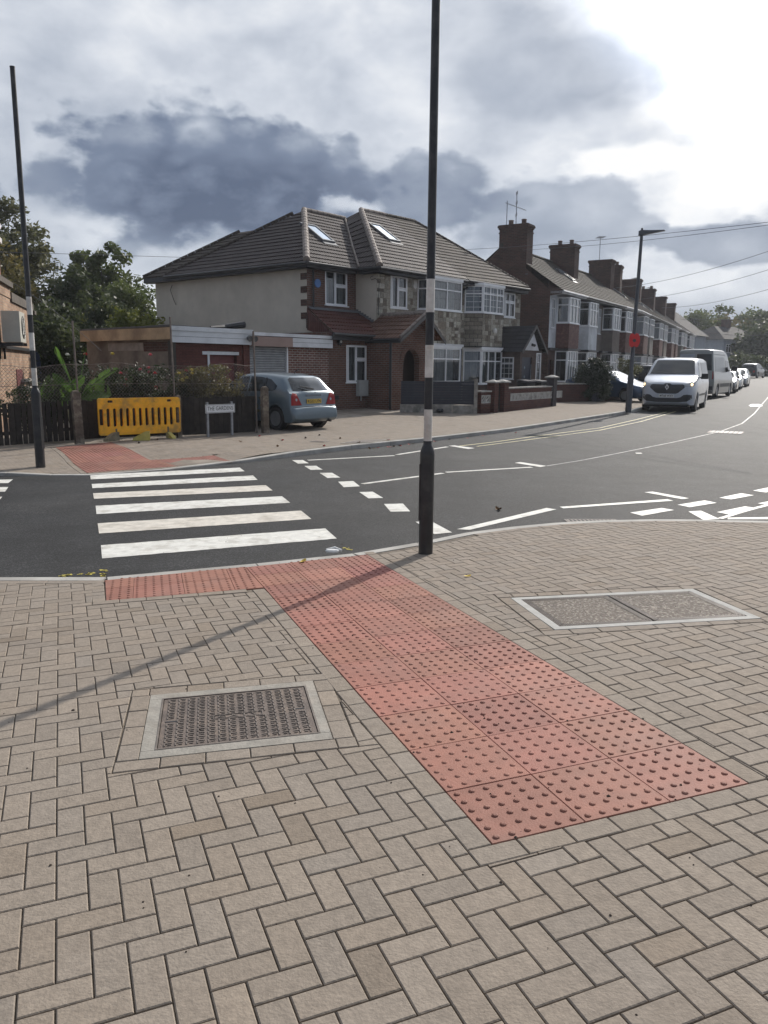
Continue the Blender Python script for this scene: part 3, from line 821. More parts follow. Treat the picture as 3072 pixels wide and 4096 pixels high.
for (a, b, c, d) in ((lx0, lx1, ly0, ly0+.008), (lx0, lx1, ly1-.008, ly1), (lx0, lx0+.008, ly0+.008, ly1-.008), (lx1-.008, lx1, ly0+.008, ly1-.008)): mb.box(a, b, c, d, -.03, .0045, L)
mb.build('iron_frame', IRON2, tv)
mb = MB(); mb.box(lx0+.012, lx1-.012, ly0+.012, ly1-.012, -.03, .0, L)
lid = mb.build('lid', IRON, tv)
mb = MB(); nx, ny = 14, 13
for i in range(nx):
    for j in range(ny):
        x = lx0+.03+(i+.5)*(.71/nx); y = ly0+.022+(j+.5)*(.576/ny)
        if 6 <= j <= 6 and (4 < i < 10) : continue
        if j == 6 and i in (0, 13): continue
        s_ = 1 if i < nx/2 else -1; w, h = .0175, .0155
        mb.box(x-w, x+w, y+h-.005, y+h, 0, .004, L); mb.box(x-s_*w if s_ > 0 else x+w-.006, x-s_*w+.006 if s_ > 0 else x+w, y-h, y+h-.005, 0, .004, L); mb.box(x-.002, x+w*.9, y-h*.55, y-h*.55+.005, 0, .004, L) if s_ > 0 else mb.box(x-w*.9, x+.002, y-h*.55, y-h*.55+.005, 0, .004, L)
mb.build('raised_tread', IRON2, lid)
mb = MB(); xm, ym = (lx0+lx1)/2+.005, ly0+.022+6.5*(.576/ny)
for a, b, c, d in ((-.125, .125, .019, .023), (-.125, .125, -.023, -.019), (-.125, -.121, -.019, .019), (.121, .125, -.019, .019)): mb.box(xm+a, xm+b, ym+c, ym+d, 0, .004, L)
mb.build('letter_frame', IRON2, lid)
text_obj('lettering', 'C A T V', .036, IRON2, lid, L @ Matrix.Translation((xm, ym, .001)), width=.20, ext=.003)
for (x, y) in ((lx0+.06, ym), (lx1-.07, ym+.01)): mb = MB(); mb.box(x-.03, x+.03, y-.006, y+.006, .0005, .0015, L); mb.build('keyhole', DARKPL, lid)

M1 = nm((1.158, 5.143), BC_A)
bt = thing('inspection_cover', 'large double chamber cover filled with brown gravel set in pale concrete', 'inspection cover', (1.158, 5.143, N(1.158, 5.143)))
L = Matrix.Translation((-1.158, -5.143, -N(1.158, 5.143))) @ M1
sk = Matrix(((1, -.075, 0, 0), (0, 1, 0, 0), (0, 0, 1, 0), (0, 0, 0, 1))); L = L @ sk
GRAV = mat('exposed_aggregate', (.115, .092, .074), .85, .35, 60, .8, 110, col2=(.26, .23, .19), col2scale=45, col2lo=.5, col2hi=.6)
mb = MB(); Wb, Hb = 1.5, .82; s_ = .06
for (a, b, c, d) in ((0, Wb, 0, s_), (0, Wb, Hb-s_, Hb), (0, s_, s_, Hb-s_), (Wb-s_, Wb, s_, Hb-s_)): mb.box(a, b, c, d, -.03, .003, L)
mb.build('concrete_surround', mat('pale_mortar', (.40, .39, .365), .9, .1, 8, .3, 60), bt)
for k, (a, b) in enumerate(((s_, Wb/2-.004), (Wb/2+.004, Wb-s_))):
    mb = MB(); mb.box(a+.004, b-.004, s_+.004, Hb-s_-.004, -.03, -.004, L); lp = mb.build('tray', DARKPL, bt)
    mb = MB(); mb.box(a+.055, b-.055, s_+.055, Hb-s_-.055, -.006, .001, L); mb.build('gravel_infill', GRAV, lp)
    mb = MB(); stp = .0165
    def ring(x0, x1, y0, y1):
        n_ = int((x1-x0)/stp)
        for q in range(n_):
            x = x0+(q+.5)*(x1-x0)/n_
            for y in (y0, y1): mb.box(x-.0055, x+.0055, y-.0045, y+.0045, -.004, .003, L)
        n_ = int((y1-y0)/stp)
        for q in range(1, n_):
            y = y0+(q+.0)*(y1-y0)/n_
            for x in (x0, x1): mb.box(x-.0055, x+.0055, y-.0045, y+.0045, -.004, .003, L)
    for q in range(3): ring(a+.012+q*.016, b-.012-q*.016, s_+.012+q*.016, Hb-s_-.012-q*.016)
    mb.build('studded_rim', IRON2, lp)
# road gully
gq = [gp(829.5+1128*.5, 918+401*.5), gp(829.5+1170*.5, 918+395*.5), gp(829.5+1330*.5, 918+401*.5), gp(829.5+1345*.5, 918+408*.5)]
gm = gp(829.5+1235*.5, 918+403*.5); ga = atan2(NK[12][1]-NK[10][1], NK[12][0]-NK[10][0])
gu = thing('drain_grate', 'dark slotted iron gully grate at the kerb edge of the road', 'drain grate', (2.55, 9.53, G(2.55, 9.53)+.001), radians(2))
mb = MB()
for a in (-.32, .30): mb.box(a, a+.02, -.16, .16, 0, .006)
for a in (-.16, .14): mb.box(-.30, .30, a, a+.02, 0, .006)
mb.build('frame', IRON2, gu)
mb = MB(); mb.box(-.30, .30, -.14, .14, .001, .002); mb.build('pit', ROOM, gu)
mb = MB()
for k in range(12): mb.box(-.29+k*.05, -.27+k*.05, -.14, .14, .002, .0055)
mb.box(-.3, .3, -.01, .01, .003, .007); mb.build('bars', IRON2, gu)
# round cover in the road
rp = gp(1567.5, 934)
rc = thing('road_cover', 'pale worn rectangular cover hatch set in the distant road surface', 'road cover', (rp.x, rp.y, rp.z+.003), radians(62))
mb = MB(); mb.box(-.45, .45, -.45, .45, 0, .003); mb.build('plate', IRON, rc)
mb = MB()
for k in range(7):
    for j in range(7): mb.box(-.42+k*.12, -.34+k*.12, -.42+j*.12, -.34+j*.12, .003, .006)
mb.build('raised_tread', mat('pale_tread', (.5, .5, .48), .6), rc)
# utility covers in far footway
def flat_cover(name, label, q, m, dz=.008):
    P_ = [gp(x, y, Fz) for x, y in q]; c = sum(P_, Vector())/len(P_)
    t_ = thing(name, label, 'cover', (c.x, c.y, c.z))
    mb = MB(); mb.prism([(p.x-c.x, p.y-c.y, p.z-c.z) for p in P_], (0, 0, dz)); mb.build('frame', SURR, t_)
    mb = MB(); mb.prism([((p.x-c.x)*.82, (p.y-c.y)*.8, (p.z-c.z)*.8+dz) for p in P_], (0, 0, .004)); mb.build('plate', m, t_)
flat_cover('footway_cover', 'long pale concrete cover in the far footway near the kerb', [(735, 958), (805, 957), (838, 949), (770, 951)], IRON2)
flat_cover('stopcock_cover', 'small dark cover in the far footway in front of the hatchback', [(667, 955), (700, 955.5), (711, 953.5), (680, 952)], IRON)

# litter and leaves
LEAF = {'brown': mat('dry_brown_leaf', (.14, .075, .03), .8, .3, 60), 'yellow': mat('yellow_leaf', (.52, .36, .06), .7, .2, 60), 'red': mat('red_petal', (.38, .03, .03), .6, .2, 60), 'dark': mat('dark_crumb', (.05, .035, .025), .9, .2)}
def leaf(name, label, cat, pos, size, m, rz, curl=.35, group=None):
    mb = MB(); n = 6; s_ = size
    for i in range(n):
        x0, x1 = -1+2*i/n, -1+2*(i+1)/n
        w0, w1 = .55*sqrt(max(0, 1-x0*x0))+.02, .55*sqrt(max(0, 1-x1*x1))+.02
        z0, z1 = curl*x0*x0, curl*x1*x1
        for sg in (1, -1):
            q = [(x0*s_, 0, z0*s_), (x1*s_, 0, z1*s_), (x1*s_, sg*w1*s_, (z1+.3*w1)*s_), (x0*s_, sg*w0*s_, (z0+.3*w0)*s_)]
            mb.poly(q)
    o = mb.build(name, m, fix=False); o.location = (pos[0], pos[1], pos[2]+.003); o.rotation_euler = (rng.uniform(-.2, .2), rng.uniform(-.2, .2), rz)
    return tag(o, label, cat, group)
leaf('yellow_leaf', 'yellow leaf on the block paving right of the zebra pole', 'leaf', gp(1010, 1246, N), .035, LEAF['yellow'], .4)
leaf('yellow_leaf', 'yellow leaf lying on the red studded tiles by the kerb', 'leaf', gp(1040*.5+135, 1212+2.5, N), .05, LEAF['yellow'], 1.2)
leaf('dead_leaf', 'curled brown leaf on the asphalt right of the black pole base', 'leaf', gp(1077, 1102.5, G), .06, LEAF['brown'], 2.0, .8)
spots = [(610, 952, 'red'), (690, 941, 'dark'), (470, 930, 'red'), (775, 957, 'brown'), (560, 943, 'red'), (735, 948, 'brown'), (660, 947, 'dark'), (840, 951, 'red'), (300, 958, 'dark'), (340, 950, 'brown'), (520, 955, 'brown'), (600, 965, 'brown'), (700, 964, 'red')]
for x, y, k in spots:
    leaf('leaf_scrap', 'small fallen leaf or petal on the far footway', 'leaf', gp(x, y, Fz), .05, LEAF[k], rng.uniform(0, 6), .6, 'leaves scattered on the far footway')
for k in range(16):
    t_ = rng.uniform(0, 1); p = (FK[11][0]+(FK[13][0]-FK[11][0])*t_, FK[11][1]+(FK[13][1]-FK[11][1])*t_)
    p = (p[0]+rng.uniform(.05, .3), p[1]-rng.uniform(.05, .25))
    leaf('gutter_leaf', 'small red or brown leaf in the far gutter', 'leaf', (p[0], p[1], G(*p)), .045, LEAF[rng.choice(['red', 'brown', 'dark', 'red'])], rng.uniform(0, 6), .6, 'leaves in the far gutter')
wp = gp(718, 1193, N)
mb = MB(); mb.lathe([(.0, 0), (.05, .002), (.055, .02), (.045, .035), (.0, .04)], n=10, M=Matrix.Diagonal((1.3, .7, .8, 1)))
mb.tube([(-.06, .02, .02), (.02, .06, .035), (.09, .0, .02)], .012, 6)
o = mb.build('plastic_scrap', mat('white_plastic', (.75, .75, .73), .4), smooth=True); o.location = wp; tag(o, 'crumpled white plastic scrap on the kerb beside the zebra stripes', 'litter')
# yellow spray marks on the road edge
SPR = mat('yellow_spray', (.5, .42, .08), .8, .4, 30)
mb = MB()
for (x, y) in [(268, 655), (285, 650), (300, 648), (345, 645), (385, 645), (395, 640), (450, 630), (450, 645), (445, 652), (1495, 533), (1510, 540)]:
    for k in range(7):
        p = gp(x*.5+rng.uniform(-7, 7), 918+y*.5+rng.uniform(-1.5, 1.5), G); s_ = rng.uniform(.008, .022)
        mb.poly([(p.x+s_*cos(a), p.y+s_*sin(a)*.7, p.z+.004) for a in (0, 1.2, 2.3, 3.4, 4.6, 5.5)])
tag(mb.build('yellow_spray_marks', SPR, fix=False), kind='structure')
# moss crumbs and grit on the near paving (too many to count)
mb = MB()
for k in range(700):
    x, y = rng.uniform(-3, 5), rng.uniform(1.6, 8.6)
    if rng.random() < .45:
        q = tp(rng.uniform(0, 3), rng.uniform(0, 12)); x, y = q
    if (x, y) == (0, 0): continue
    s_ = abs(rng.gauss(.002, .002))+.0012; z = N(x, y)+.001
    a0 = rng.uniform(0, 6)
    P = [(x+s_*cos(a0+a)*rng.uniform(.6, 1.4), y+s_*sin(a0+a)*rng.uniform(.6, 1.4), z) for a in (0, 1.3, 2.4, 3.7, 5)]
    mb.poly(P); ap = (x, y, z+s_*.9)
    for i in range(5): mb.poly([P[i], P[(i+1) % 5], ap])
tag(mb.build('grit_and_crumbs', LEAF['dark'], fix=False), 'dark grit and moss crumbs scattered over the near paving', kind='stuff')

# ================================================================== POLES
def zebra_pole(pos, label, tilt, hatch_side, r=.057, base_r=.095, H_=6.35, z1=1.10, zneck=1.02):
    z0 = pos[2]
    t_ = thing('zebra_crossing_pole', label, 'pole', pos); t_.rotation_euler = tilt
    mb = MB(); mb.lathe([(base_r, -.05), (base_r, zneck-.05), (base_r*.98, zneck-.02), (r*1.15, zneck+.04), (r*1.04, zneck+.05), (r*1.04, z1)], n=28)
    base = mb.build('base', BLACKP, t_, smooth=True)
    a = hatch_side
    mb = MB(); M = Matrix.Rotation(a, 4, 'Z'); mb.box(base_r-.012, base_r+.006, -.035, .035, .33, .88, M)
    mb.build('access_door', BLACKP, base)
    z = z1; k = 0
    while z < H_:
        white = k % 2 == 0 and k < 5
        if k == 5: e_ = H_
        else: e_ = z+.298
        mb = MB(); rr = r - (.004 if white else 0)
        n_ = max(2, int((e_-z)/.3)+1)
        prof = [(r*(1-.10*max(0, (z+(e_-z)*q/(n_-1)-3)/3.4)), z+(e_-z)*q/(n_-1)) for q in range(n_)]
        mb.lathe(prof, n=24); mb.build('white_band' if white else ('black_band' if k < 5 else 'upper_shaft'), WHITEP if white else BLACKP, t_, smooth=True)
        z = e_; k += 1
    if H_ > 6: pass
    mb = MB(); mb.lathe([(r*.95, H_), (r*.96, H_+.02), (.0, H_+.03)], n=20); mb.build('cap', DARKPL, t_, smooth=True)
    return t_
pn = (pole_near[0], pole_near[1], N(*pole_near)+.002)
zebra_pole(pn, 'black and white banded pole standing on the near pavement beside red tiles', (0, radians(.15), 0), pi, H_=6.2, base_r=.070, r=.0395)
pf = gp(88, 1009, Fz)
zebra_pole((pf.x, pf.y, Fz(pf.x, pf.y)), 'black and white banded pole on the far footway in front of the slatted fence', (0, 0, 0), -.3, H_=6.5, z1=1.42, zneck=1.33, base_r=.080, r=.044)

# ================================================================== STREET NAME SIGN
sp0 = gp(449, 944, Fz); sp1 = gp(503, 940, Fz)
ang = atan2(sp1.y-sp0.y, sp1.x-sp0.x); sc = (sp0+sp1)/2
sg = thing('street_name_sign', 'white street name sign reading THE GARDENS on two grey posts', 'sign', (sc.x, sc.y, Fz(sc.x, sc.y)), ang)
wd = (sp1-sp0).length
mb = MB(); mb.box(-wd*.58, wd*.58, -.03, -.014, .545, .745); pl = mb.build('sign_plate', mat('white_enamel', (.68, .69, .70), .4, .06, 10), sg)
mb = MB()
for a in ((-wd*.56, wd*.56, .555, .562), (-wd*.56, wd*.56, .728, .735)): mb.box(a[0], a[1], -.032, -.0295, a[2], a[3])
for s_ in (-1, 1): mb.box(s_*wd*.56-.0035, s_*wd*.56+.0035, -.032, -.0295, .562, .728)
mb.build('sign_border', DARKPL, pl)
text_obj('lettering', 'THE GARDENS', .13, DARKPL, pl, frameM((0, -.031, .648), (1, 0, 0), (0, 0, 1), (0, -1, 0)), width=wd*1.02, ext=.001)
for s_ in (-1, 1):
    mb = MB(); mb.box(s_*wd*.48-.025, s_*wd*.48+.025, -.012, .03, -.05, .80); mb.build('post', STEEL, sg)

# ================================================================== YELLOW BARRIER
b0 = gp(237, 952.5, Fz); b1 = gp(371, 945.5, Fz)
ang = atan2(b1.y-b0.y, b1.x-b0.x); bcn = (b0+b1)/2
br = thing('safety_barrier', 'yellow plastic pedestrian barrier with slots standing against the dark fence', 'barrier', (bcn.x, bcn.y, Fz(bcn.x, bcn.y)), ang)
YB = mat('yellow_barrier_plastic', (.92, .44, .016), .5, .1, 5, .1, 40, col2=(.46, .25, .05), col2scale=2.2)
YB2 = mat('pale_yellow_foot_plastic', (.50, .42, .10), .6, .15, 6, col2=(.32, .28, .14), col2scale=3)
BW, z0_, z1_ = .93, .12, .92   # half width, bottom, top
def slab2d(outer, holes, y0, y1, name, m, parent):
    # solid plate with holes, outlines in x,z
    vs = []; ed = []
    def loop(pts):
        i = len(vs); vs.extend([Vector(p) for p in pts]); n_ = len(pts); ed.extend([(i+k, i+(k+1) % n_) for k in range(n_)])
    loop(outer)
    for h in holes: loop(h)
    rv, re, rf, _, _, _ = delaunay_2d_cdt(vs, ed, [], 0, 1e-6)
    mb = MB()
    for f in rf:
        c = sum((rv[i] for i in f), Vector((0, 0)))/len(f)
        if not inpoly(c, outer) or any(inpoly(c, h) for h in holes): continue
        mb.poly([(rv[i].x, y0, rv[i].y) for i in f]); mb.poly([(rv[i].x, y1, rv[i].y) for i in reversed(f)])
    for L_ in [outer]+holes:
        for k in range(len(L_)):
            a, b = L_[k], L_[(k+1) % len(L_)]; mb.poly([(a[0], y0, a[1]), (b[0], y0, b[1]), (b[0], y1, b[1]), (a[0], y1, a[1])])
    o = mb.build(name, m, parent)
    bm = bmesh.new(); bm.from_mesh(o.data); bmesh.ops.remove_doubles(bm, verts=bm.verts, dist=1e-5); bmesh.ops.recalc_face_normals(bm, faces=bm.faces); bm.to_mesh(o.data); bm.free()
    auto_uv(o.data); return o
def rr(x0, x1, z0, z1, r, n=4):
    out = []
    for cx, cz, a0 in ((x1-r, z0+r, -pi/2), (x1-r, z1-r, 0), (x0+r, z1-r, pi/2), (x0+r, z0+r, pi)):
        for k in range(n+1): a = a0+k*pi/2/n; out.append((cx+r*cos(a), cz+r*sin(a)))
    return out
out_ = rr(-BW, BW, z0_, z1_, .05)
slots = [rr(-.83+k*.155-(.0), -.83+k*.155+.075, .32, .71, .035) for k in range(1, 10)]
slots = [rr(x-.037, x+.037, .30, .70, .036) for x in [-.86+.143*k for k in range(1, 12)]]
ends = [rr(-BW+.02, -BW+.11, .34, .69, .02), rr(BW-.11, BW-.02, .34, .69, .02)]
hnd = [rr(-.72, -.60, .82, .875, .024), rr(.62, .73, .82, .875, .024)]
slots = [s for s in slots if s[0][0] > -.78 and max(p[0] for p in s) < .79]
pan = slab2d(out_, slots+ends+hnd, -.028, .028, 'panel', YB, br)
for x in [-.43+.19*k for k in range(5)]:
    mb = MB(); mb.lathe([(.022, 0), (.022, .01), (.012, .012)], o=(x, -.028, .845), n=10, M=Matrix.Rotation(pi/2, 4, 'X')); mb.build('boss', YB, pan)
mb = MB(); mb.box(-BW+.06, BW-.06, -.036, -.029, .755, .775); mb.box(-.5, .55, -.034, -.029, .17, .22); mb.box(-.80, .80, -.034, -.029, .72, .735)
mb.build('moulded_rib', YB, pan)
for x in (-.56, .62): mb = MB(); mb.box(x-.02, x+.02, -.034, -.029, .12, .26); mb.build('foot_socket', mat('grimy_socket', (.16, .13, .07), .8, .2), pan)
def foot(name, x, y, rz, m, parent, sc_=1.0):
    mb = MB(); pr = [(-.02, 0), (.30, 0), (.28, .05), (.10, .15), (.05, .17), (-.02, .17)]
    M = Matrix.Rotation(rz, 4, 'Z')
    for s_ in (-1, 1):
        mb2 = [(M @ Vector((s_*.0+p[0], -.06, p[1]))) for p in pr]
    P = [(M @ Vector((p[0]*sc_, -.06*sc_, p[1]*sc_)))+Vector((x, y, 0)) for p in pr]
    mb.prism(P, M @ Vector((0, .12*sc_, 0)))
    return mb.build(name, m, parent)
foot('foot', -.56, -.02, radians(205), mat('grimy_foot', (.20, .17, .11), .8, .25, 8), br, 1.1)
foot('foot', .62, -.02, radians(-80), YB2, br, .8)
lf = gp(312, 951, Fz)
ft = foot('barrier_foot', 0, 0, 0, YB2, None, 1.15); ft.location = (lf.x+.1, lf.y, Fz(lf.x, lf.y)); ft.rotation_euler = (0, 0, radians(190))
tag(ft, 'loose pale yellow wedge foot lying under the yellow barrier', 'barrier foot')

# ================================================================== GARDEN FENCE
WOOD = mat('dark_creosoted_board', (.024, .019, .015), .85, .35, 7, .4, 30, col2=(.05, .038, .028), col2scale=3)
FP = [gp(-140, 985, Fz), gp(0, 968, Fz), gp(170, 954, Fz), gp(300, 946.5, Fz), gp(440, 942.5, Fz), gp(560, 936, Fz)]
FPl = [(p.x-.12, p.y+.17) for p in FP]
fe = thing('board_fence', 'low dark upright board fence with narrow gaps along the garden', 'fence', (FPl[2][0], FPl[2][1], Fz(*FPl[2])))
ox, oy, oz = fe.location
S_ = resample(FPl, .122); nb = 0; mb = MB()
tot = 0
for i, (a, b) in enumerate(zip(S_[:-1], S_[1:])):
    l_ = math.hypot(b[0]-a[0], b[1]-a[1])
    if l_ < .05: continue
    u = ((b[0]-a[0])/l_, (b[1]-a[1])/l_); g_ = rng.choice([.004, .006, .012, .02]) if a[0] < -6.4 else .002
    zb_ = Fz(*a); top = .86+rng.gauss(0, .012) + (.04 if a[0] > -6 else 0)
    M = frameM((a[0]-ox, a[1]-oy, zb_-oz), (u[0], u[1], 0), (-u[1], u[0], 0), (0, 0, 1))
    k = rng.uniform(.6, 1.5); mb.cur = (k, k, k)
    mb.box(g_, l_-g_, 0, .018+rng.uniform(0, .006), .02, top, M)
WOODA = mat('dark_creosoted_boards', (.024, .019, .015), .85, .3, 7, .4, 30, attr=True)
mb.build('boards', WOODA, fe)
mb = MB()
for h in (.22, .68):
    for a, b in zip(FPl[:-1], FPl[1:]):
        l_ = math.hypot(b[0]-a[0], b[1]-a[1]); u = ((b[0]-a[0])/l_, (b[1]-a[1])/l_)
        M = frameM((a[0]-ox, a[1]-oy, Fz(*a)-oz), (u[0], u[1], (Fz(*b)-Fz(*a))/l_), (-u[1], u[0], 0), (0, 0, 1)); mb.box(0, l_, .03, .07, h, h+.07, M)
mb.build('rail', WOOD, fe)
POSTM = mat('mossy_concrete_post', (.13, .10, .075), .9, .3, 8, .4, 40, col2=(.20, .17, .13), col2scale=4)
gp0 = gp(172, 955, Fz); gp1 = gp(573, 935, Fz); gp2 = gp(388, 944, Fz)
for k, (p, w_, h_, nm_, lab) in enumerate(((gp0, .085, 1.13, 'fence_post', 'leaning brown concrete post in the middle of the board fence'), (gp1, .075, 1.17, 'fence_post', 'weathered wooden end post of the fence beside the hatchback'), (gp2, .05, 1.0, 'fence_post', 'thin dark post behind the right end of the yellow barrier'))):
    t_ = thing(nm_, lab, 'post', (p.x, p.y, Fz(p.x, p.y)), radians(35), 'posts of the garden fence')
    mb = MB(); mb.prism([(-w_, -w_, -.05), (w_, -w_, -.05), (w_, w_, -.05), (-w_, w_, -.05)], (-.03 if k == 0 else 0, 0, h_-.03)); mb.build('shaft', POSTM, t_)
    mb = MB(); x_ = -.03 if k == 0 else 0; mb.lathe([(w_*1.2, h_-.08), (w_*1.0, h_-.05), (w_*.5, h_-.035)], o=(x_, 0, 0), n=4, M=Matrix.Rotation(pi/4, 4, 'Z')); mb.build('cap', POSTM, t_)
# chain link on thin posts
LINK = mat('rusted_wire', (.17, .14, .12), .6, .2, metal=.4)
cl = thing('chain_link_fence', 'sagging rusty chain link mesh on thin posts above the board fence', 'fence', (FPl[3][0], FPl[3][1], Fz(*FPl[3])))
ox, oy, oz = cl.location
def fpos(s):   # along the fence line, metres from its left end
    for a, b in zip(FPl[:-1], FPl[1:]):
        l_ = math.hypot(b[0]-a[0], b[1]-a[1])
        if s <= l_: break
        s -= l_
    u = ((b[0]-a[0])/l_, (b[1]-a[1])/l_); return a[0]+u[0]*s-u[1]*.1, a[1]+u[1]*s+u[0]*.1
Ltot = sum(math.hypot(b[0]-a[0], b[1]-a[1]) for a, b in zip(FPl[:-1], FPl[1:]))
def linkpt(s, h):
    x, y = fpos(s); sag = .03*sin(s*2.1)+.02*sin(s*5)
    return (x-ox, y-oy, Fz(x, y)-oz+h+ (sag if h > 1.3 else 0))
mb = MB(); pitch = .075; hb, ht = .82, 1.62
s_ = -1.0
while s_ < Ltot+.8:
    for sg_ in (1, -1):
        pts = []; n_ = 8
        for k in range(n_+1):
            h = hb+(ht-hb)*k/n_; q = s_+sg_*(h-hb)*.95
            if 0 <= q <= Ltot: pts.append(linkpt(q, h))
        if len(pts) > 2: mb.tube(pts, .0034, 3, cap=False)
    s_ += pitch
mb.build('mesh', LINK, cl, fix=False)
mb = MB()
for h in (1.62, 1.2): mb.tube([linkpt(Ltot*k/30, h) for k in range(31)], .005, 4)
mb.build('line_wire', LINK, cl)
for (px_, y_, h_) in ((158, 950, 2.55), (549, 936, 2.45), (374, 944, 2.7)):
    p = gp(px_+14 if px_ < 200 else px_+5, y_, Fz); mb = MB(); mb.tube([(p.x-ox, p.y-oy+.1, Fz(p.x, p.y)-oz), (p.x-ox-.04, p.y-oy+.1, Fz(p.x, p.y)-oz+h_)], .022, 8); mb.build('pole', LINK, cl)

# ================================================================== HOUSES
BR_RED = brick_mat('red_brown_brick', (.110, .052, .038), (.155, .070, .050), (.155, .135, .115), ms=.011)
BR_GAR = brick_mat('garage_red_brick', (.135, .058, .045), (.185, .08, .06), (.30, .275, .245), ms=.013)
BR_DK = brick_mat('dark_purple_brick', (.065, .034, .027), (.10, .05, .038), (.09, .075, .065), ms=.010)
BR_WALL = brick_mat('dark_garden_brick', (.075, .032, .028), (.11, .045, .036), (.085, .065, .055))
BR_YEL = brick_mat('mottled_buff_brick', (.40, .27, .18), (.28, .17, .115), (.30, .25, .20), dirt=.35)
BR_GREY = brick_mat('grey_brown_brick', (.085, .062, .052), (.12, .085, .07), (.10, .085, .075))
TILE_M = tile_mat('brown_concrete_tiles', (.053, .042, .040), (.066, .052, .049), .7, .30, .03)
TILE_O = tile_mat('weathered_brown_tiles', (.060, .050, .043), (.080, .064, .054), .8, .26, .03, moss=(.10, .098, .06))
TILE_R = tile_mat('dark_red_tiles', (.088, .036, .030), (.115, .045, .036), .7, .30, .035)
TILE_B = tile_mat('brown_red_porch_tiles', (.125, .068, .048), (.155, .085, .06), .65, .30, .035)
TILE_T = tile_mat('old_terrace_tiles', (.060, .054, .047), (.085, .074, .062), .85, .22, .02, moss=(.10, .097, .078))
TILE_D = tile_mat('dark_slate', (.035, .035, .039), (.046, .046, .050), .8, .25, .012)
REND = mat('cream_render', (.50, .455, .385), .9, .06, 1.2, .3, 70, col2=(.44, .40, .34), col2scale=.45, col2lo=.4, col2hi=.7)
RENDW = mat('white_render', (.58, .60, .62), .9, .08, 1.5, .3, 60, col2=(.44, .45, .46), col2scale=.9)
RENDG = mat('grey_pebbledash', (.20, .185, .165), .95, .12, 2, .9, 130, col2=(.15, .14, .125), col2scale=1.2)
RENDT = mat('taupe_pebbledash', (.15, .125, .108), .95, .15, 2, .9, 130)
FASC = mat('black_fascia_paint', (.018, .018, .021), .5, .1)
GUT = mat('black_gutter_plastic', (.014, .014, .016), .35, .1)
LEAD = mat('lead_flashing', (.13, .135, .145), .55, .2, 6)
RIDGEM = mat('mortared_ridge_tile', (.24, .205, .18), .8, .2, 8, .3, 40, col2=(.15, .12, .10), col2scale=5)
WDARK = mat('white_weatherboard', (.66, .67, .69), .5, .06, 4, col2=(.52, .53, .54), col2scale=2)
NAVY = mat('navy_blue_paint', (.035, .045, .10), .5, .1)

def wall(mb, p0, p1, z0, z1, openings=(), reveal=.09):
    # vertical wall from p0 to p1 (outward = right of the direction), with rectangular openings (a0,a1,z0,z1)
    l_ = math.hypot(p1[0]-p0[0], p1[1]-p0[1]); u = ((p1[0]-p0[0])/l_, (p1[1]-p0[1])/l_); inn = (-u[1], u[0])
    As = sorted({0, l_, *[o[0] for o in openings], *[o[1] for o in openings]}); Zs = sorted({z0, z1, *[o[2] for o in openings], *[o[3] for o in openings]})
    def P(a, z, d=0): return (p0[0]+u[0]*a+inn[0]*d, p0[1]+u[1]*a+inn[1]*d, z)
    for a0, a1 in zip(As[:-1], As[1:]):
        for c0, c1 in zip(Zs[:-1], Zs[1:]):
            am, cm = (a0+a1)/2, (c0+c1)/2
            if any(o[0] < am < o[1] and o[2] < cm < o[3] for o in openings): continue
            mb.poly([P(a0, c0), P(a1, c0), P(a1, c1), P(a0, c1)])
    for (a0, a1, c0, c1) in openings:
        mb.poly([P(a0, c0), P(a0, c0, reveal), P(a0, c1, reveal), P(a0, c1)]); mb.poly([P(a1, c1), P(a1, c1, reveal), P(a1, c0, reveal), P(a1, c0)])
        mb.poly([P(a0, c1), P(a0, c1, reveal), P(a1, c1, reveal), P(a1, c1)]); mb.poly([P(a1, c0), P(a1, c0, reveal), P(a0, c0, reveal), P(a0, c0)])
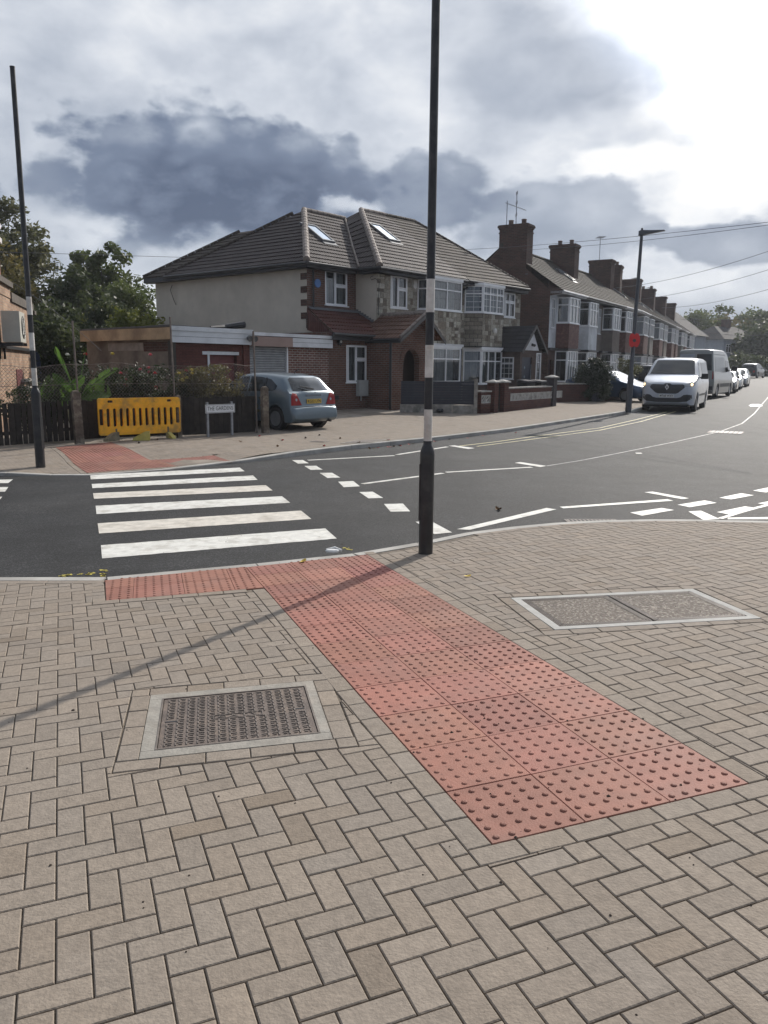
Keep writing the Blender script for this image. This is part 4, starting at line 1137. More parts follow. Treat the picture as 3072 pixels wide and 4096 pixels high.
def window(parent, p0, p1, z0, z1, mull=(), trans=None, dz=0.0, recess=.06, fr=.055, sill=True, curtain=0, small=(), extra_t=(), lead=None, fm=None, room=True, sillm=None, name='window'):
    # window filling an opening from p0 to p1 (wall direction, outward = right); frame with mullions at fractions, transoms per light
    l_ = math.hypot(p1[0]-p0[0], p1[1]-p0[1]); u = ((p1[0]-p0[0])/l_, (p1[1]-p0[1])/l_)
    M = frameM((p0[0]-u[1]*recess, p0[1]+u[0]*recess, 0), (u[0], u[1], 0), (-u[1], u[0], 0), (0, 0, 1))
    fm = fm or PVC; e = .0015
    mb = MB(dz); d0, d1 = -.035, .03
    mb.box(e, l_-e, d0, d1, z0+e, z0+fr, M); mb.box(e, l_-e, d0, d1, z1-fr, z1-e, M); mb.box(e, fr, d0, d1, z0+fr, z1-fr, M); mb.box(l_-fr, l_-e, d0, d1, z0+fr, z1-fr, M)
    xs_ = [fr] + [l_*m_ for m_ in mull] + [l_-fr]
    for m_ in mull: mb.box(l_*m_-fr*.45, l_*m_+fr*.45, d0+.002, d1, z0+fr, z1-fr, M)
    lights = list(zip(xs_[:-1], xs_[1:]))
    if trans is not None:
        for k in range(len(lights)):
            t_ = trans[k] if isinstance(trans, (list, tuple)) else trans
            if t_ is None: continue
            zz = z0+(z1-z0)*t_; a, b = lights[k]; mb.box(a, b, d0+.004, d1, zz-fr*.45, zz+fr*.45, M)
    # opening casement beads
    for (k, lo, hi) in small:
        a, b = lights[k]; a += .012; b -= .012; zl, zh = z0+(z1-z0)*lo+.03, z0+(z1-z0)*hi-.03; w_ = .035
        for q in ((a, b, zl, zl+w_), (a, b, zh-w_, zh), (a, a+w_, zl+w_, zh-w_), (b-w_, b, zl+w_, zh-w_)): mb.box(q[0], q[1], d0-.018, d0, q[2], q[3], M)
    if lead:
        nx_, nz_ = lead
        for k in range(1, nx_): mb.box(l_*k/nx_-.008, l_*k/nx_+.008, -.008, -.002, z0+fr, z1-fr, M)
        for k in range(1, nz_): mb.box(fr, l_-fr, -.0085, -.0025, z0+(z1-z0)*k/nz_-.008, z0+(z1-z0)*k/nz_+.008, M)
    f = mb.build(name, fm, parent)
    mb = MB(dz); mb.poly([M @ Vector(q) for q in ((fr*.5, 0, z0+fr*.5), (l_-fr*.5, 0, z0+fr*.5), (l_-fr*.5, 0, z1-fr*.5), (fr*.5, 0, z1-fr*.5))]); mb.build('pane', GLS, f, fix=False)
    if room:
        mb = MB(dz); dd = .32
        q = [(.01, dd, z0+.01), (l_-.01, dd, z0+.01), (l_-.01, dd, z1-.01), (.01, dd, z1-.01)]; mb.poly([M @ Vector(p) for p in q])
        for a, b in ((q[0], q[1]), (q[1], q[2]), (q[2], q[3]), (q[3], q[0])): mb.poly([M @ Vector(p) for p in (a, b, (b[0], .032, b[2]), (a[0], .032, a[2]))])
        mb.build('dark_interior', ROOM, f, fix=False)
    if curtain:
        # gathered cloth hanging behind the glass: 1 full net, 2 pair drawn aside
        spans = [(fr*.6, l_-fr*.6)] if curtain in (1, 3) else [(fr*.6, l_*.30), (l_*.70, l_-fr*.6)]
        for (a, b) in spans:
            mb = MB(dz); n_ = max(8, int((b-a)/.02)); prev = None
            for k in range(n_+1):
                x = a+(b-a)*k/n_; y = .13+.018*sin(k*1.25)+.01*sin(k*.53+1)
                if prev: mb.poly([M @ Vector(q) for q in ((prev[0], prev[1], z0+.03), (x, y, z0+.03), (x, y, z1-.03), (prev[0], prev[1], z1-.03))])
                prev = (x, y)
            mb.build('curtain', CURT if curtain != 3 else CURTD, f, fix=False)
    if sill:
        mb = MB(dz); mb.box(-.05, l_+.05, -recess-.055, d0-.001, z0-.035, z0+.004, M); mb.build('sill', sillm or PVC, f)
    return f
def roof_face(mb, poly3, thick=.028, step=.30, over=0.0):
    # poly3: planar convex polygon, laid in overlapping tile courses; first edge is the eaves
    P = [Vector(p) for p in poly3]; ue = (P[1]-P[0]).normalized(); n_ = ue.cross(P[2]-P[0]).normalized()
    if n_.z < 0: n_ = -n_
    up = n_.cross(ue).normalized()
    if up.z < 0: up = -up
    Q = [((p-P[0]).dot(ue), (p-P[0]).dot(up)) for p in P]
    if area(Q) < 0: Q = Q[::-1]
    tmax = max(q[1] for q in Q); k = 0
    while k*step < tmax:
        t0, t1 = k*step, min((k+1)*step, tmax)
        b = clip_half(Q, (0, t0), (1, t0), True); b = clip_half(b, (0, t1), (1, t1), False) if len(b) > 2 else b
        k += 1
        if len(b) < 3 or abs(area(b)) < 1e-5: continue
        def W3(q): f_ = (t1-q[1])/step; return P[0]+ue*q[0]+up*q[1]+n_*(thick*min(max(f_, 0), 1))
        mb.poly([W3(q) for q in b])
        lo = [q for q in b if abs(q[1]-t0) < 1e-6]
        if len(lo) >= 2:
            a, c = min(lo), max(lo)
            mb.poly([P[0]+ue*a[0]+up*a[1]-n_*.004, P[0]+ue*c[0]+up*c[1]-n_*.004, W3(c), W3(a)])
def ridge(mb, a, b, r=.10, n=6):
    a, b = Vector(a), Vector(b); L_ = (b-a).length; k = max(1, int(L_/.33))
    for i in range(k):
        p, q = a.lerp(b, i/k), a.lerp(b, (i+.97)/k); mb.tube([p, q], [r*1.03, r*.96], 10)
def chimney(parent, x0, x1, y0, y1, z0, z1, m, dz, pots=()):
    mb = MB(dz); mb.box(x0, x1, y0, y1, z0, z1-.42)
    mb.box(x0-.03, x1+.03, y0-.03, y1+.03, z1-.42, z1-.36); mb.box(x0, x1, y0, y1, z1-.36, z1-.22)
    mb.box(x0-.04, x1+.04, y0-.04, y1+.04, z1-.22, z1-.14); mb.box(x0-.08, x1+.08, y0-.08, y1+.08, z1-.14, z1-.05); mb.box(x0-.05, x1+.05, y0-.05, y1+.05, z1-.05, z1)
    c = mb.build('chimney', m, parent)
    for (x, y, h) in pots:
        mb = MB(dz); mb.lathe([(.13, 0), (.12, h*.8), (.14, h*.82), (.14, h*.92), (.10, h)], o=(x, y, z1), n=12); mb.build('chimney_pot', mat('clay_pot', (.11, .07, .055), .8, .2), c, smooth=True)
    mb = MB(dz); mb.box(x0-.06, x1+.06, y0-.12, y0-.005, z0+.02, z0+.05); mb.build('flashing', LEAD, c)
    return c
def aerial(parent, x, y, z, h, dz, style=0, rz=0.0):
    mb = MB(dz); mb.tube([(x, y, z), (x, y, z+h)], .022, 6); M = Matrix.Translation((x, y, 0)) @ Matrix.Rotation(rz, 4, 'Z')
    if style == 1:   # stacked folded dipoles
        for zz in (z+h, z+h*.72, z+h*.38):
            for a in (-.16, -.05, .06, .17): mb.tube([M @ Vector((a, 0, zz-.07)), M @ Vector((a, 0, zz+.07))], .012, 4)
            for b in (-.07, 0, .07): mb.tube([M @ Vector((-.2, 0, zz+b)), M @ Vector((.2, 0, zz+b))], .011, 4)
    elif style == 2:  # yagi
        mb.tube([M @ Vector((.1, 0, z+h-.1)), M @ Vector((-1.0, 0, z+h-.45))], .014, 4)
        for k in range(9): q = k/9; mb.tube([M @ Vector((-q, -.14, z+h-.13-.32*q)), M @ Vector((-q, .14, z+h-.13-.32*q))], .008, 4)
    elif style == 3:
        mb.tube([M @ Vector((-.45, 0, z+h-.08)), M @ Vector((.35, 0, z+h-.04))], .014, 4)
        for k in range(6): q = -.42+k*.15; mb.tube([M @ Vector((q, -.25, z+h-.06)), M @ Vector((q, .25, z+h-.06))], .010, 4)
    return mb.build('aerial', STEEL, parent)

# ---------------- semi-detached pair: brick and stone house on the left, stone house on the right
HA = radians(90-39); HZ = .24
hO = (-1.79, 27.39)
A1 = thing('semi_detached_house', 'cream rendered corner house with brick wing, stone cladding and arched brick porch', 'house', (hO[0], hO[1], HZ), HA)
D = HZ
EZ = 5.28     # eaves
# --- cream render walls
mb = MB(D)
wall(mb, (.39, 10.3), (.39, 8.82), 0, 5.2); wall(mb, (.36, 8.82), (.36, 1.78), 0, 5.2)
wall(mb, (.36, 1.78), (.36, 1.5), 0, 5.2)
wall(mb, (2.95, 1.5), (2.95, .5), 2.6, 5.2)
wall(mb, (8.3, 10.3), (.39, 10.3), 0, 5.2); 
mb.poly([(.36, 8.82, 0), (.39, 8.82, 0), (.39, 8.82, 5.2), (.36, 8.82, 5.2)])
wall(mb, (.36, 1.5), (.36, -.02), 2.35, 2.8)
mb.poly([(.36, 1.5, 2.8), (.36, -.02, 2.8), (.36, 1.5, 3.72)])
mb.build('rendered_wall', REND, A1)
# --- brick wing and ground floor extension
mb = MB(D)
wall(mb, (.36, 1.5), (2.95, 1.5), 3.4, 5.2, [(1.28-.36, 2.46-.36, 3.92, 5.12)])
mb.build('upper_brick_wall', BR_GREY if False else BR_RED, A1)
window(A1, (1.28, 1.5), (2.46, 1.5), 3.92, 5.12, (.44,), (None, .58), D, curtain=2, small=((1, 0, .58), (1, .58, 1)), recess=.03)
mb = MB(D)
wall(mb, (-.15, 0), (1.9, 0), 0, 2.88, [(.72+.15, 1.80+.15, 1.2, 2.47)]); wall(mb, (-.15, 3.0), (-.15, 0), 0, 2.88)
mb.build('extension_wall', BR_RED, A1)
window(A1, (.72, 0), (1.80, 0), 1.2, 2.47, (.46,), (None, .62), D, curtain=1, small=((0, 0, 1), (1, 0, .62), (1, .62, 1)), recess=.03)
# quoins
for k in range(4):
    z = 4.93-.445*k; mb = MB(D); mb.box(.335, .365, 1.5, 1.79, z-.22, z); mb.build('brick_quoin', BR_DK, A1)
mb = MB(D); mb.box(.30, .345, 1.42, 1.505, 3.05, 3.52); mb.build('brick_quoin', BR_DK, A1)
mb = MB(D); mb.tube([(.62, 1.44, 5.1), (.62, 1.44, 3.62)], .035, 8); mb.build('drainpipe', GUT, A1)
mb = MB(D); mb.lathe([(.15, 0), (.15, .03), (.0, .031)], o=(.88, 1.5, 4.62), n=20, M=Matrix.Rotation(pi/2, 4, 'X')); mb.build('blue_plaque', mat('blue_enamel', (.06, .17, .42), .4, .05), A1)
# --- stone wall of the left house
def stone_clad(name, parent, rects, holes, y, m, d=.03, axis='x', seed=1):
    r = random.Random(seed); mb = MB(D)
    def split(x0, x1, z0, z1):
        w, h = x1-x0, z1-z0
        if w > .62 or h > .34 or (w*h > .055 and r.random() < .75):
            if w > h*1.35 or h < .17: t_ = x0+w*r.uniform(.35, .65); split(x0, t_, z0, z1); split(t_, x1, z0, z1)
            else: t_ = z0+h*r.uniform(.35, .65); split(x0, x1, z0, t_); split(x0, x1, t_, z1)
            return
        base = r.choice([(.30, .275, .225), (.36, .335, .275), (.26, .235, .19), (.19, .16, .125), (.42, .395, .34), (.15, .125, .10), (.33, .305, .25), (.38, .36, .30)])
        k = r.uniform(.8, 1.2); mb.cur = tuple(c*k for c in base)
        e_ = r.uniform(.006, .022); g_ = .005; b = .008
        P0 = [(x0+g_, z0+g_), (x1-g_, z0+g_), (x1-g_, z1-g_), (x0+g_, z1-g_)]; P1 = [(x0+g_+b, z0+g_+b), (x1-g_-b, z0+g_+b), (x1-g_-b, z1-g_-b), (x0+g_+b, z1-g_-b)]
        if x1-x0 < .05 or z1-z0 < .05: return
        P1 = [(a+r.uniform(-.004, .004), c+r.uniform(-.004, .004)) for a, c in P1]
        def T(a, c, e): return (a, y-.001-e, c) if axis == 'x' else (y-.001-e, a, c)
        mb.poly([T(a, c, e_) for a, c in P1])
        for q in range(4): mb.poly([T(*P0[q], 0), T(*P0[(q+1) % 4], 0), T(*P1[(q+1) % 4], e_), T(*P1[q], e_)])
    for (x0, x1, z0, z1) in rects:
        # cut the rectangle around holes
        xs_ = sorted({x0, x1, *[v for h in holes for v in (h[0], h[1]) if x0 < v < x1]}); zs_ = sorted({z0, z1, *[v for h in holes for v in (h[2], h[3]) if z0 < v < z1]})
        for a0, a1 in zip(xs_[:-1], xs_[1:]):
            run = None
            for c0, c1 in list(zip(zs_[:-1], zs_[1:]))+[(None, None)]:
                if c0 is not None and not any(h[0] < (a0+a1)/2 < h[1] and h[2] < (c0+c1)/2 < h[3] for h in holes):
                    run = (run[0], c1) if run else (c0, c1)
                else:
                    if run: split(a0, a1, *run)
                    run = None
    return mb.build(name, m, parent)
STONE = mat('stone_cladding', (1, 1, 1), .9, .22, 14, .6, 70, attr=True)
MORT = brick_mat('stone_block_facing', (.34, .31, .255), (.21, .185, .15), (.10, .088, .072), .34, .17, .012, .3)
w1 = (3.74, 4.75, 3.92, 5.09)
mb = MB(D); wall(mb, (2.95, .5), (5.5, .5), 0, 5.2, [(w1[0]-2.95, w1[1]-2.95, w1[2], w1[3])]); wall(mb, (7.75, .5), (8.3, .5), 0, 5.2)
mb.build('front_wall', MORT, A1)
for q_ in ((2.97, 5.5, 2.6, 5.14), (7.75, 8.28, .3, 5.14), (4.4, 5.5, .3, 2.6)): stone_clad('stone_cladding', A1, [q_], [w1], .5, STONE, seed=4)
window(A1, (w1[0], .5), (w1[1], .5), w1[2], w1[3], (.42,), (None, .6), D, curtain=0, small=((1, 0, .6), (1, .6, 1), (0, 0, 1)), recess=.0)
# bay of the left house
def bay(parent, x0, x1, yb, dep, z0, zs, z1, zt, apron, D, cant=.25, cols=2, lead=None, clad=None, seed=0, tr=.68, curt=1, side=True, lower_m=None, top=True, cl_name='bay_apron', wy=None, sillm=None, fr=.055):
    # zs..: window sill and head; apron below.  Canted returns of width cant
    yf = yb-dep; L0, L1 = (x0, yb), (x0+cant, yf); R0, R1 = (x1-cant, yf), (x1, yb)
    mb = MB(D)
    for a, b in ((L0, L1), (L1, R0), (R0, R1)): wall(mb, a, b, z0, zs)
    mb.poly([(L0[0], L0[1], z0), (L1[0], L1[1], z0), (R0[0], R0[1], z0), (R1[0], R1[1], z0)])
    mb.build(cl_name, apron, parent)
    f = window(parent, L1, R0, zs, z1, tuple(k/cols for k in range(1, cols)), tr, D, recess=0, curtain=curt, lead=lead, fr=fr, small=())
    window(parent, L0, L1, zs, z1, (), tr, D, recess=0, curtain=curt, lead=(2, 5) if lead else None, sill=True, fr=fr)
    window(parent, R0, R1, zs, z1, (), tr, D, recess=0, curtain=curt, sill=True, fr=fr)
    if top:
        mb = MB(D); mb.prism([(L0[0]-.05, L0[1], z1), (L1[0]-.05, L1[1]-.06, z1), (R0[0]+.05, R0[1]-.06, z1), (R1[0]+.05, R1[1], z1)], (0, 0, zt-z1)); mb.build('bay_head', PVC, parent)
bay(A1, 5.45, 7.75, .5, .58, 2.62, 3.95, 5.1, 5.2, MORT, D, cant=.12, cols=2)
stone_clad('bay_stone', A1, [(5.60, 7.60, 2.64, 3.9)], [], -.08, STONE, seed=9)
bay(A1, 5.45, 7.75, .5, .58, .3, 1.15, 2.5, 2.6, BR_RED, D, cant=.12, cols=2)
mb = MB(D); mb.box(5.4, 7.8, -.14, .5, 2.565, 2.66); mb.build('bay_string_course', WDARK, A1)
mb = MB(D); mb.box(8.02, 8.50, .42, .47, .3, 2.5); mb.build('party_pier', NAVY, A1)
mb = MB(D); mb.tube([(8.28, .40, 5.0), (8.28, .40, .3)], .04, 8); mb.build('drainpipe', GUT, A1)
mb = MB(D)
for s_ in (-1, 1):
    mb.tube([(8.28+s_*.42, .34, 5.02), (8.28+s_*.22, .36, 4.95), (8.28+s_*.08, .37, 4.72), (8.28, .38, 4.45)], .045, 8)
mb.build('gutter_swan_neck', FASC, A1)
mb = MB(D); mb.prism([(5.08, .48, 5.02), (5.24, .48, 5.02), (5.28, .48, 4.75), (5.16, .48, 4.68), (5.06, .48, 4.76)], (0, -.08, 0)); mb.build('alarm_box', WHITEP, A1)
# --- roofs
ex = .36
wa = (.36-ex, 1.15, EZ); wb = (.36-ex, 9.17, EZ)         # wing eaves corners
apx = (3.76, 4.95, 7.87); ap2 = (3.76, 5.4, 7.87)
ma = (2.66, .12, EZ); ridL = (6.73, 4.5, 8.25); ridR = (10.5, 4.5, 8.32)
# where the wing ridge meets the main hip plane
v1, v2 = Vector(ma), Vector(ridL); back = Vector((2.66, 8.9, EZ))
nh = (v2-v1).cross(back-v1).normalized()
xr = v1.x + ((-nh.y*(4.95-v1.y)-nh.z*(7.87-v1.z))/nh.x); rj = (xr, 4.95, 7.87)
# valley foot: wing eaves line meets main hip plane
xv = v1.x + ((-nh.y*(1.15-v1.y)-nh.z*(EZ-v1.z))/nh.x); vf = (xv, 1.15, EZ)
mb = MB(D)
roof_face(mb, [wb, wa, apx]); roof_face(mb, [wa, vf, rj, apx]); roof_face(mb, [wb, apx, rj, (xr, 9.17, EZ)][:3] if False else [(3.76, 9.17, EZ), wb, apx])
hb_ = back
roof_face(mb, [tuple(vf), ma, tuple(ridL), rj]) if False else None
# main hip, left side (triangle between eaves corner, apex and the valley)
mb.poly([vf, ma, ridL, rj])
k_ = 12
for i in range(1, k_):
    t_ = i/k_; a = Vector(vf).lerp(Vector(rj), t_); b = Vector(ma).lerp(Vector(ridL), t_); off = nh*(.035 if nh.z > 0 else -.035)
    t2 = (i-1)/k_; a2 = Vector(vf).lerp(Vector(rj), t2); b2 = Vector(ma).lerp(Vector(ridL), t2)
    mb.poly([a2+off, b2+off, b+off*.1, a+off*.1]); mb.poly([a2, b2, b2+off, a2+off])
wing = mb
pw = (8.3, .12, EZ+.02); pt = (8.3, 4.5, 8.285)
roof_face(mb, [ma, (8.35, .12, EZ+.02), pt, ridL])
mb.poly([(ridL[0], 4.5, 8.25), pt, (8.3, 9.6, 5.3), (3.2, 9.6, 5.3)])
mb.build('roof', TILE_M, A1)
# rear roof of the back wing
mb = MB(D)
ra, rb_ = (.02, 8.7, EZ+.0), (.02, 10.65, EZ)
roof_face(mb, [rb_, ra, (3.0, 7.0, 7.22), (3.0, 7.95, 7.22)]); roof_face(mb, [(6.0, 10.65, EZ), rb_, (3.0, 7.95, 7.22), (6.0, 7.95, 7.22)])
mb.build('rear_roof', TILE_O, A1)
for a, b in ((wa, apx), (ma, ridL), (apx, rj), (ridL, pt)): mb = MB(D); ridge(mb, Vector(a)+Vector((0, 0, .03)), Vector(b)+Vector((0, 0, .03)), .12 if a in (wa, ma) else .09); mb.build('hip_tiles' if a in (wa, ma) else 'ridge_tiles', RIDGEM, A1)
mb = MB(D); ridge(mb, (.02, 10.6, EZ+.05), (3.0, 7.95, 7.27), .07); mb.build('rear_ridge', TILE_O, A1); mb = MB(D); ridge(mb, (.02, 9.1, EZ+.03), (3.6, 5.4, 7.8), .07); mb.build('rear_ridge', TILE_O, A1)
mb = MB(D); mb.tube([Vector(rj)+Vector((0, 0, .06)), Vector(rj).lerp(Vector(vf), .6)+Vector((0, 0, .05)), Vector(vf)+Vector((0, -.04, .05))], .04, 6); mb.build('valley_lead', RIDGEM, A1)
mb = MB(D)   # fascias, soffits and gutters
for a, b in (((.36-ex+.02, 9.1), (.36-ex+.02, 1.17)), ((.36-ex+.02, 1.17), (2.66, 1.17)), ((2.68, 1.17), (2.68, .14)), ((2.68, .14), (8.3, .14)), ((.04, 10.6), (.04, 9.1))):
    l_ = math.hypot(b[0]-a[0], b[1]-a[1]); u = ((b[0]-a[0])/l_, (b[1]-a[1])/l_); M = frameM((a[0], a[1], 0), (u[0], u[1], 0), (-u[1], u[0], 0), (0, 0, 1))
    mb.box(0, l_, 0, .02, 5.07, 5.26, M); mb.box(0, l_, .02, .40, 5.07, 5.09, M)
mb.build('fascia', FASC, A1)
mb = MB(D)
for pts in ([(-.05, 9.1, 5.22), (-.05, 1.10, 5.2), (2.6, 1.10, 5.22), (2.6, .06, 5.22), (8.3, .06, 5.22)],): mb.tube(pts, .058, 8)
mb.build('gutter', GUT, A1)
# lean-to roof over the extension
mb = MB(D); e0 = (-.22, -.28, 2.84)
roof_face(mb, [e0, (2.95, -.28, 2.84), (2.95, 1.5, 3.76), (.34, 1.5, 3.76)], step=.30)
mb.poly([(-.22, -.28, 2.8), (.34, 1.5, 3.74), (.34, 1.5, 3.0), (-.15, .1, 2.7)])
mb.build('lean_to_roof', TILE_R, A1)
mb = MB(D); mb.box(-.24, 2.0, -.26, -.24, 2.62, 2.83); mb.box(-.24, 2.0, -.24, 0, 2.62, 2.64)
mb.tube([(-.26, -.32, 2.80), (2.0, -.32, 2.78)], .055, 8); mb.build('lean_to_fascia', FASC, A1)
mb = MB(D)   # stepped lead flashing on the cream return wall
for k in range(8): y = -.25+.24*k if False else .5+k*.125; z = 2.84+(y+.28)*.517; mb.box(2.925, 2.949, y, y+.13, z+.0, z+.15)
mb.build('stepped_flashing', LEAD, A1)
mb = MB(D); mb.poly([(.36, 1.46, 3.80), (2.95, 1.46, 3.80), (2.95, 1.30, 3.70), (.36, 1.30, 3.70)]); mb.build('apron_flashing', LEAD, A1)
# porch with brick arch
px0, px1, py0 = 1.82, 4.30, -1.1; pc = (px0+px1)/2+.15; pz = 3.60; ac = 2.98; aw = .48; asp = 1.88
mb = MB(D); n_ = 14
wall(mb, (px0, .5), (px0, py0), 0, 2.75); wall(mb, (px1, py0), (px1, .5), 0, 2.75)
wall(mb, (px0, py0), (ac-aw, py0), 0, 2.75); wall(mb, (ac+aw, py0), (px1, py0), 0, 2.75)
mb.poly([(px0, py0, 2.75), (px1, py0, 2.75), (pc, py0, pz-.1)])
pts = [(ac+aw*cos(pi*k/n_), asp+aw*sin(pi*k/n_)) for k in range(n_+1)]
for a, b in zip(pts[:-1], pts[1:]):
    mb.poly([(a[0], py0, a[1]), (a[0], py0, 2.75), (b[0], py0, 2.75), (b[0], py0, b[1])])
    mb.poly([(a[0], py0, a[1]), (b[0], py0, b[1]), (b[0], py0+.23, b[1]), (a[0], py0+.23, a[1])])
for s_ in (-1, 1): mb.poly([(ac+s_*aw, py0, 0), (ac+s_*aw, py0+.23, 0), (ac+s_*aw, py0+.23, asp), (ac+s_*aw, py0, asp)])
porch = mb.build('porch', BR_RED, A1)
mb = MB(D); nb = 23   # soldier bricks round the arch
for k in range(nb):
    a0, a1 = pi*(k+.08)/nb, pi*(k+.92)/nb
    P_ = [(ac+r_*cos(a), py0-.004, asp+r_*sin(a)) for r_, a in ((aw, a0), (aw+.2, a0), (aw+.2, a1), (aw, a1))]
    mb.prism(P_, (0, -.018, 0))
mb.build('brick_arch', BR_RED, porch)
mb = MB(D); mb.box(ac-aw-.01, ac+aw*.25, py0+.6, py0+.64, 0, 2.4); mb.build('inner_wall', mat('grey_inner_wall', (.16, .16, .155), .8, .1), porch)
mb = MB(D); mb.box(ac+aw*.25, ac+aw+.2, py0+.62, py0+.66, 0, 2.4); mb.box(px0+.1, px1-.1, py0+.7, py0+.72, 0, 2.7); mb.build('front_door', mat('dark_brown_door', (.05, .035, .028), .5, .1), porch)
mb = MB(D); o_ = .10; of = .48
sl_ = (pz-2.75)/(pc-px0)
def prz(x): return pz-abs(x-pc)*((pz-2.66)/(pc-px0+o_))
xr_ = px1+.10
roof_face(mb, [(px0-o_, .5, 2.70), (px0-o_, py0-of, 2.70), (pc, py0-of, pz), (pc, .5, pz)], step=.3)
roof_face(mb, [(xr_, py0-of, 2.70), (xr_, .5, 2.70), (pc, .5, pz), (pc, py0-of, pz)], step=.3)
mb.build('porch_roof', TILE_B, A1)
for xe in (px0-o_, xr_):
    mb = MB(D); mb.prism([(xe, py0-of-.005, 2.56), (pc, py0-of-.005, pz-.13), (pc, py0-of-.005, pz), (xe, py0-of-.005, 2.70)], (0, -.03, 0)); mb.build('bargeboard', mat('grey_bargeboard', (.10, .095, .09), .7, .1), A1)
mb = MB(D); mb.box(px0-o_-.02, px0-o_, py0-of, .0, 2.55, 2.68); mb.tube([(px0-o_-.06, py0-of, 2.66), (px0-o_-.06, -.3, 2.66)], .045, 6); mb.build('porch_fascia', FASC, A1)
mb = MB(D); ridge(mb, (pc, py0-of, pz+.02), (pc, .5, pz+.02), .08); mb.build('porch_ridge', RIDGEM, A1)
for xe in (px0-o_, xr_): mb = MB(D); ridge(mb, (xe, py0-of+.02, 2.75), (pc, py0-of+.02, pz+.04), .045); mb.build('verge_tiles', RIDGEM, A1)
mb = MB(D); mb.tube([(px0-.1, py0-.06, 2.6), (px0-.1, py0-.06, .28)], .045, 8); mb.build('drainpipe', GUT, A1)
mb = MB(D); mb.box(1.22, 1.72, -.16, -.01, .72, 1.27); mb.box(1.25, 1.69, -.175, -.161, .75, 1.24); mb.tube([(1.42, -.07, .72), (1.42, -.07, .55)], .02, 6); mb.build('meter_cabinet', mat('pale_grey_plastic', (.36, .37, .36), .5, .06), A1)
mb = MB(D); mb.lathe([(.075, 0), (.09, .1), (.0, .12)], o=(.28, -.05, 2.56), n=12, M=Matrix.Rotation(pi/2, 4, 'X')); mb.tube([(.28, 0, 2.5), (.36, -.1, 2.45)], .03, 6); mb.build('wall_lamp', DARKPL, A1, smooth=True)
mb = MB(D); mb.lathe([(.05, 0), (.0, .05)], o=(.27, -.17, 2.57), n=10, M=Matrix.Rotation(pi/2, 4, 'X')); mb.build('wall_lamp_lens', WHITEP, A1)
mb = MB(D); mb.box(.10, .32, -.012, 0, .62, .76); mb.build('air_brick', DARKPL, A1)
mb = MB(D); mb.tube([(.31, 9.05, 4.95), (.28, 9.15, 4.75), (.28, 8.95, 4.35), (.31, 8.85, 4.15)], .012, 5); mb.build('loose_cable', DARKPL, A1)
mb = MB(D); mb.tube([(2.90, .62, 5.0), (2.85, .72, 4.95), (2.84, .66, 4.85), (2.9, .52, 4.9), (3.02, .44, 4.8), (3.0, .46, 3.6)], .012, 5); mb.build('wall_cable', DARKPL, A1)
# skylights on the roof slopes
def skylight(parent, c, ue, up, n_, w, h, D):
    c, ue, up, n_ = (Vector(q) for q in (c, ue, up, n_)); M = frameM(c, ue, up, n_)
    mb = MB(D); f_ = .07
    for q in ((-w, w, -h, -h+f_), (-w, w, h-f_, h), (-w, -w+f_, -h+f_, h-f_), (w-f_, w, -h+f_, h-f_)): mb.box(q[0], q[1], q[2], q[3], -.02, .10, M)
    mb.box(-w-.05, w+.05, h, h+.12, -.02, .06, M); mb.box(-w-.02, w+.02, -h-.2, -h, -.01, .04, M)
    s_ = mb.build('skylight', LEAD, parent)
    mb = MB(D); mb.box(-w+f_, w-f_, -h+f_, h-f_, .06, .075, M); mb.build('pane', mat('skylight_glass', (.5, .55, .6), .08, 0, spec=1.0, metal=.85), s_)
def on_roof(e0, e1, top, x, y):
    e0, e1, top = Vector(e0), Vector(e1), Vector(top); ue = (e1-e0).normalized(); n_ = ue.cross(top-e0).normalized()
    if n_.z < 0: n_ = -n_
    up = n_.cross(ue)
    if up.z < 0: up = -up
    z = e0.z-((x-e0.x)*n_.x+(y-e0.y)*n_.y)/n_.z
    return (x, y, z), ue, up, n_
c = on_roof(wa, vf, apx, 2.68, 3.15); skylight(A1, *c, .35, .62, D)
c = on_roof(ma, (8.3, .12, EZ), ridL, 6.10, 2.75); skylight(A1, *c, .38, .68, D)

# --- right-hand house of the pair
A2 = thing('semi_detached_house', 'stone clad house with small dark gabled porch, right half of the pair', 'house', (hO[0], hO[1], HZ), HA)
# move its base point to its own corner, keep coordinates relative
A2.location = (hO[0]+8.3*cos(HA)-.5*sin(HA)*1, hO[1]+8.3*sin(HA)+.5*cos(HA), HZ)
class SH:
    pass
def shift(mb_pts): return mb_pts
SX, SY = -8.3, -.5
D2 = D
def mbs(): return MB(D2)
Mx = lambda x, y, z=0: (x+SX, y+SY, z)
mb = MB(D2); w3 = (11.95, 12.9, 4.0, 5.08)
wall(mb, (8.3+SX, .5+SY), (8.75+SX, .5+SY), 0, 5.25); wall(mb, (11.3+SX, .5+SY), (13.45+SX, .5+SY), 0, 5.25, [(w3[0]-11.3, w3[1]-11.3, w3[2], w3[3])])
wall(mb, (13.45+SX, .5+SY), (13.45+SX, 9.5+SY), 0, 5.25); wall(mb, (13.45+SX, 9.5+SY), (8.3+SX, 9.5+SY), 0, 5.25)
mb.build('wall', MORT, A2)
for q_ in ((8.32+SX, 8.75+SX, .3, 5.18), (11.3+SX, 13.43+SX, 2.6, 5.18), (11.3+SX, 11.4+SX, .3, 2.6)): stone_clad('stone_cladding', A2, [q_], [(w3[0]+SX, w3[1]+SX, w3[2], w3[3])], .5+SY, STONE, seed=21)
window(A2, (w3[0]+SX, .5+SY), (w3[1]+SX, .5+SY), w3[2], w3[3], (.45,), .62, D2, recess=0, small=((0, 0, .62), (1, 0, .62), (1, .62, 1), (0, .62, 1)), fr=.05)
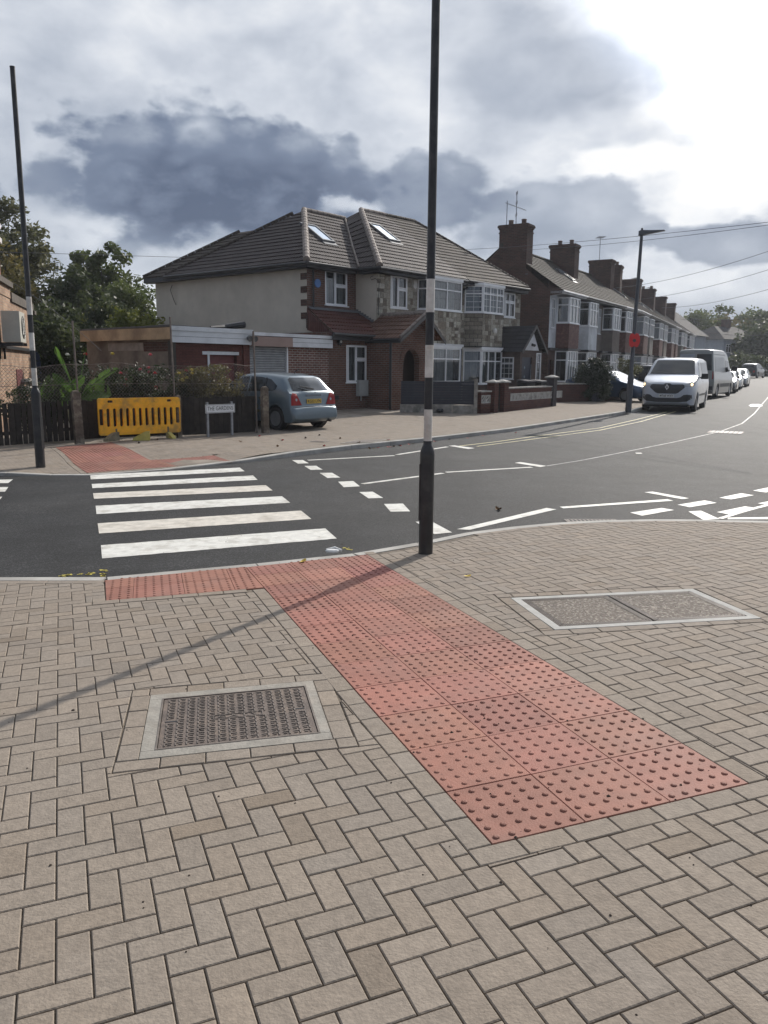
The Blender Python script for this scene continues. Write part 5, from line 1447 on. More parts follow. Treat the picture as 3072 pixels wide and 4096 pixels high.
bay(A2, 8.75+SX, 11.3+SX, .5+SY, .62, 2.60, 4.02, 5.12, 5.22, MORT, D2, cant=.45, cols=3, lead=(6, 4), tr=.70)
stone_clad('bay_stone', A2, [(9.22+SX, 10.83+SX, 2.62, 3.97)], [], -.12+SY, STONE, seed=31)
bay(A2, 8.75+SX, 11.3+SX, .5+SY, .62, .3, 1.05, 2.46, 2.6, BR_GREY, D2, cant=.45, cols=3, tr=.68)
mb = MB(D2); mb.box(8.7+SX, 11.35+SX, -.17+SY, .5+SY, 2.58, 2.63); mb.build('bay_string_course', FASC, A2)
mb = MB(D2)
roof_face(mb, [(8.35+SX, .12+SY, EZ+.02), (13.2+SX+.35, .12+SY, EZ+.12), (10.5+SX, 4.5+SY, 8.32), (8.3+SX, 4.5+SY, 8.285)])
roof_face(mb, [(13.55+SX, .12+SY, EZ+.12), (13.8+SX, 9.6+SY, EZ+.1), (10.5+SX, 4.5+SY, 8.32)])
mb.poly([(8.3+SX, 4.5+SY, 8.285), (10.5+SX, 4.5+SY, 8.32), (13.6+SX, 9.6+SY, 5.3), (8.3+SX, 9.6+SY, 5.3)])
mb.build('roof', TILE_O, A2)
mb = MB(D2); ridge(mb, (8.3+SX, 4.5+SY, 8.31), (10.5+SX, 4.5+SY, 8.34), .08); ridge(mb, (13.5+SX, .2+SY, EZ+.16), (10.5+SX, 4.5+SY, 8.34), .07); mb.build('ridge_tiles', TILE_O, A2)
mb = MB(D2); mb.box(8.32+SX, 13.5+SX, .14+SY, .16+SY, 5.1, 5.28); mb.box(8.32+SX, 13.5+SX, .16+SY, .5+SY, 5.1, 5.12); mb.tube([(8.35+SX, .06+SY, 5.25), (13.5+SX, .06+SY, 5.28)], .055, 8); mb.build('fascia', FASC, A2)
# porch of the right house
qx0, qx1, qy0, qc = 10.95, 12.95, -1.0, 11.93
mb = MB(D2); wall(mb, (qx0+SX, .5+SY), (qx0+SX, qy0+SY), 0, 2.5, [(.25, 1.2, 1.25, 2.2)]); wall(mb, (qx0+SX, qy0+SY), (qx1+SX, qy0+SY), 0, 2.5, [(.18, 1.05, .05, 2.2), (1.42, 1.84, 1.15, 2.4)]); wall(mb, (qx1+SX, qy0+SY), (qx1+SX, .5+SY), 0, 2.5)
mb.build('porch', BR_GREY, A2)
window(A2, (qx0+SX, .25+SY), (qx0+SX, -.70+SY), 1.25, 2.2, (), .7, D2, recess=.0, lead=(4, 4), fr=.05)
window(A2, (qx0+1.42+SX, qy0+SY), (qx0+1.84+SX, qy0+SY), 1.15, 2.4, (), None, D2, recess=.0, lead=(2, 3), fr=.05)
mb = MB(D2); mb.box(qx0+.19+SX, qx0+1.04+SX, qy0+.05+SY, qy0+.09+SY, .05, 2.2); dr = mb.build('front_door', mat('dark_blue_door', (.03, .035, .055), .4, .1), A2)
mb = MB(D2)
for z in (.55, .95, 1.35, 1.75): mb.prism([(qx0+.5+SX+a*.05, qy0+.05+SY, z+b*.07) for a, b in ((-1, 0), (0, 1), (1, 0), (0, -1))], (0, -.01, 0))
mb.build('door_studs', mat('door_stud_glass', (.3, .35, .4), .2), dr)
mb = MB(D2); mb.tube([(qx0+.98+SX, qy0-.0+SY, .8), (qx0+.98+SX, qy0-.0+SY, 1.9)], .015, 6); mb.build('door_handle', STEEL, dr)
mb = MB(D2); mb.prism([(qc-.62+SX, qy0-.01+SY, 2.5), (qc+.62+SX, qy0-.01+SY, 2.5), (qc+SX, qy0-.01+SY, 3.38)], (0, -.03, 0)); mb.build('white_gable', WDARK, A2)
mb = MB(D2); mb.tube([(qc-.1+SX, qy0-.08+SY, 2.75), (qc+.1+SX, qy0-.1+SY, 2.72)], .06, 8); mb.build('security_lamp', DARKPL, A2)
mb = MB(D2)
roof_face(mb, [(qx0-.2+SX, .5+SY, 2.42), (qx0-.2+SX, qy0-.2+SY, 2.42), (qc+SX, qy0-.2+SY, 3.58), (qc+SX, .5+SY, 3.58)], step=.25); roof_face(mb, [(qx1+.1+SX, qy0-.2+SY, 2.42), (qx1+.1+SX, .5+SY, 2.42), (qc+SX, .5+SY, 3.58), (qc+SX, qy0-.2+SY, 3.58)], step=.25)
mb.build('porch_roof', TILE_D, A2)
mb = MB(D2)
for xe in (qx0-.2, qx1+.1): mb.prism([(xe+SX, qy0-.205+SY, 2.32), (qc+SX, qy0-.205+SY, 3.46), (qc+SX, qy0-.205+SY, 3.6), (xe+SX, qy0-.205+SY, 2.46)], (0, -.03, 0))
mb.build('bargeboard', mat('grey_bargeboard', (.10, .095, .09), .7, .1), A2)
mb = MB(D2); mb.lathe([(.09, 0), (.10, .12), (.05, .2), (.0, .22)], o=(10.1+SX, -.2+SY, 3.2), n=10); mb.build('bell_box', WHITEP, A2, smooth=True)

# ---------------- flat roofed garage
GA = thing('flat_roofed_garage', 'low flat roofed brick garage with white boards and grey roller shutter', 'garage', (hO[0]-6.47*cos(HA), hO[1]-6.47*sin(HA), HZ), HA)
SX, SY = 6.47, 0
L_ = lambda x: x+SX
mb = MB(D)
wall(mb, (L_(-3.70), 0), (L_(-.17), 0), 0, 2.34, [(.02, 1.60, 0, 2.33)], reveal=.12)
mb.build('wall', BR_GAR, GA)
mb = MB(D); wall(mb, (L_(-6.47), .0), (L_(-3.95), 0), 0, 2.4, [(1.2, 2.3, .2, 2.15)], reveal=.15); mb.box(L_(-3.95), L_(-3.705), -.05, .3, 0, 2.38); mb.build('red_wall', brick_mat('painted_red_brick', (.105, .04, .032), (.13, .048, .037), (.09, .038, .03)), GA)
mb = MB(D); mb.box(L_(-5.26), L_(-4.18), .12, .16, .2, 2.12); mb.build('red_door', mat('dull_red_paint', (.13, .028, .026), .6, .15), GA)
mb = MB(D); mb.box(L_(-5.45), L_(-4.1), -.02, .1, 2.05, 2.14); mb.box(L_(-5.27), L_(-5.20), -.02, .12, .2, 2.05); mb.build('door_frame', WDARK, GA)
mb = MB(D); wall(mb, (L_(-6.47), 4.3), (L_(-6.47), 0), 0, 2.5); mb.build('side_wall', mat('grey_block_render', (.20, .17, .14), .95, .2, 1.5, .5, 60, col2=(.13, .105, .085), col2scale=1.3), GA)
mb = MB(D)
for k in range(4): mb.box(L_(-6.478), L_(-6.465), 1.35+k*.45, 1.35+k*.45+.435, 2.15, 2.37)
mb.build('pale_blocks', mat('pale_block', (.28, .25, .22), .95, .15, 4), GA)
mb = MB(D); mb.box(L_(-6.478), L_(-6.466), .1, 1.32, 2.12, 2.38); mb.build('exposed_brick_band', BR_DK, GA)
mb = MB(D); mb.box(L_(-6.60), L_(-6.44), -.12, .02, 0, 2.4); mb.build('corner_post', mat('dark_timber', (.05, .042, .035), .85, .2), GA)
mb = MB(D); mb.box(L_(-6.62), L_(-6.58), -.15, 4.4, 2.44, 2.76); mb.build('side_fascia', mat('tan_board', (.42, .30, .18), .8, .15, 2, col2=(.3, .21, .13), col2scale=1.2), GA)
mb = MB(D)
mb.box(L_(-6.6), L_(-3.70), -.17, -.13, 2.36, 2.68); mb.box(L_(-6.62), L_(-3.68), -.20, -.17, 2.68, 2.80)
mb.box(L_(-2.03), L_(-.14), -.17, -.13, 2.34, 2.62); mb.box(L_(-3.70), L_(-.12), -.195, -.165, 2.64, 2.74)
for x0_, x1_, zz in ((-6.6, -3.7, 2.47), (-6.6, -3.7, 2.58), (-2.03, -.14, 2.43), (-2.03, -.14, 2.52)): pass
mb.build('white_fascia', WDARK, GA)
mb = MB(D)
for x0_, x1_, zz in ((-6.6, -3.7, 2.52), (-2.03, -.14, 2.48)): mb.box(L_(x0_), L_(x1_), -.173, -.17, zz, zz+.008)
mb.build('board_joint', DARKPL, GA)
mb = MB(D); mb.box(L_(-3.72), L_(-2.06), -.23, -.14, 2.33, 2.62); mb.build('blank_signboard', mat('faded_pink_board', (.30, .21, .18), .7, .06, 2), GA)
mb = MB(D)
nsl = 30
for k in range(nsl):
    z = .1+k*(2.22/nsl); h = 2.22/nsl; P_ = [(L_(-3.68), .06, z), (L_(-3.68), .035, z+h*.25), (L_(-3.68), .035, z+h*.7), (L_(-3.68), .06, z+h*.98)]
    for a, b in zip(P_[:-1], P_[1:]): mb.poly([a, b, (L_(-2.12), b[1], b[2]), (L_(-2.12), a[1], a[2])])
mb.poly([(L_(-3.68), .062, .1), (L_(-2.12), .062, .1), (L_(-2.12), .062, 2.33), (L_(-3.68), .062, 2.33)])
mb.build('roller_shutter', mat('grey_steel_shutter', (.29, .30, .31), .45, .1, 4, metal=.3), GA)
mb = MB(D); mb.box(L_(-2.12), L_(-2.07), -.02, .07, .1, 2.33); mb.build('shutter_guide', PVC, GA)
mb = MB(D); mb.prism([(L_(-6.62), -.15, 2.78), (L_(-3.70), -.15, 2.74), (L_(-3.70), 3.5, 2.74), (L_(-6.62), 4.4, 2.76)], (0, 0, .05)); mb.prism([(L_(-3.70), -.15, 2.68), (L_(-.12), -.15, 2.68), (L_(-.12), 3.5, 2.70), (L_(-3.70), 3.5, 2.70)], (0, 0, .05))
mb.build('flat_roof', mat('roofing_felt', (.10, .10, .10), .9, .2, 3), GA)
mb = MB(D); mb.tube([(L_(-4.8), .4, 2.85), (L_(-4.2), .5, 2.88), (L_(-3.5), .4, 2.98)], [.03, .08, .11], 7); mb.build('rolled_felt', FASC, GA)
mb = MB(D)
for s_ in (-1, 1): mb.lathe([(.05, 0), (.085, .1), (.085, .11), (0, .112)], o=(L_(-3.82+s_*.12), -.24, 2.55), n=12, M=Matrix.Rotation(s_*.6, 4, 'Y') @ Matrix.Rotation(radians(105), 4, 'X'))
mb.lathe([(.06, 0), (.06, .06)], o=(L_(-3.82), -.17, 2.57), n=12, M=Matrix.Rotation(pi/2, 4, 'X')); mb.build('twin_floodlight', mat('grey_lamp_body', (.08, .08, .08), .5), GA, smooth=True)

# ================================================================== TERRACE
def terrace_house(origin, ang, x0, w, bx0, bx1, upper, apron, label, door_side, z=.30, ridge_w=2.7, ez=5.6, rz_=7.87, gableL=False, gableR=False, chim=None, pots=(), tile=None, detail=2, group='terraced houses', sky=False, aer=None, porch=False, dep=.62):
    c, s = cos(ang), sin(ang)
    t_ = thing('terraced_house', label, 'house', (origin[0]+c*x0, origin[1]+s*x0, z), ang, group)
    D = z; bx0 -= x0; bx1 -= x0; E_ = w
    mb = MB(D)
    wx0, wx1 = (.25, .78) if door_side < 0 else (w-.85, w-.25)
    if bx0-.15 < wx1 and door_side < 0: wx1 = bx0-.12; wx0 = max(.12, wx1-.55)
    sw = (wx0, wx1, 3.75, 5.2)
    has = wx1-wx0 > .3
    wall(mb, (0, 0), (w, 0), 2.75, ez, [sw] if has else [], reveal=.05)
    mb.build('upper_wall', upper, t_)
    dx0, dx1 = (.15, .95) if door_side < 0 else (w-1.0, w-.2)
    if door_side < 0: dx1 = min(dx1, max(bx0-.1, .8))
    mb = MB(D); wall(mb, (0, 0), (w, 0), 0, 2.75, [(dx0, dx1, .05, 2.15)], reveal=.2); mb.build('lower_wall', BR_DK, t_)
    mb = MB(D); mb.box(dx0, dx1, .2, .24, .05, 2.15); dr = mb.build('front_door', PVC if int(x0) % 3 else mat('dark_door', (.05, .02, .02), .5), t_)
    if detail > 1:
        mb = MB(D)
        for q in (.25, .5, .75): mb.box(dx0+(dx1-dx0)*q-.03, dx0+(dx1-dx0)*q+.03, .19, .2, .5, 1.95)
        mb.build('door_glazing', DARKPL, dr)
    if has: window(t_, (sw[0], 0), (sw[1], 0), sw[2], sw[3], (.5,), .66, D, recess=0, fr=.045, room=detail > 1)
    # square bay, two storeys, tile hung or rendered apron
    yf = -dep
    cant = .10
    def b2(z0, zs, z1, ap, nm_, cols):
        L0, L1, R0, R1 = (bx0, 0), (bx0+cant, yf), (bx1-cant, yf), (bx1, 0)
        mb = MB(D)
        for a, b_ in ((L0, L1), (L1, R0), (R0, R1)): wall(mb, a, b_, z0, zs)
        mb.poly([(L0[0], L0[1], z0), (L1[0], L1[1], z0), (R0[0], R0[1], z0), (R1[0], R1[1], z0)])
        mb.build(nm_, ap, t_); mb = MB(D); mb.poly([(L0[0], L0[1], z1), (L1[0], L1[1], z1), (R0[0], R0[1], z1), (R1[0], R1[1], z1)]); mb.build('bay_top', ap, t_, fix=False)
        window(t_, L1, R0, zs, z1, tuple(k/cols for k in range(1, cols)), .68, D, recess=0, fr=.05, curtain=1 if detail > 1 else 0, room=True)
        window(t_, L0, L1, zs, z1, (), .70, D, recess=0, fr=.06, curtain=3 if detail > 1 else 0, room=True)
        window(t_, R0, R1, zs, z1, (), .70, D, recess=0, fr=.06, room=detail > 1)
    b2(2.72, 4.02, 5.3, apron, 'upper_bay_apron', 3)
    b2(0, 1.05, 2.62, BR_DK, 'lower_bay_base', 4 if bx1-bx0 > 1.6 else 3)
    if apron == TILEHUNG:
        mb = MB(D)
        for k in range(9):
            zz = 2.80+k*.135
            for a, b_ in (((bx0-.01, 0), (bx0+cant-.01, yf)), ((bx0+cant, yf-.01), (bx1-cant, yf-.01))):
                l_ = math.hypot(b_[0]-a[0], b_[1]-a[1]); u = ((b_[0]-a[0])/l_, (b_[1]-a[1])/l_); M = frameM((a[0], a[1], 0), (u[0], u[1], 0), (-u[1], u[0], 0), (0, 0, 1))
                mb.poly([M @ Vector(q) for q in ((0, -.03, zz), (l_, -.03, zz), (l_, -.004, zz+.135), (0, -.004, zz+.135))]); mb.poly([M @ Vector(q) for q in ((0, -.002, zz), (l_, -.002, zz), (l_, -.03, zz), (0, -.03, zz))])
        mb.build('hung_tiles', TILEHUNG, t_)
    mb = MB(D); mb.box(.02, w-.02, -.45 if porch else -.12, -.001, 2.64, 2.76); mb.box(bx0-.08, bx1+.08, yf-.10, -.46 if porch else -.13, 2.645, 2.74); mb.build('canopy', WDARK if int(x0) % 2 else FASC, t_)
    # roof
    mb = MB(D); o_ = .30; eo = ez+.06
    yb = 2*ridge_w+o_
    roof_face(mb, [(0, -o_-dep*.55, eo-.12), (w, -o_-dep*.55, eo-.12), (w, ridge_w, rz_), (0, ridge_w, rz_)], step=.25)
    mb.poly([(0, ridge_w, rz_), (w, ridge_w, rz_), (w, yb, eo-.1), (0, yb, eo-.1)])
    mb.build('roof', tile or TILE_T, t_)
    mb = MB(D); ridge(mb, (0, ridge_w, rz_+.03), (w, ridge_w, rz_+.03), .09); mb.build('ridge_tiles', tile or TILE_T, t_)
    mb = MB(D); mb.box(0, w, -o_-dep*.55+.03, -.01, eo-.26, eo-.14); mb.tube([(0, -o_-dep*.55-.03, eo-.16), (w, -o_-dep*.55-.03, eo-.16)], .05, 6); mb.build('gutter', GUT if int(x0) % 3 else WDARK, t_)
    mb = MB(D)
    ya, ybk = 0, 2*ridge_w
    for gx, on in ((0, gableL), (w, gableR)):
        if on:
            P_ = [(gx, ya-dep*.5, 0), (gx, ybk+.0, 0), (gx, ybk, ez), (gx, ridge_w, rz_-.05), (gx, ya-dep*.5-.05, ez-.1)]
            P_ = [(gx, ya, 0), (gx, ybk, 0), (gx, ybk, ez-.05), (gx, ridge_w, rz_-.06), (gx, ya, ez-.02)]
            mb.poly(P_ if gx > 0 else P_[::-1]); yo = -o_-dep*.55+.03; mb.poly([(gx, ya, ez-.30), (gx, ya, ez+.05), (gx, ya+.3, ez+.33), (gx, yo, eo-.13), (gx, yo, eo-.27)])
    wall(mb, (w, ybk), (0, ybk), 0, ez-.05)
    mb.build('side_wall', BR_DK, t_)
    if chim is not None: chimney(t_, chim-.42, chim+.42, ridge_w-1.35, ridge_w+.15, rz_-1.5, rz_+1.0, BR_DK, D, [(chim, ridge_w-1.0, .28), (chim, ridge_w-.3, .28)] if pots else ())
    if pots == 2: aerial(t_, chim, ridge_w-.05, rz_+.95, 1.3, D, 2, 2.2)
    if aer: aerial(t_, aer[0], ridge_w-.5, rz_+.9 if chim is not None else rz_-.1, aer[1], D, aer[2], .6)
    if sky:
        cc_ = on_roof((0, -o_-dep*.55, eo-.12), (w, -o_-dep*.55, eo-.12), (w, ridge_w, rz_), w*.5, 1.3); skylight(t_, *cc_, .3, .55, D)
    return t_
TILEHUNG = mat('red_hung_tiles', (.115, .052, .042), .8, .25, 9, col2=(.17, .09, .072), col2scale=7)
TO_ = (8.22, 41.0); TA = radians(90-31)
terrace_house(TO_, TA, 0, 4.0, 1.1, 2.95, RENDW, TILEHUNG, 'end terrace house with brick gable, white upper wall and red tile hung bay', -1, gableL=True, chim=.45, pots=2, aer=(.6, 1.7, 1))
terrace_house(TO_, TA, 4.0, 4.1, 4.55, 6.3, RENDW, RENDW, 'terraced house with white rendered bay between the tile hung and the taupe bay', 1, chim=4.05, pots=1, sky=True)
terrace_house(TO_, TA, 8.1, 3.9, 9.3, 11.1, RENDT, RENDT, 'terraced house with taupe pebbledash wall and bay, third from the gable', -1, porch=True)
terrace_house(TO_, TA, 12.0, 4.0, 12.3, 13.9, RENDT, TILEHUNG, 'terraced house with tile hung bay directly behind the red poppy lamp post', 1, chim=3.75, aer=(3.4, 1.6, 3), gableR=True)
# second row curves away
TO2 = (16.46, 54.7); TA2 = radians(90-25.5)
ups = [RENDG, RENDW, BR_GREY, RENDG, RENDT, RENDW, RENDG, BR_GREY, RENDT, RENDG]
lab2 = ['first', 'second', 'third', 'fourth', 'fifth', 'sixth', 'seventh', 'eighth', 'ninth', 'tenth']
for k in range(10):
    x0 = 4.35*k; odd = k % 2
    b0_, b1_ = (x0+1.55, x0+3.75) if not odd else (x0+.45, x0+2.5)
    ap = [TILEHUNG, RENDG, TILEHUNG, RENDT, TILEHUNG, TILEHUNG, RENDG, TILEHUNG, RENDG, RENDG][k]
    terrace_house(TO2, TA2, x0, 4.35, b0_, b1_, ups[k], ap, '%s bay fronted house of the farther terrace, counted from the red poppy' % lab2[k], 1 if odd else -1, z=.30+.055*k if k > 0 else .3,
                  gableL=k == 0, gableR=k == 9, chim=(3.2 if k == 0 else 4.0) if not odd else None, pots=k in (0, 4), tile=TILE_T if k < 4 else TILE_D, detail=1, sky=k in (0, 2, 3), aer=(2.0, 1.5, 3) if k in (1, 3, 5) else None, group='houses of the farther terrace')

def simple_house(pos, ang, w, d, ez, rz_, wallm, label, roofm, hip=.0, chim=None, bayx=None, z=.5, name='house'):
    t_ = thing(name, label, 'house', (pos[0], pos[1], z), ang); D = 0
    mb = MB(); wall(mb, (0, 0), (w, 0), -1, ez, [(.6, 1.8, 3.3, 4.5)] if bayx else []); wall(mb, (w, 0), (w, d), -1, ez); wall(mb, (w, d), (0, d), -1, ez); wall(mb, (0, d), (0, 0), -1, ez)
    if hip == 0: mb.poly([(0, 0, ez), (0, d, ez), (0, d/2, rz_)]); mb.poly([(w, 0, ez), (w, d, ez), (w, d/2, rz_)])
    mb.build('wall', wallm, t_)
    mb = MB(); o_ = .35
    roof_face(mb, [(-o_, -o_, ez-.1), (w+o_, -o_, ez-.1), (w-hip, d/2, rz_), (hip, d/2, rz_)]); roof_face(mb, [(w+o_, d+o_, ez-.1), (-o_, d+o_, ez-.1), (hip, d/2, rz_), (w-hip, d/2, rz_)])
    if hip > 0: roof_face(mb, [(-o_, d+o_, ez-.1), (-o_, -o_, ez-.1), (hip, d/2, rz_)]); roof_face(mb, [(w+o_, -o_, ez-.1), (w+o_, d+o_, ez-.1), (w-hip, d/2, rz_)])
    mb.build('roof', roofm, t_)
    if chim: chimney(t_, chim[0]-.5, chim[0]+.5, d/2-.4, d/2+.6, rz_-1.2, rz_+1.1, BR_DK, 0)
    if bayx:
        window(t_, (.6, 0), (1.8, 0), 3.3, 4.5, (.5,), .7, 0, recess=0, room=True)
        bay(t_, bayx[0], bayx[1], 0, .7, 2.3, 3.2, 4.6, 4.8, wallm, 0, cant=.4, cols=3, curt=0); bay(t_, bayx[0], bayx[1], 0, .7, -.5, .7, 2.1, 2.3, wallm, 0, cant=.4, cols=3, curt=0)
    return t_
PALEB = mat('pale_blue_grey_render', (.26, .29, .33), .9, .08, 1.5)
simple_house((37.5, 101.5), radians(90-36), 9, 8, 5.4, 8.6, PALEB, 'pale grey rendered house with dark roof at the far end of the terrace', TILE_D, hip=.0, chim=(2, 0), z=.7)
simple_house((49.5, 119.0), radians(90-58), 11, 8, 5.3, 7.3, PALEB, 'distant white house with two storey bay in front of the trees', TILE_D, hip=3, chim=(6, 0), bayx=(5.5, 9.0), z=.9)
simple_house((33.2, 95.5), radians(90-28), 8.5, 8, 6.4, 8.3, BR_GREY, 'far house with flat topped dark dormer roof beyond the terrace', TILE_D, hip=2.2, z=.7)

# ================================================================== FRONT GARDEN WALLS
def wpt(x, y): p = gp(x, y, Fz); return Vector((p.x, p.y, Fz(p.x, p.y)))
# dark composite fence on concrete gravel boards
fa, fb = Vector((.52, 27.35, 0)), Vector((3.13, 27.35, 0)); fa.z = Fz(fa.x, fa.y); fb.z = Fz(fb.x, fb.y)
def along(a, b): d = (b-a); l_ = math.hypot(d.x, d.y); return l_, atan2(d.y, d.x)
l_, an = along(fa, fb)
cf = thing('panel_fence', 'dark grey panel fence on a concrete base in front of the arched porch', 'fence', fa, an)
mb = MB()
for k in range(9): mb.box(.03, l_-.03, -.012+.002*(k % 2), .012, .26+k*.087, .26+k*.087+.083)
mb.build('panel', mat('dark_composite_board', (.022, .024, .034), .7, .15, 5), cf)
mb = MB(); mb.box(0, l_*.68, -.03, .03, -.1, .255); mb.box(l_*.68+.01, l_-.06, -.028, .03, -.1, .24); mb.build('gravel_board', CONC, cf)
mb = MB(); mb.box(l_-.10, l_+.02, -.06, .06, -.1, 1.12); mb.build('post', CONC, cf)
mb = MB(); mb.lathe([(.10, 0), (.13, .05), (.10, .12), (0, .13)], o=(l_*.52, -.12, 0), n=12); mb.build('pipe_cap', DARKPL, cf)
TER = mat('white_concrete_block', (.50, .50, .48), .85, .12, 6, col2=(.34, .33, .31), col2scale=4)
def pierced(mb, x0, x1, z0, z1, y, n, style=0):
    # decorative screen blocks: frames with petals, open between
    w = (x1-x0)/n; h = z1-z0
    for k in range(n):
        a = x0+k*w; cx, cz = a+w/2, (z0+z1)/2; t_ = .018
        for q in ((a+.003, a+w-.003, z0, z0+t_), (a+.003, a+w-.003, z1-t_, z1), (a+.003, a+t_, z0+t_, z1-t_), (a+w-t_, a+w-.003, z0+t_, z1-t_)): mb.box(q[0], q[1], y-.04, y+.04, q[2], q[3])
        if style == 0:
            segs = [((a, z0), (cx, cz)), ((a+w, z0), (cx, cz)), ((a, z1), (cx, cz)), ((a+w, z1), (cx, cz)), ((a, cz), (cx, cz)), ((a+w, cz), (cx, cz)), ((a+w*.25, z0), (cx, cz)), ((a+w*.75, z1), (cx, cz)), ((a+w*.75, z0), (cx, cz)), ((a+w*.25, z1), (cx, cz))]
        else:
            segs = [((a, cz), (cx, z1)), ((cx, z1), (a+w, cz)), ((a+w, cz), (cx, z0)), ((cx, z0), (a, cz)), ((a, z0), (cx, cz)), ((a+w, z1), (cx, cz))]
        for p, q in segs:
            d = Vector((q[0]-p[0], q[1]-p[1])); n_ = Vector((-d.y, d.x)).normalized()*.009
            mb.prism([(p[0]+n_.x, y-.03, p[1]+n_.y), (q[0]+n_.x, y-.03, q[1]+n_.y), (q[0]-n_.x, y-.03, q[1]-n_.y), (p[0]-n_.x, y-.03, p[1]-n_.y)], (0, .05, 0))
def gwall(name, label, a, b, h, blocks, style, wallm, cap=True, bz=(.42, .68), n=None):
    l_, an = along(a, b); t_ = thing(name, label, 'wall', a, an)
    mb = MB(); z0, z1 = bz; bx0, bx1 = blocks if blocks else (0, 0)
    if blocks:
        mb.box(0, l_, -.10, .10, -.15, z0); mb.box(0, l_, -.10, .10, z1, h)
        if bx0 > .01: mb.box(0, bx0, -.10, .10, z0, z1)
        if l_-bx1 > .01: mb.box(bx1, l_, -.10, .10, z0, z1)
    else: mb.box(0, l_, -.10, .10, -.15, h)
    mb.build('brickwork', wallm, t_)
    if blocks:
        mb = MB(); pierced(mb, bx0, bx1, z0+.002, z1-.002, -.065, n or max(1, int((bx1-bx0)/.28)), style); mb.build('screen_blocks', TER, t_)
    if cap: mb = MB(); mb.box(-.02, l_+.02, -.14, .14, h, h+.05); mb.build('coping', mat('weathered_coping', (.34, .33, .31), .9, .2, 5), t_)
    return t_
def pillar(label, p, h, an, m, w=.19, group=None):
    t_ = thing('gate_pillar', label, 'pillar', p, an, group); mb = MB(); mb.box(-w, w, -w, w, -.15, h); mb.build('shaft', m, t_)
    mb = MB(); mb.box(-w-.06, w+.06, -w-.06, w+.06, h, h+.05); mb.lathe([((w+.05)*1.41, .05), (.02, .12)], o=(0, 0, h), n=4, M=Matrix.Rotation(pi/4, 4, 'Z')); mb.build('cap', mat('weathered_coping', (.34, .33, .31), .9, .2, 5), t_)
    return t_
W0 = wpt(1033, 893); W1 = wpt(1052, 892); W1b = wpt(1067, 890.5); W2a = wpt(1089, 888.5); W2b = wpt(1183, 878); W3 = wpt(1188, 877.5)
lA, aA = along(W1b, W3)
gwall('garden_wall', 'short low brick wall stub with white diamond blocks left of the iron gate', W0, W1+(W1-W0)*.1, .72, (.03, .5), 1, BR_WALL, bz=(.34, .62), n=2)
pillar('brick pillar with pale cap left of the iron gate', W1+Vector((.22, .30, 0)), 1.02, aA, BR_WALL, .15)
pillar('brick pillar with pale cap right of the iron gate', W1b+Vector((.33, .43, 0)), 1.02, aA, BR_WALL, .17)
gwall('garden_wall', 'low brick wall with a long row of white starburst screen blocks', W1b+Vector((.45, .58, 0)), W3-Vector((.1, .14, 0)), .80, (.25, 5.2), 0, BR_WALL, bz=(.36, .63), n=17)
pillar('dark pillar with pale cap at the right end of the starburst wall', W3+Vector((.05, .08, 0)), 1.12, aA, mat('dark_painted_brick', (.05, .045, .05), .9, .2, 6), .16)
# gate
ga_ = W1+Vector((.33, .45, 0)); gb_ = W1b+Vector((.22, .29, 0)); lg, ag = along(ga_, gb_)
gt = thing('iron_gate', 'black wrought iron garden gate between two brick pillars', 'gate', ga_, ag)
mb = MB()
for z in (.06, .45, .88): mb.box(0, lg, -.008, .008, z, z+.025)
for x in (0.01, lg-.02): mb.box(x, x+.02, -.01, .01, .04, .98)
mb.build('gate_frame', GUT, gt)
mb = MB()
for k in range(1, 7): x = lg*k/7; mb.tube([(x, 0, .06), (x, 0, .96)], .007, 5)
for zz in (.26, .67):
    for k in (1.5, 3.5, 5.5): mb.tube([(lg*k/7+.06*cos(a), 0, zz+.09*sin(a)) for a in [2*pi*q/12 for q in range(13)]], .006, 4)
mb.build('scrollwork', GUT, gt)
# wheelie bins behind the wall
for k, (px_, lab) in enumerate(((1092, 'black wheelie bin lid seen over the starburst wall, left one'), (1122, 'black wheelie bin lid seen over the starburst wall, right one'))):
    p = gp(px_, 872, Fz); p = Vector((p.x+1.0, p.y+1.0, Fz(p.x, p.y)))
    bn = thing('wheelie_bin', lab, 'bin', p, aA-.3, 'bins behind the front wall')
    mb = MB(); mb.prism([(-.24, -.28, .05), (.24, -.28, .05), (.24, .28, .05), (-.24, .28, .05)], (0, 0, .82)); mb.build('body', DARKPL, bn)
    mb = MB(); mb.prism([(-.27, -.33, .87), (.27, -.33, .87), (.27, .30, .93), (-.27, .30, .93)], (0, 0, .05)); mb.box(-.2, .2, .30, .36, .86, .92); mb.build('lid', mat('grey_bin_lid', (.10, .10, .11), .35, .1), bn)
    for s_ in (-1, 1): mb = MB(); mb.lathe([(.1, -.02), (.1, .02)], o=(s_*.22, .27, .1), n=14, M=Matrix.Rotation(pi/2, 4, 'Y')); mb.build('wheel', RUBBER, bn)
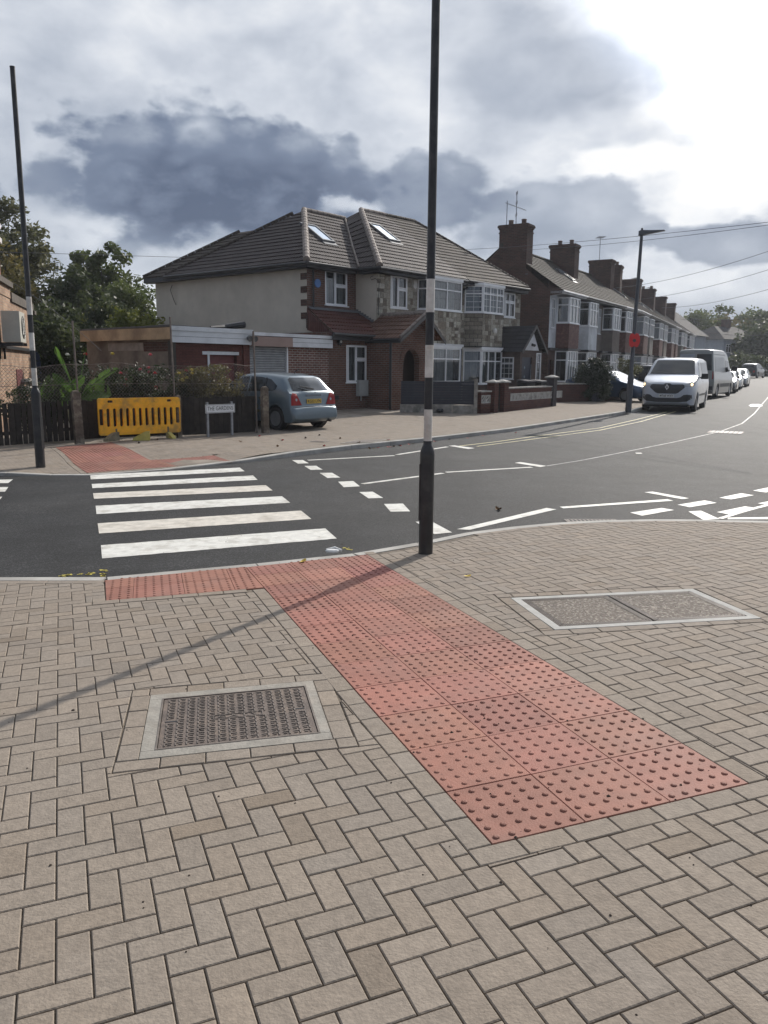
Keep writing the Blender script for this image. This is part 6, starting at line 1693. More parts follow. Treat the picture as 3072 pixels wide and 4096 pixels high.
# next frontage: brick wall, bush, pillar, block wall
V0 = wpt(1214, 872); V1 = wpt(1262, 868); V2 = wpt(1283, 867); V3 = wpt(1302, 866); V4 = wpt(1352, 862); V5 = wpt(1392, 857)
bwall_a = W3+Vector((1.0, 2.6, 0)); bwall_a.z = .3
gwall('garden_wall', 'plain dark brick dwarf wall left of the clipped bush', V0+Vector((-.2, 1.2, 0)), V1+Vector((.3, .6, 0)), .78, None, 0, BR_WALL)
pillar('slate painted pillar right of the clipped bush', V2, 1.10, radians(55), mat('slate_painted_brick', (.06, .065, .085), .9, .15, 6), .2)
gwall('garden_wall', 'short grey wall with pierced grey blocks right of the slate pillar', V2+Vector((.2, .1, 0)), V3, .80, (.15, 1.0), 1, mat('grey_painted_brick', (.12, .11, .11), .9, .2, 6), bz=(.40, .66), n=3)
gwall('garden_wall', 'low wall with white circle pattern blocks in front of the blue car', V3+Vector((.05, .05, 0)), V4, .80, (.05, 2.9), 1, BR_WALL, bz=(.40, .66), n=8)

# ================================================================== LEFT BUILDING
LBc = (-11.23, 26.0); LBa = radians(90+16.7)-pi
lbz = .2
lb = thing('brick_building', 'mottled buff brick building with parapet and chimney at the left edge', 'building', (LBc[0], LBc[1], lbz), LBa)
# local x runs toward the street from the far corner, outward face looks along local -y... built with outward on the right of the direction
mb = MB(lbz); wall(mb, (7.6, 0), (0, 0), 0, 3.45); wall(mb, (7.6, -6), (7.6, 0), 0, 3.45); wall(mb, (0, 0), (0, -6), 0, 3.45)
mb.build('wall', BR_YEL, lb)
mb = MB(lbz); mb.box(-.12, 4.4, -.42, .05, 3.38, 3.62); mb.box(-.3, .15, -.5, .10, 3.30, 3.42); mb.build('parapet_coping', mat('dark_coping_brick', (.09, .075, .06), .9, .3, 8), lb)
mb = MB(lbz); mb.box(4.4, 7.6, -.5, .02, 3.45, 3.80); mb.build('upper_parapet', BR_YEL, lb)
mb = MB(lbz); mb.box(4.4, 7.6, .02, .10, 3.72, 3.86); mb.build('lead_roll', mat('dark_coping_brick', (.09, .075, .06), .9, .3, 8), lb)
mb = MB(lbz); mb.box(6.15, 7.6, -.45, .08, 3.80, 4.62); mb.build('chimney_stack', brick_mat('orange_red_brick', (.20, .085, .055), (.26, .11, .07), (.2, .16, .13)), lb)
mb = MB(lbz); mb.box(6.08, 7.68, -.52, .15, 4.62, 4.74); mb.box(6.08, 7.68, -.52, .15, 4.96, 5.08); mb.build('chimney_band', WHITEP, lb)
mb = MB(lbz); mb.box(6.13, 7.62, -.47, .10, 4.74, 4.96); mb.build('chimney_cap', mat('grey_slate_block', (.09, .095, .10), .8, .2), lb)
mb = MB(lbz); mb.box(-.02, 7.5, .05, .10, 2.12, 2.2); mb.build('steel_rail', DARKPL, lb)
mb = MB(lbz); mb.box(-.35, -.22, .0, .12, .3, 2.2); mb.build('blue_post', mat('dull_blue_steel', (.05, .08, .17), .5), lb)
mb = MB(lbz); mb.box(3.2, 4.3, .001, .02, .2, 1.6); mb.build('red_panel', mat('dark_red_paint', (.12, .02, .02), .6, .2), lb)
mb = MB(lbz); mb.box(.8, 3.6, .0, .12, 1.25, 1.33); mb.box(.8, 3.6, 0, .12, 1.05, 1.10); mb.build('window_ledge', mat('pale_ledge', (.35, .33, .30), .8), lb)
ac = thing('air_conditioner', 'cream air conditioning unit with round fan on the buff brick wall', 'air conditioner', (LBc[0]+6.6*cos(LBa)-.02*sin(LBa), LBc[1]+6.6*sin(LBa)+.02*cos(LBa), 2.26), LBa)
ACM = mat('cream_metal', (.44, .43, .38), .5, .08, 3)
mb = MB(); mb.box(-.45, .45, .12, .52, 0, .72); mb.build('casing', ACM, ac)
mb = MB(); mb.lathe([(.27, 0), (.27, .01), (.25, .012)], o=(-.08, .52, .36), n=24, M=Matrix.Rotation(-pi/2, 4, 'X')); fn = mb.build('fan_opening', DARKPL, ac)
mb = MB()
for k in range(4): a = k*pi/4; mb.tube([(-.08+.25*cos(a), .536, .36+.25*sin(a)), (-.08-.25*cos(a), .536, .36-.25*sin(a))], .007, 4)
for r_ in (.1, .17, .24): mb.tube([(-.08+r_*cos(q*pi/10), .537, .36+r_*sin(q*pi/10)) for q in range(21)], .004, 4)
mb.build('fan_guard', ACM, fn)
mb = MB()
for x in (-.35, .35): mb.box(x-.03, x+.03, 0, .55, -.08, -.01); mb.box(x-.03, x+.03, 0, .05, -.4, -.08)
mb.build('bracket', DARKPL, ac)

# ================================================================== LAMP POST, POPPY, WIRES
lp_ = wpt(1357, 888); lp_ = Vector((lp_.x, lp_.y, Fz(lp_.x, lp_.y)))
LPM = mat('dark_grey_column_paint', (.055, .06, .07), .4, .15, 6)
lt = thing('street_lamp', 'tall grey street lamp with flat lantern beside the white van', 'street lamp', lp_); lt.rotation_euler = (0, radians(.9), 0)
mb = MB(); mb.lathe([(.115, -.05), (.115, 1.25), (.108, 1.3), (.075, 1.42), (.072, 3.2), (.055, 6.25), (.05, 6.4)], n=20); mb.build('column', LPM, lt, smooth=True)
mb = MB(); mb.box(.085, .13, -.05, .05, .45, 1.0, Matrix.Rotation(-2.2, 4, 'Z')); mb.build('access_door', LPM, lt)
mb = MB(); M = Matrix.Translation((0, 0, 6.4)) @ Matrix.Rotation(radians(-28), 4, 'Z')
mb.prism([M @ Vector(q) for q in ((-.10, -.09, -.06), (.15, -.11, -.02), (.80, -.09, .08), (.80, -.09, .10), (.35, -.10, .11), (-.02, -.09, .14), (-.10, -.09, .10))], M.to_3x3() @ Vector((0, .2, 0))); mb.build('lantern', LPM, lt)
mb = MB(); mb.box(.28, .74, -.07, .07, .005, .02, M @ Matrix.Rotation(radians(-7), 4, 'Y')); mb.build('lamp_glass', mat('lamp_lens', (.4, .4, .4), .3), lt)
mb = MB(); mb.lathe([(.035, .13), (.04, .20), (.02, .22)], o=(0, 0, 0), n=10, M=M); mb.build('photocell', DARKPL, lt)
pop = thing('poppy_badge', 'red poppy shaped badge fixed to the street lamp column', 'badge', lp_+Vector((.04, -.10, 2.62)), radians(-17))
PR = mat('poppy_red', (.62, .012, .012), .45, .05)
for s_ in (-1, 1):
    mb = MB(); P_ = []
    for k in range(20): a = 2*pi*k/20; P_.append((s_*.080+.115*cos(a)*(1+.06*cos(3*a)), -.02+.001*s_, .27*sin(a)*(1+.06*cos(2*a))))
    mb.prism(P_, (0, -.006, 0)); mb.build('petal', PR, pop)
mb = MB(); mb.lathe([(.06, 0), (.06, .012), (0, .014)], o=(.0, -.027, -.01), n=16, M=Matrix.Rotation(pi/2, 4, 'X')); mb.build('seed_head', DARKPL, pop)
WIRE = mat('grey_cable', (.09, .09, .10), .6, 0)
def wire(label, a, b, da, db, sag=.3, r=.018):
    def P3(q, dep): d = ray(*q); t = dep/d.y; return d*t+Vector((0, 0, CH))
    A, B = P3(a, da), P3(b, db); n = 16; mb = MB()
    mb.tube([A.lerp(B, k/n)-Vector((0, 0, sag*4*(k/n)*(1-k/n)))-A for k in range(n+1)], r*.62, 5)
    o = mb.build('overhead_wire', WIRE, fix=False); o.location = A; return tag(o, label, 'wire', 'overhead telephone wires')
wire('overhead wire running left from the cream house roof over the trees', (-80, 542), (400, 556), 24, 30, .0, .012)
wire('slack wire dropping from the buff brick wall toward the garage roof', (30, 612), (218, 757), 24, 22, -.1, .010)
wire('uppermost overhead wire passing over the street lamp lantern', (1008, 539), (1760, 468), 38, 22, .1, .012)
wire('second overhead wire just below the uppermost one', (1130, 540), (1760, 472), 40, 22, .12, .012)
wire('third overhead wire from the terrace chimneys up to the right', (1330, 622), (1800, 492), 50, 30, .35, .016)
wire('fourth overhead wire from below, crossing the bright cloud', (1340, 650), (1800, 535), 55, 32, .4, .016)
wire('lowest overhead wire of the fan above the far terrace chimneys', (1430, 665), (1820, 575), 65, 34, .4, .018)
wire('low wire hanging across the street before the distant trees', (1470, 690), (1760, 690), 80, 60, -.0, .02)
wire('lowest wire hanging across the street above the parked cars', (1508, 712), (1780, 700), 82, 60, .7, .025)

# ================================================================== VEHICLES
def interp(P, x):
    if x <= P[0][0]: return P[0][1]
    for a, b in zip(P[:-1], P[1:]):
        if x <= b[0]: return a[1]+(b[1]-a[1])*(x-a[0])/(b[0]-a[0])
    return P[-1][1]
def smooth_profile(P, n=3):
    for _ in range(n):
        Q = [P[0]]
        for a, b in zip(P[:-1], P[1:]): Q += [(a[0]*.75+b[0]*.25, a[1]*.75+b[1]*.25), (a[0]*.25+b[0]*.75, a[1]*.25+b[1]*.75)]
        Q.append(P[-1]); P = Q
    return P
def paint(name, col, rough=.28, metal=.0, coat=.6):
    return mat(name, col, rough, .03, 3, metal=metal, coat=coat)
class Car:
    # x forward (front at x=0, rear at x=-L), y to the left, z up
    def __init__(s, name, label, cat, loc, rz, L, W, top, belt, wheels, wr, body, sill=.22, tumble=.22, fr=.35, rr_=.35, fend=.78, rend=.82, group=None, boxy=False, scale=1.0):
        s.t = thing(name, label, cat, loc, rz, group); s.L, s.W = L, W; s.wheels = wheels; s.wr = wr
        s.t.scale = (scale,)*3
        top = smooth_profile(top, 2); s.top = top
        xs_ = sorted({0.0, L, *[.03, .08, .16, .26, .38], *[L-q for q in (.03, .08, .16, .26, .38)], *[round(q*.09, 3) for q in range(int(L/.09)+1)], *[p[0] for p in top if 0 <= p[0] <= L],
                      *[w_+wr*1.13*k for w_ in wheels for k in (-1, -.97, -.9, -.75, -.5, -.25, 0, .25, .5, .75, .9, .97, 1)]})
        xs_ = [x for x in xs_ if 0 <= x <= L]
        ys_ = [xs_[0]]
        for x in xs_[1:]:
            if x-ys_[-1] > .008: ys_.append(x)
        rings = []
        for x in ys_:
            f_ = 1.0
            if x < fr: f_ = min(f_, fend+(1-fend)*sqrt(max(0, 1-(1-x/fr)**2)))
            if x > L-rr_: f_ = min(f_, rend+(1-rend)*sqrt(max(0, 1-(1-(L-x)/rr_)**2)))
            w = W/2*f_; zt = interp(top, x); zb_ = min(interp(belt, x), zt-.03)
            e_ = 0
            if x < .2: e_ = (1-x/.2)**2
            if x > L-.2: e_ = (1-(L-x)/.2)**2
            z0 = sill+.10*e_
            arch = 0
            for w_ in wheels:
                R_ = wr*1.13
                if abs(x-w_) < R_: arch = wr+sqrt(R_*R_-(x-w_)**2)
            zs = max(z0, arch)
            tw = tumble*max(0, zt-zb_)
            wr1 = w*.965-tw
            m1 = z0+(zb_-z0)*.30; m2 = z0+(zb_-z0)*.72
            ring_ = [(0, z0), (w*.74, z0), (w*.75, zs if arch else z0), (w*.965, zs+(.0 if arch else .01)), (w*.995, max(m1, zs+.03)), (w*1.0, max(m2, zs+.05)), (w*.965, max(zb_, zs+.06)),
                     (wr1, max(zt-.07*min(1, (zt-zb_)/.2), zs+.065)), (wr1-.07, zt-.015 if zt-zb_ > .1 else zt-.01), (wr1*.6, zt+.012), (0, zt+.022)]
            rings.append((x, ring_))
        n = len(rings[0][1]); mb = MB(); idx = []
        for x, rg in rings:
            row = []
            for y, z in rg: row.append(len(mb.v)); mb.v.append((-x, y, z))
            for y, z in rg[1:-1][::-1]: row.append(len(mb.v)); mb.v.append((-x, -y, z))
            idx.append(row)
        m_ = len(idx[0])
        for a, b in zip(idx[:-1], idx[1:]):
            for k in range(m_): mb.f.append((a[k], a[(k+1) % m_], b[(k+1) % m_], b[k])); mb.c.append((1, 1, 1))
        mb.f.append(tuple(idx[0])); mb.f.append(tuple(idx[-1][::-1])); mb.c += [(1, 1, 1)]*2
        s.body = mb.build('body', body, s.t, smooth=True, edge=.75)
        bm = bmesh.new(); bm.from_mesh(s.body.data); s.bvh = BVHTree.FromBMesh(bm); bm.free()
    def patch(s, name, outline, axis, m, off=.006, res=.06, parent=None, both=False, thick=0.0):
        # outline laid on the body surface by projection along an axis: 'f' front (y,z), 'r' rear (y,z), 'l'/'R' sides (x back from the nose, z), 't' top (x,y)
        outs = [outline] if not both else [outline, [(-a, b) for a, b in outline]] if axis in 'fr' else [outline, outline]
        axes = [axis] if not both else ([axis, axis] if axis in 'fr' else ['l', 'R'])
        res_ = []
        for ol, ax in zip(outs, axes):
            if area(ol) < 0: ol = ol[::-1]
            vs = [Vector(p) for p in ol]; k0 = len(vs)
            # densify the edges
            E_ = []
            for i in range(k0):
                a, b = vs[i], vs[(i+1) % k0]; q = max(1, int((b-a).length/res))
                E_ += [a.lerp(b, j/q) for j in range(q)]
            nv = len(E_); ed = [(i, (i+1) % nv) for i in range(nv)]
            x0, x1, z0, z1 = min(p.x for p in E_), max(p.x for p in E_), min(p.y for p in E_), max(p.y for p in E_)
            pts = list(E_); x = x0+res/2
            olp = [(p.x, p.y) for p in E_]
            inn = inset(ol, res*.3) if True else None
            while x < x1:
                z = z0+res/2
                while z < z1:
                    if inpoly((x, z), olp) and min((Vector((x, z))-q).length for q in E_) > res*.35: pts.append(Vector((x, z)))
                    z += res
                x += res
            rv, re, rf, _, _, _ = delaunay_2d_cdt(pts, ed, [], 1, 1e-6)
            P3 = []
            for p in rv:
                if ax == 'f': o_, d_ = Vector((1.0, p.x, p.y)), Vector((-1, 0, 0))
                elif ax == 'r': o_, d_ = Vector((-s.L-1, p.x, p.y)), Vector((1, 0, 0))
                elif ax == 'l': o_, d_ = Vector((-p.x, 3, p.y)), Vector((0, -1, 0))
                elif ax == 'R': o_, d_ = Vector((-p.x, -3, p.y)), Vector((0, 1, 0))
                else: o_, d_ = Vector((-p.x, p.y, 4)), Vector((0, 0, -1))
                h, nn, _, _ = s.bvh.ray_cast(o_, d_)
                if h is None: h, nn, _, _ = s.bvh.find_nearest(o_+d_*(1.0 if ax in 'fr' else 2.2)); nn = nn
                if nn.dot(d_) > 0: nn = -nn
                P3.append(h+nn*off*.5-d_*off*.5)
            mb = MB(); mb.v = [tuple(p) for p in P3]; mb.f = [tuple(f) for f in rf]; mb.c = [(1, 1, 1)]*len(rf)
            o = mb.build(name, m, parent or s.t, fix=False)
            # consistent outward normals
            dd = {'f': Vector((1, 0, 0)), 'r': Vector((-1, 0, 0)), 'l': Vector((0, 1, 0)), 'R': Vector((0, -1, 0)), 't': Vector((0, 0, 1))}[ax]
            if sum(p.normal.dot(dd) for p in o.data.polygons) < 0: o.data.flip_normals()
            for p in o.data.polygons: p.use_smooth = True
            res_.append(o)
        return res_
    def wheel_set(s, rim_m=None, spokes=7, tw=.20, hub='spokes'):
        rim_m = rim_m or mat('alloy_rim', (.35, .35, .36), .35, .1, metal=.7)
        first = None
        for w_ in s.wheels:
            for sd in (1, -1):
                M = Matrix.Rotation(-pi/2*sd, 4, 'X'); y = sd*(s.W/2-tw-.02)
                mb = MB(); R = s.wr
                mb.lathe([(R*.62, .0), (R*.93, .0), (R, .025), (R, tw-.03), (R*.94, tw), (R*.68, tw), (R*.64, tw-.015)], o=(-w_, y, R), n=32, M=M, cap=False)
                wo_ = mb.build('wheel', RUBBER, s.t, smooth=True)
                mb = MB(); mb.lathe([(R*.66, tw-.02), (R*.62, tw-.015), (R*.58, tw-.05), (R*.2, tw-.06), (R*.14, tw-.02), (0, tw-.018)], o=(-w_, y, R), n=32, M=M)
                for k in range(spokes):
                    a = 2*pi*k/spokes
                    P_ = [Vector((R*r_*cos(a+b), R*r_*sin(a+b), tw-zz)) for r_, b, zz in ((.12, -.5, .018), (.60, -.13, .02), (.60, .13, .02), (.12, .5, .018))]
                    mb.prism([Vector((-w_, y, R))+(M @ p) for p in P_], M.to_3x3() @ Vector((0, 0, -.03)))
                mb.build('rim', rim_m, wo_, smooth=False)
        mb = MB(); mb.box(-s.L+.35, -.35, -s.W*.36, s.W*.36, s.wr*.55, s.wr*1.6); mb.build('underbody', DARKPL, s.t)
CGLASS = mat('car_glass', (.018, .022, .026), .06, 0, spec=.45)
LAMPC = mat('clear_lamp', (.30, .31, .32), .12, .1, 20, spec=.9)
LAMPR = mat('red_lamp', (.26, .008, .008), .4, .05, spec=.3)
LAMPO = mat('lit_headlamp', (.9, .7, .4), .3, 0, emit=(1.0, .72, .38, 2.2))
TRIM = mat('black_trim', (.02, .02, .022), .5, .05)
PLW = mat('white_plate', (.62, .62, .60), .4, 0); PLY = mat('yellow_plate', (.60, .40, .05), .4, 0)
def plate(car, txt, x, z, rear=False, y=0, m=None, tm=None, w=.52):
    M = frameM((x, y, z), (0, -1, 0), (0, 0, 1), (-1, 0, 0)) if rear else frameM((x, y, z), (0, 1, 0), (0, 0, 1), (1, 0, 0))
    mb = MB(); mb.box(-w/2, w/2, -.057, .057, -.004, .004, M); p = mb.build('number_plate', m or (PLY if rear else PLW), car.t)
    text_obj('plate_lettering', txt, .105, DARKPL, p, M @ Matrix.Translation((0, -.002, .005)), width=w*.9, ext=.001, bold=True)
def mirrors(car, x, z, m, s_=1.0, y=None):
    for sd in (1, -1):
        y_ = sd*((y or car.W/2)+.02)
        mb = MB(); P_ = [(-x-.06*s_, y_, z-.06*s_), (-x-.06*s_, y_+sd*.2*s_, z-.06*s_), (-x-.05*s_, y_+sd*.2*s_, z+.10*s_), (-x-.05*s_, y_+sd*.02, z+.10*s_)]
        mb.prism(P_, (.10*s_, 0, 0)); mb.box(-x-.02, -x+.02, min(y_-sd*.12, y_+sd*.02), max(y_-sd*.12, y_+sd*.02), z-.05, z-.01); mb.build('wing_mirror', m, car.t)

# ---- white van (near): heading toward the camera
vl = gp(1392, 885); vr = gp(1500, 889)
vd = Vector((-.454, -.891, 0)); vrz = atan2(vd.y, vd.x)
vc = (vl+vr)/2; vside = Vector((-vd.y, vd.x, 0)); vpos = vc+vd*1.0+Vector((0, 0, 0)); vpos.z = G(vpos.x, vpos.y)
WV = paint('white_van_paint', (.40, .425, .47), .3)
van = Car('white_van', 'white panel van with lit headlights parked half on the kerb facing us', 'van', vpos, vrz, 4.95, 1.94, [(0, .85), (.06, .98), (.22, 1.08), (1.02, 1.30), (1.10, 1.36), (1.88, 1.86), (2.15, 1.95), (3.0, 1.97), (4.75, 1.95), (4.93, 1.88), (4.95, 1.8)],
          [(0, .9), (.9, 1.2), (1.2, 1.24), (4.95, 1.24)], [.95, 4.05], .335, WV, sill=.24, tumble=.20, fr=.9, fend=.70, rend=.95, rr_=.15, scale=1.08)
van.patch('windscreen', [(-.80, 1.36), (.80, 1.36), (.68, 1.84), (.64, 1.88), (-.64, 1.88), (-.68, 1.84)], 'f', CGLASS)
van.patch('grille', [(-.60, .97), (-.52, 1.0), (-.14, .99), (-.08, 1.03), (.08, 1.03), (.14, .99), (.52, 1.0), (.60, .97), (.60, .88), (.40, .70), (.32, .665), (-.32, .665), (-.40, .70), (-.60, .88)], 'f', TRIM)
van.patch('lower_grille', [(-.86, .50), (-.84, .62), (-.70, .64), (-.58, .62), (-.48, .54), (-.36, .51), (.36, .51), (.48, .54), (.58, .62), (.70, .64), (.84, .62), (.86, .50), (.70, .39), (.40, .355), (-.40, .355), (-.70, .39)], 'f', TRIM)
hl = van.patch('headlight', [(.56, .99), (.60, .90), (.86, .93), (.90, .96), (.92, 1.12), (.90, 1.14), (.70, 1.04)], 'f', LAMPC, both=True, off=.010)
for sd, h_ in zip((1, -1), hl):
    van.patch('headlight_bulb', [(sd*.82+.035*cos(a), .99+.05*sin(a)) for a in [2*pi*k/10 for k in range(10)]], 'f', LAMPO, off=.022, res=.03, parent=h_)
M = frameM((.035, 0, .90), (0, 1, 0), (0, 0, 1), (1, 0, 0)); mb = MB()
Dm = [(0, .115), (.075, 0), (0, -.115), (-.075, 0)]; Di = [(0, .055), (.032, 0), (0, -.055), (-.032, 0)]
for k in range(4):
    a, b, c, d = Dm[k], Dm[(k+1) % 4], Di[(k+1) % 4], Di[k]; mb.prism([M @ Vector((*p, 0)) for p in (a, b, c, d)], (.012, 0, 0))
mb.build('badge', mat('chrome', (.55, .55, .56), .2, 0, metal=.9), van.t)
plate(van, 'MT68 WXY', .05, .585)
van.patch('side_window', [(1.42, 1.27), (1.62, 1.60), (1.84, 1.78), (2.46, 1.80), (2.46, 1.25)], 'l', CGLASS, both=True)
van.patch('rear_side_window', [(2.58, 1.27), (2.58, 1.80), (4.55, 1.80), (4.60, 1.27)], 'l', mat('panelled_window', (.28, .29, .31), .3, .05), both=True)
van.patch('side_moulding', [(1.45, .55), (1.45, .63), (3.55, .63), (3.55, .55)], 'l', TRIM, both=True)
for x_ in (1.38, 2.52, 3.75): van.patch('door_gap', [(x_, .35), (x_, 1.85 if x_ > 1.5 else 1.3), (x_+.012, 1.85 if x_ > 1.5 else 1.3), (x_+.012, .35)], 'l', TRIM, both=True, off=.003)
van.patch('door_handle', [(2.28, 1.07), (2.28, 1.11), (2.45, 1.11), (2.45, 1.07)], 'l', TRIM, both=True, off=.02)
van.patch('wiper', [(-.7, 1.375), (-.65, 1.40), (.1, 1.40), (.1, 1.38)], 'f', TRIM, off=.015)
mirrors(van, 1.42, 1.26, TRIM, 1.25); van.wheel_set(spokes=8)

# ---- big silver van behind, seen from its rear corner
SV = paint('grey_silver_paint', (.20, .205, .195), .3, .3)
m1 = gp(1547.7, 860.3); m2 = gp(1573, 855.5)
az_ = atan2(m2.y-m1.y, m2.x-m1.x); fwd = Vector((cos(az_), sin(az_), 0)); lft = Vector((-sin(az_), cos(az_), 0))
bp = m1+lft*.95+fwd*(4.35-.0); bp.z = G(bp.x, bp.y)
bv = Car('large_van', 'tall grey high roofed van parked behind the white van with dark rear window', 'van', bp+fwd*.0, az_, 5.7, 2.02, [(0, .9), (.1, 1.05), (.9, 1.28), (1.75, 2.25), (2.2, 2.5), (3, 2.56), (5.5, 2.56), (5.66, 2.5), (5.7, 2.4)], [(0, 1.0), (1, 1.25), (5.7, 1.35)], [.95, 4.55], .35, SV, tumble=.10, fend=.75, rend=.96, rr_=.12, scale=1.04)
bv.patch('rear_window', [(-.86, 1.45), (-.80, 2.3), (-.06, 2.3), (-.06, 1.45)], 'r', CGLASS)
bv.patch('rear_panel', [(.06, 1.45), (.06, 2.3), (.80, 2.3), (.86, 1.45)], 'r', mat('pale_rear_panel', (.30, .33, .38), .3, .05))
bv.patch('side_panel', [(2.8, 1.38), (2.8, 2.15), (5.3, 2.15), (5.3, 1.38)], 'l', mat('side_panel_grey', (.26, .27, .275), .3, .05), both=True)
bv.patch('side_window', [(1.35, 1.35), (1.75, 1.95), (2.55, 2.0), (2.55, 1.35)], 'l', CGLASS, both=True)
bv.patch('side_moulding', [(1.4, .55), (1.4, .75), (4.0, .75), (4.0, .55)], 'l', TRIM, both=True)
bv.patch('roof_gutter', [(2.6, 2.27), (2.6, 2.30), (5.6, 2.30), (5.6, 2.27)], 'l', TRIM, both=True, off=.004)
bv.patch('tail_light', [(.90, 1.0), (.90, 1.4), (.96, 1.4), (.96, 1.0)], 'r', LAMPR, both=True)
bv.patch('rear_bumper', [(-.95, .42), (-.95, .62), (.95, .62), (.95, .42)], 'r', TRIM)
bv.patch('windscreen', [(-.8, 1.35), (-.72, 2.1), (.72, 2.1), (.8, 1.35)], 'f', CGLASS)
mirrors(bv, 1.3, 1.5, TRIM, 1.6); bv.wheel_set()

# ---- blue-grey hatchback on the forecourt, seen from behind
HB = paint('light_blue_metallic', (.115, .155, .185), .3, .35)
r1 = gp(607.6, 930, Fz); hrz = radians(90+50)     # heading
hf = Vector((cos(hrz), sin(hrz), 0)); hl_ = Vector((-sin(hrz), cos(hrz), 0))
hpos = r1 + hf*(3.38) - hl_*.82 + Vector((-.16, .1, 0)); hpos.z = Fz(r1.x, r1.y)
hb = Car('hatchback', 'light blue metallic hatchback parked on the forecourt, seen from behind', 'car', hpos, hrz, 4.06, 1.70, [(0, .62), (.05, .70), (.3, .78), (1.0, .94), (1.15, 1.0), (1.75, 1.36), (2.2, 1.44), (2.9, 1.43), (3.40, 1.38), (3.55, 1.33), (3.86, .98), (3.93, .92), (3.95, .66), (3.96, .60), (4.05, .57), (4.06, .35)],
         [(0, .6), (1.0, .88), (2.0, .92), (3.3, .97), (4.06, .93)], [.82, 3.38], .30, HB, sill=.20, tumble=.30, fr=.7, fend=.72, rr_=.45, rend=.88)
hb.patch('rear_window', [(-.64, 1.00), (-.56, 1.28), (-.46, 1.33), (.46, 1.33), (.56, 1.28), (.64, 1.00)], 'r', CGLASS)
hb.patch('tail_light', [(.44, .64), (.47, .70), (.60, .93), (.70, .95), (.78, .88), (.80, .64)], 'r', LAMPR, both=True, off=.01)
hb.patch('tail_light_lens', [(.62+.035*cos(a), .78+.035*sin(a)) for a in [2*pi*k/10 for k in range(10)]], 'r', LAMPC, both=True, off=.016, res=.03)
hb.patch('side_window', [(1.30, .96), (1.72, 1.25), (1.95, 1.33), (2.28, 1.35), (2.28, .96)], 'l', CGLASS, both=True)
hb.patch('rear_side_window', [(2.34, .97), (2.34, 1.35), (2.75, 1.34), (3.15, 1.28), (3.42, 1.12), (3.38, 1.02), (3.25, .99)], 'l', CGLASS, both=True)
hb.patch('window_pillar', [(2.95, .98), (2.95, 1.33), (2.99, 1.32), (2.99, .98)], 'l', TRIM, both=True, off=.012)
for x_ in (2.31, 1.2): hb.patch('door_gap', [(x_, .32), (x_, .95), (x_+.010, .95), (x_+.010, .32)], 'l', TRIM, both=True, off=.003)
hb.patch('door_gap', [(3.10, .5), (3.2, .95), (3.212, .95), (3.112, .5)], 'l', TRIM, both=True, off=.003)
hb.patch('bumper_gap', [(-.82, .595), (-.82, .605), (.82, .605), (.82, .595)], 'r', TRIM, off=.003)
hb.patch('handle_strip', [(-.28, .86), (-.28, .905), (.28, .905), (.28, .86)], 'r', mat('dark_chrome', (.12, .13, .14), .25, metal=.6), off=.014)
hb.patch('door_handle', [(3.0, .82), (3.0, .87), (2.86, .87), (2.86, .82)], 'l', HB, both=True, off=.02)
plate(hb, 'KG52 LYN', -3.965, .735, True)
mb = MB(); mb.tube([(-3.93, -.02, 1.03), (-3.86, .22, 1.07), (-3.87, .30, 1.06)], .012, 5); mb.tube([(-3.905, -.04, 1.05), (-3.82, .36, 1.11)], .014, 5); mb.build('wiper', TRIM, hb.t)
mb = MB(); mb.tube([(-3.25, 0, 1.42), (-3.25, 0, 1.47), (-3.42, 0, 1.54)], .012, 6); mb.build('aerial', TRIM, hb.t)
mb = MB(); mb.tube([(-3.7, -.5, .24), (-4.08, -.5, .22)], .03, 10); mb.build('exhaust', mat('rusty_pipe', (.06, .045, .04), .7), hb.t)
mb = MB(); mb.lathe([(.022, 0), (.022, .006)], o=(-4.0, 0, .955), n=8, M=Matrix.Rotation(-pi/2, 4, 'Y')); mb.build('badge', mat('chrome', (.55, .55, .56), .2, 0, metal=.9), hb.t)
mirrors(hb, 1.35, 1.0, HB, .8); hb.wheel_set(mat('grey_wheel_trim', (.17, .175, .18), .45, .1, metal=.3), 7)

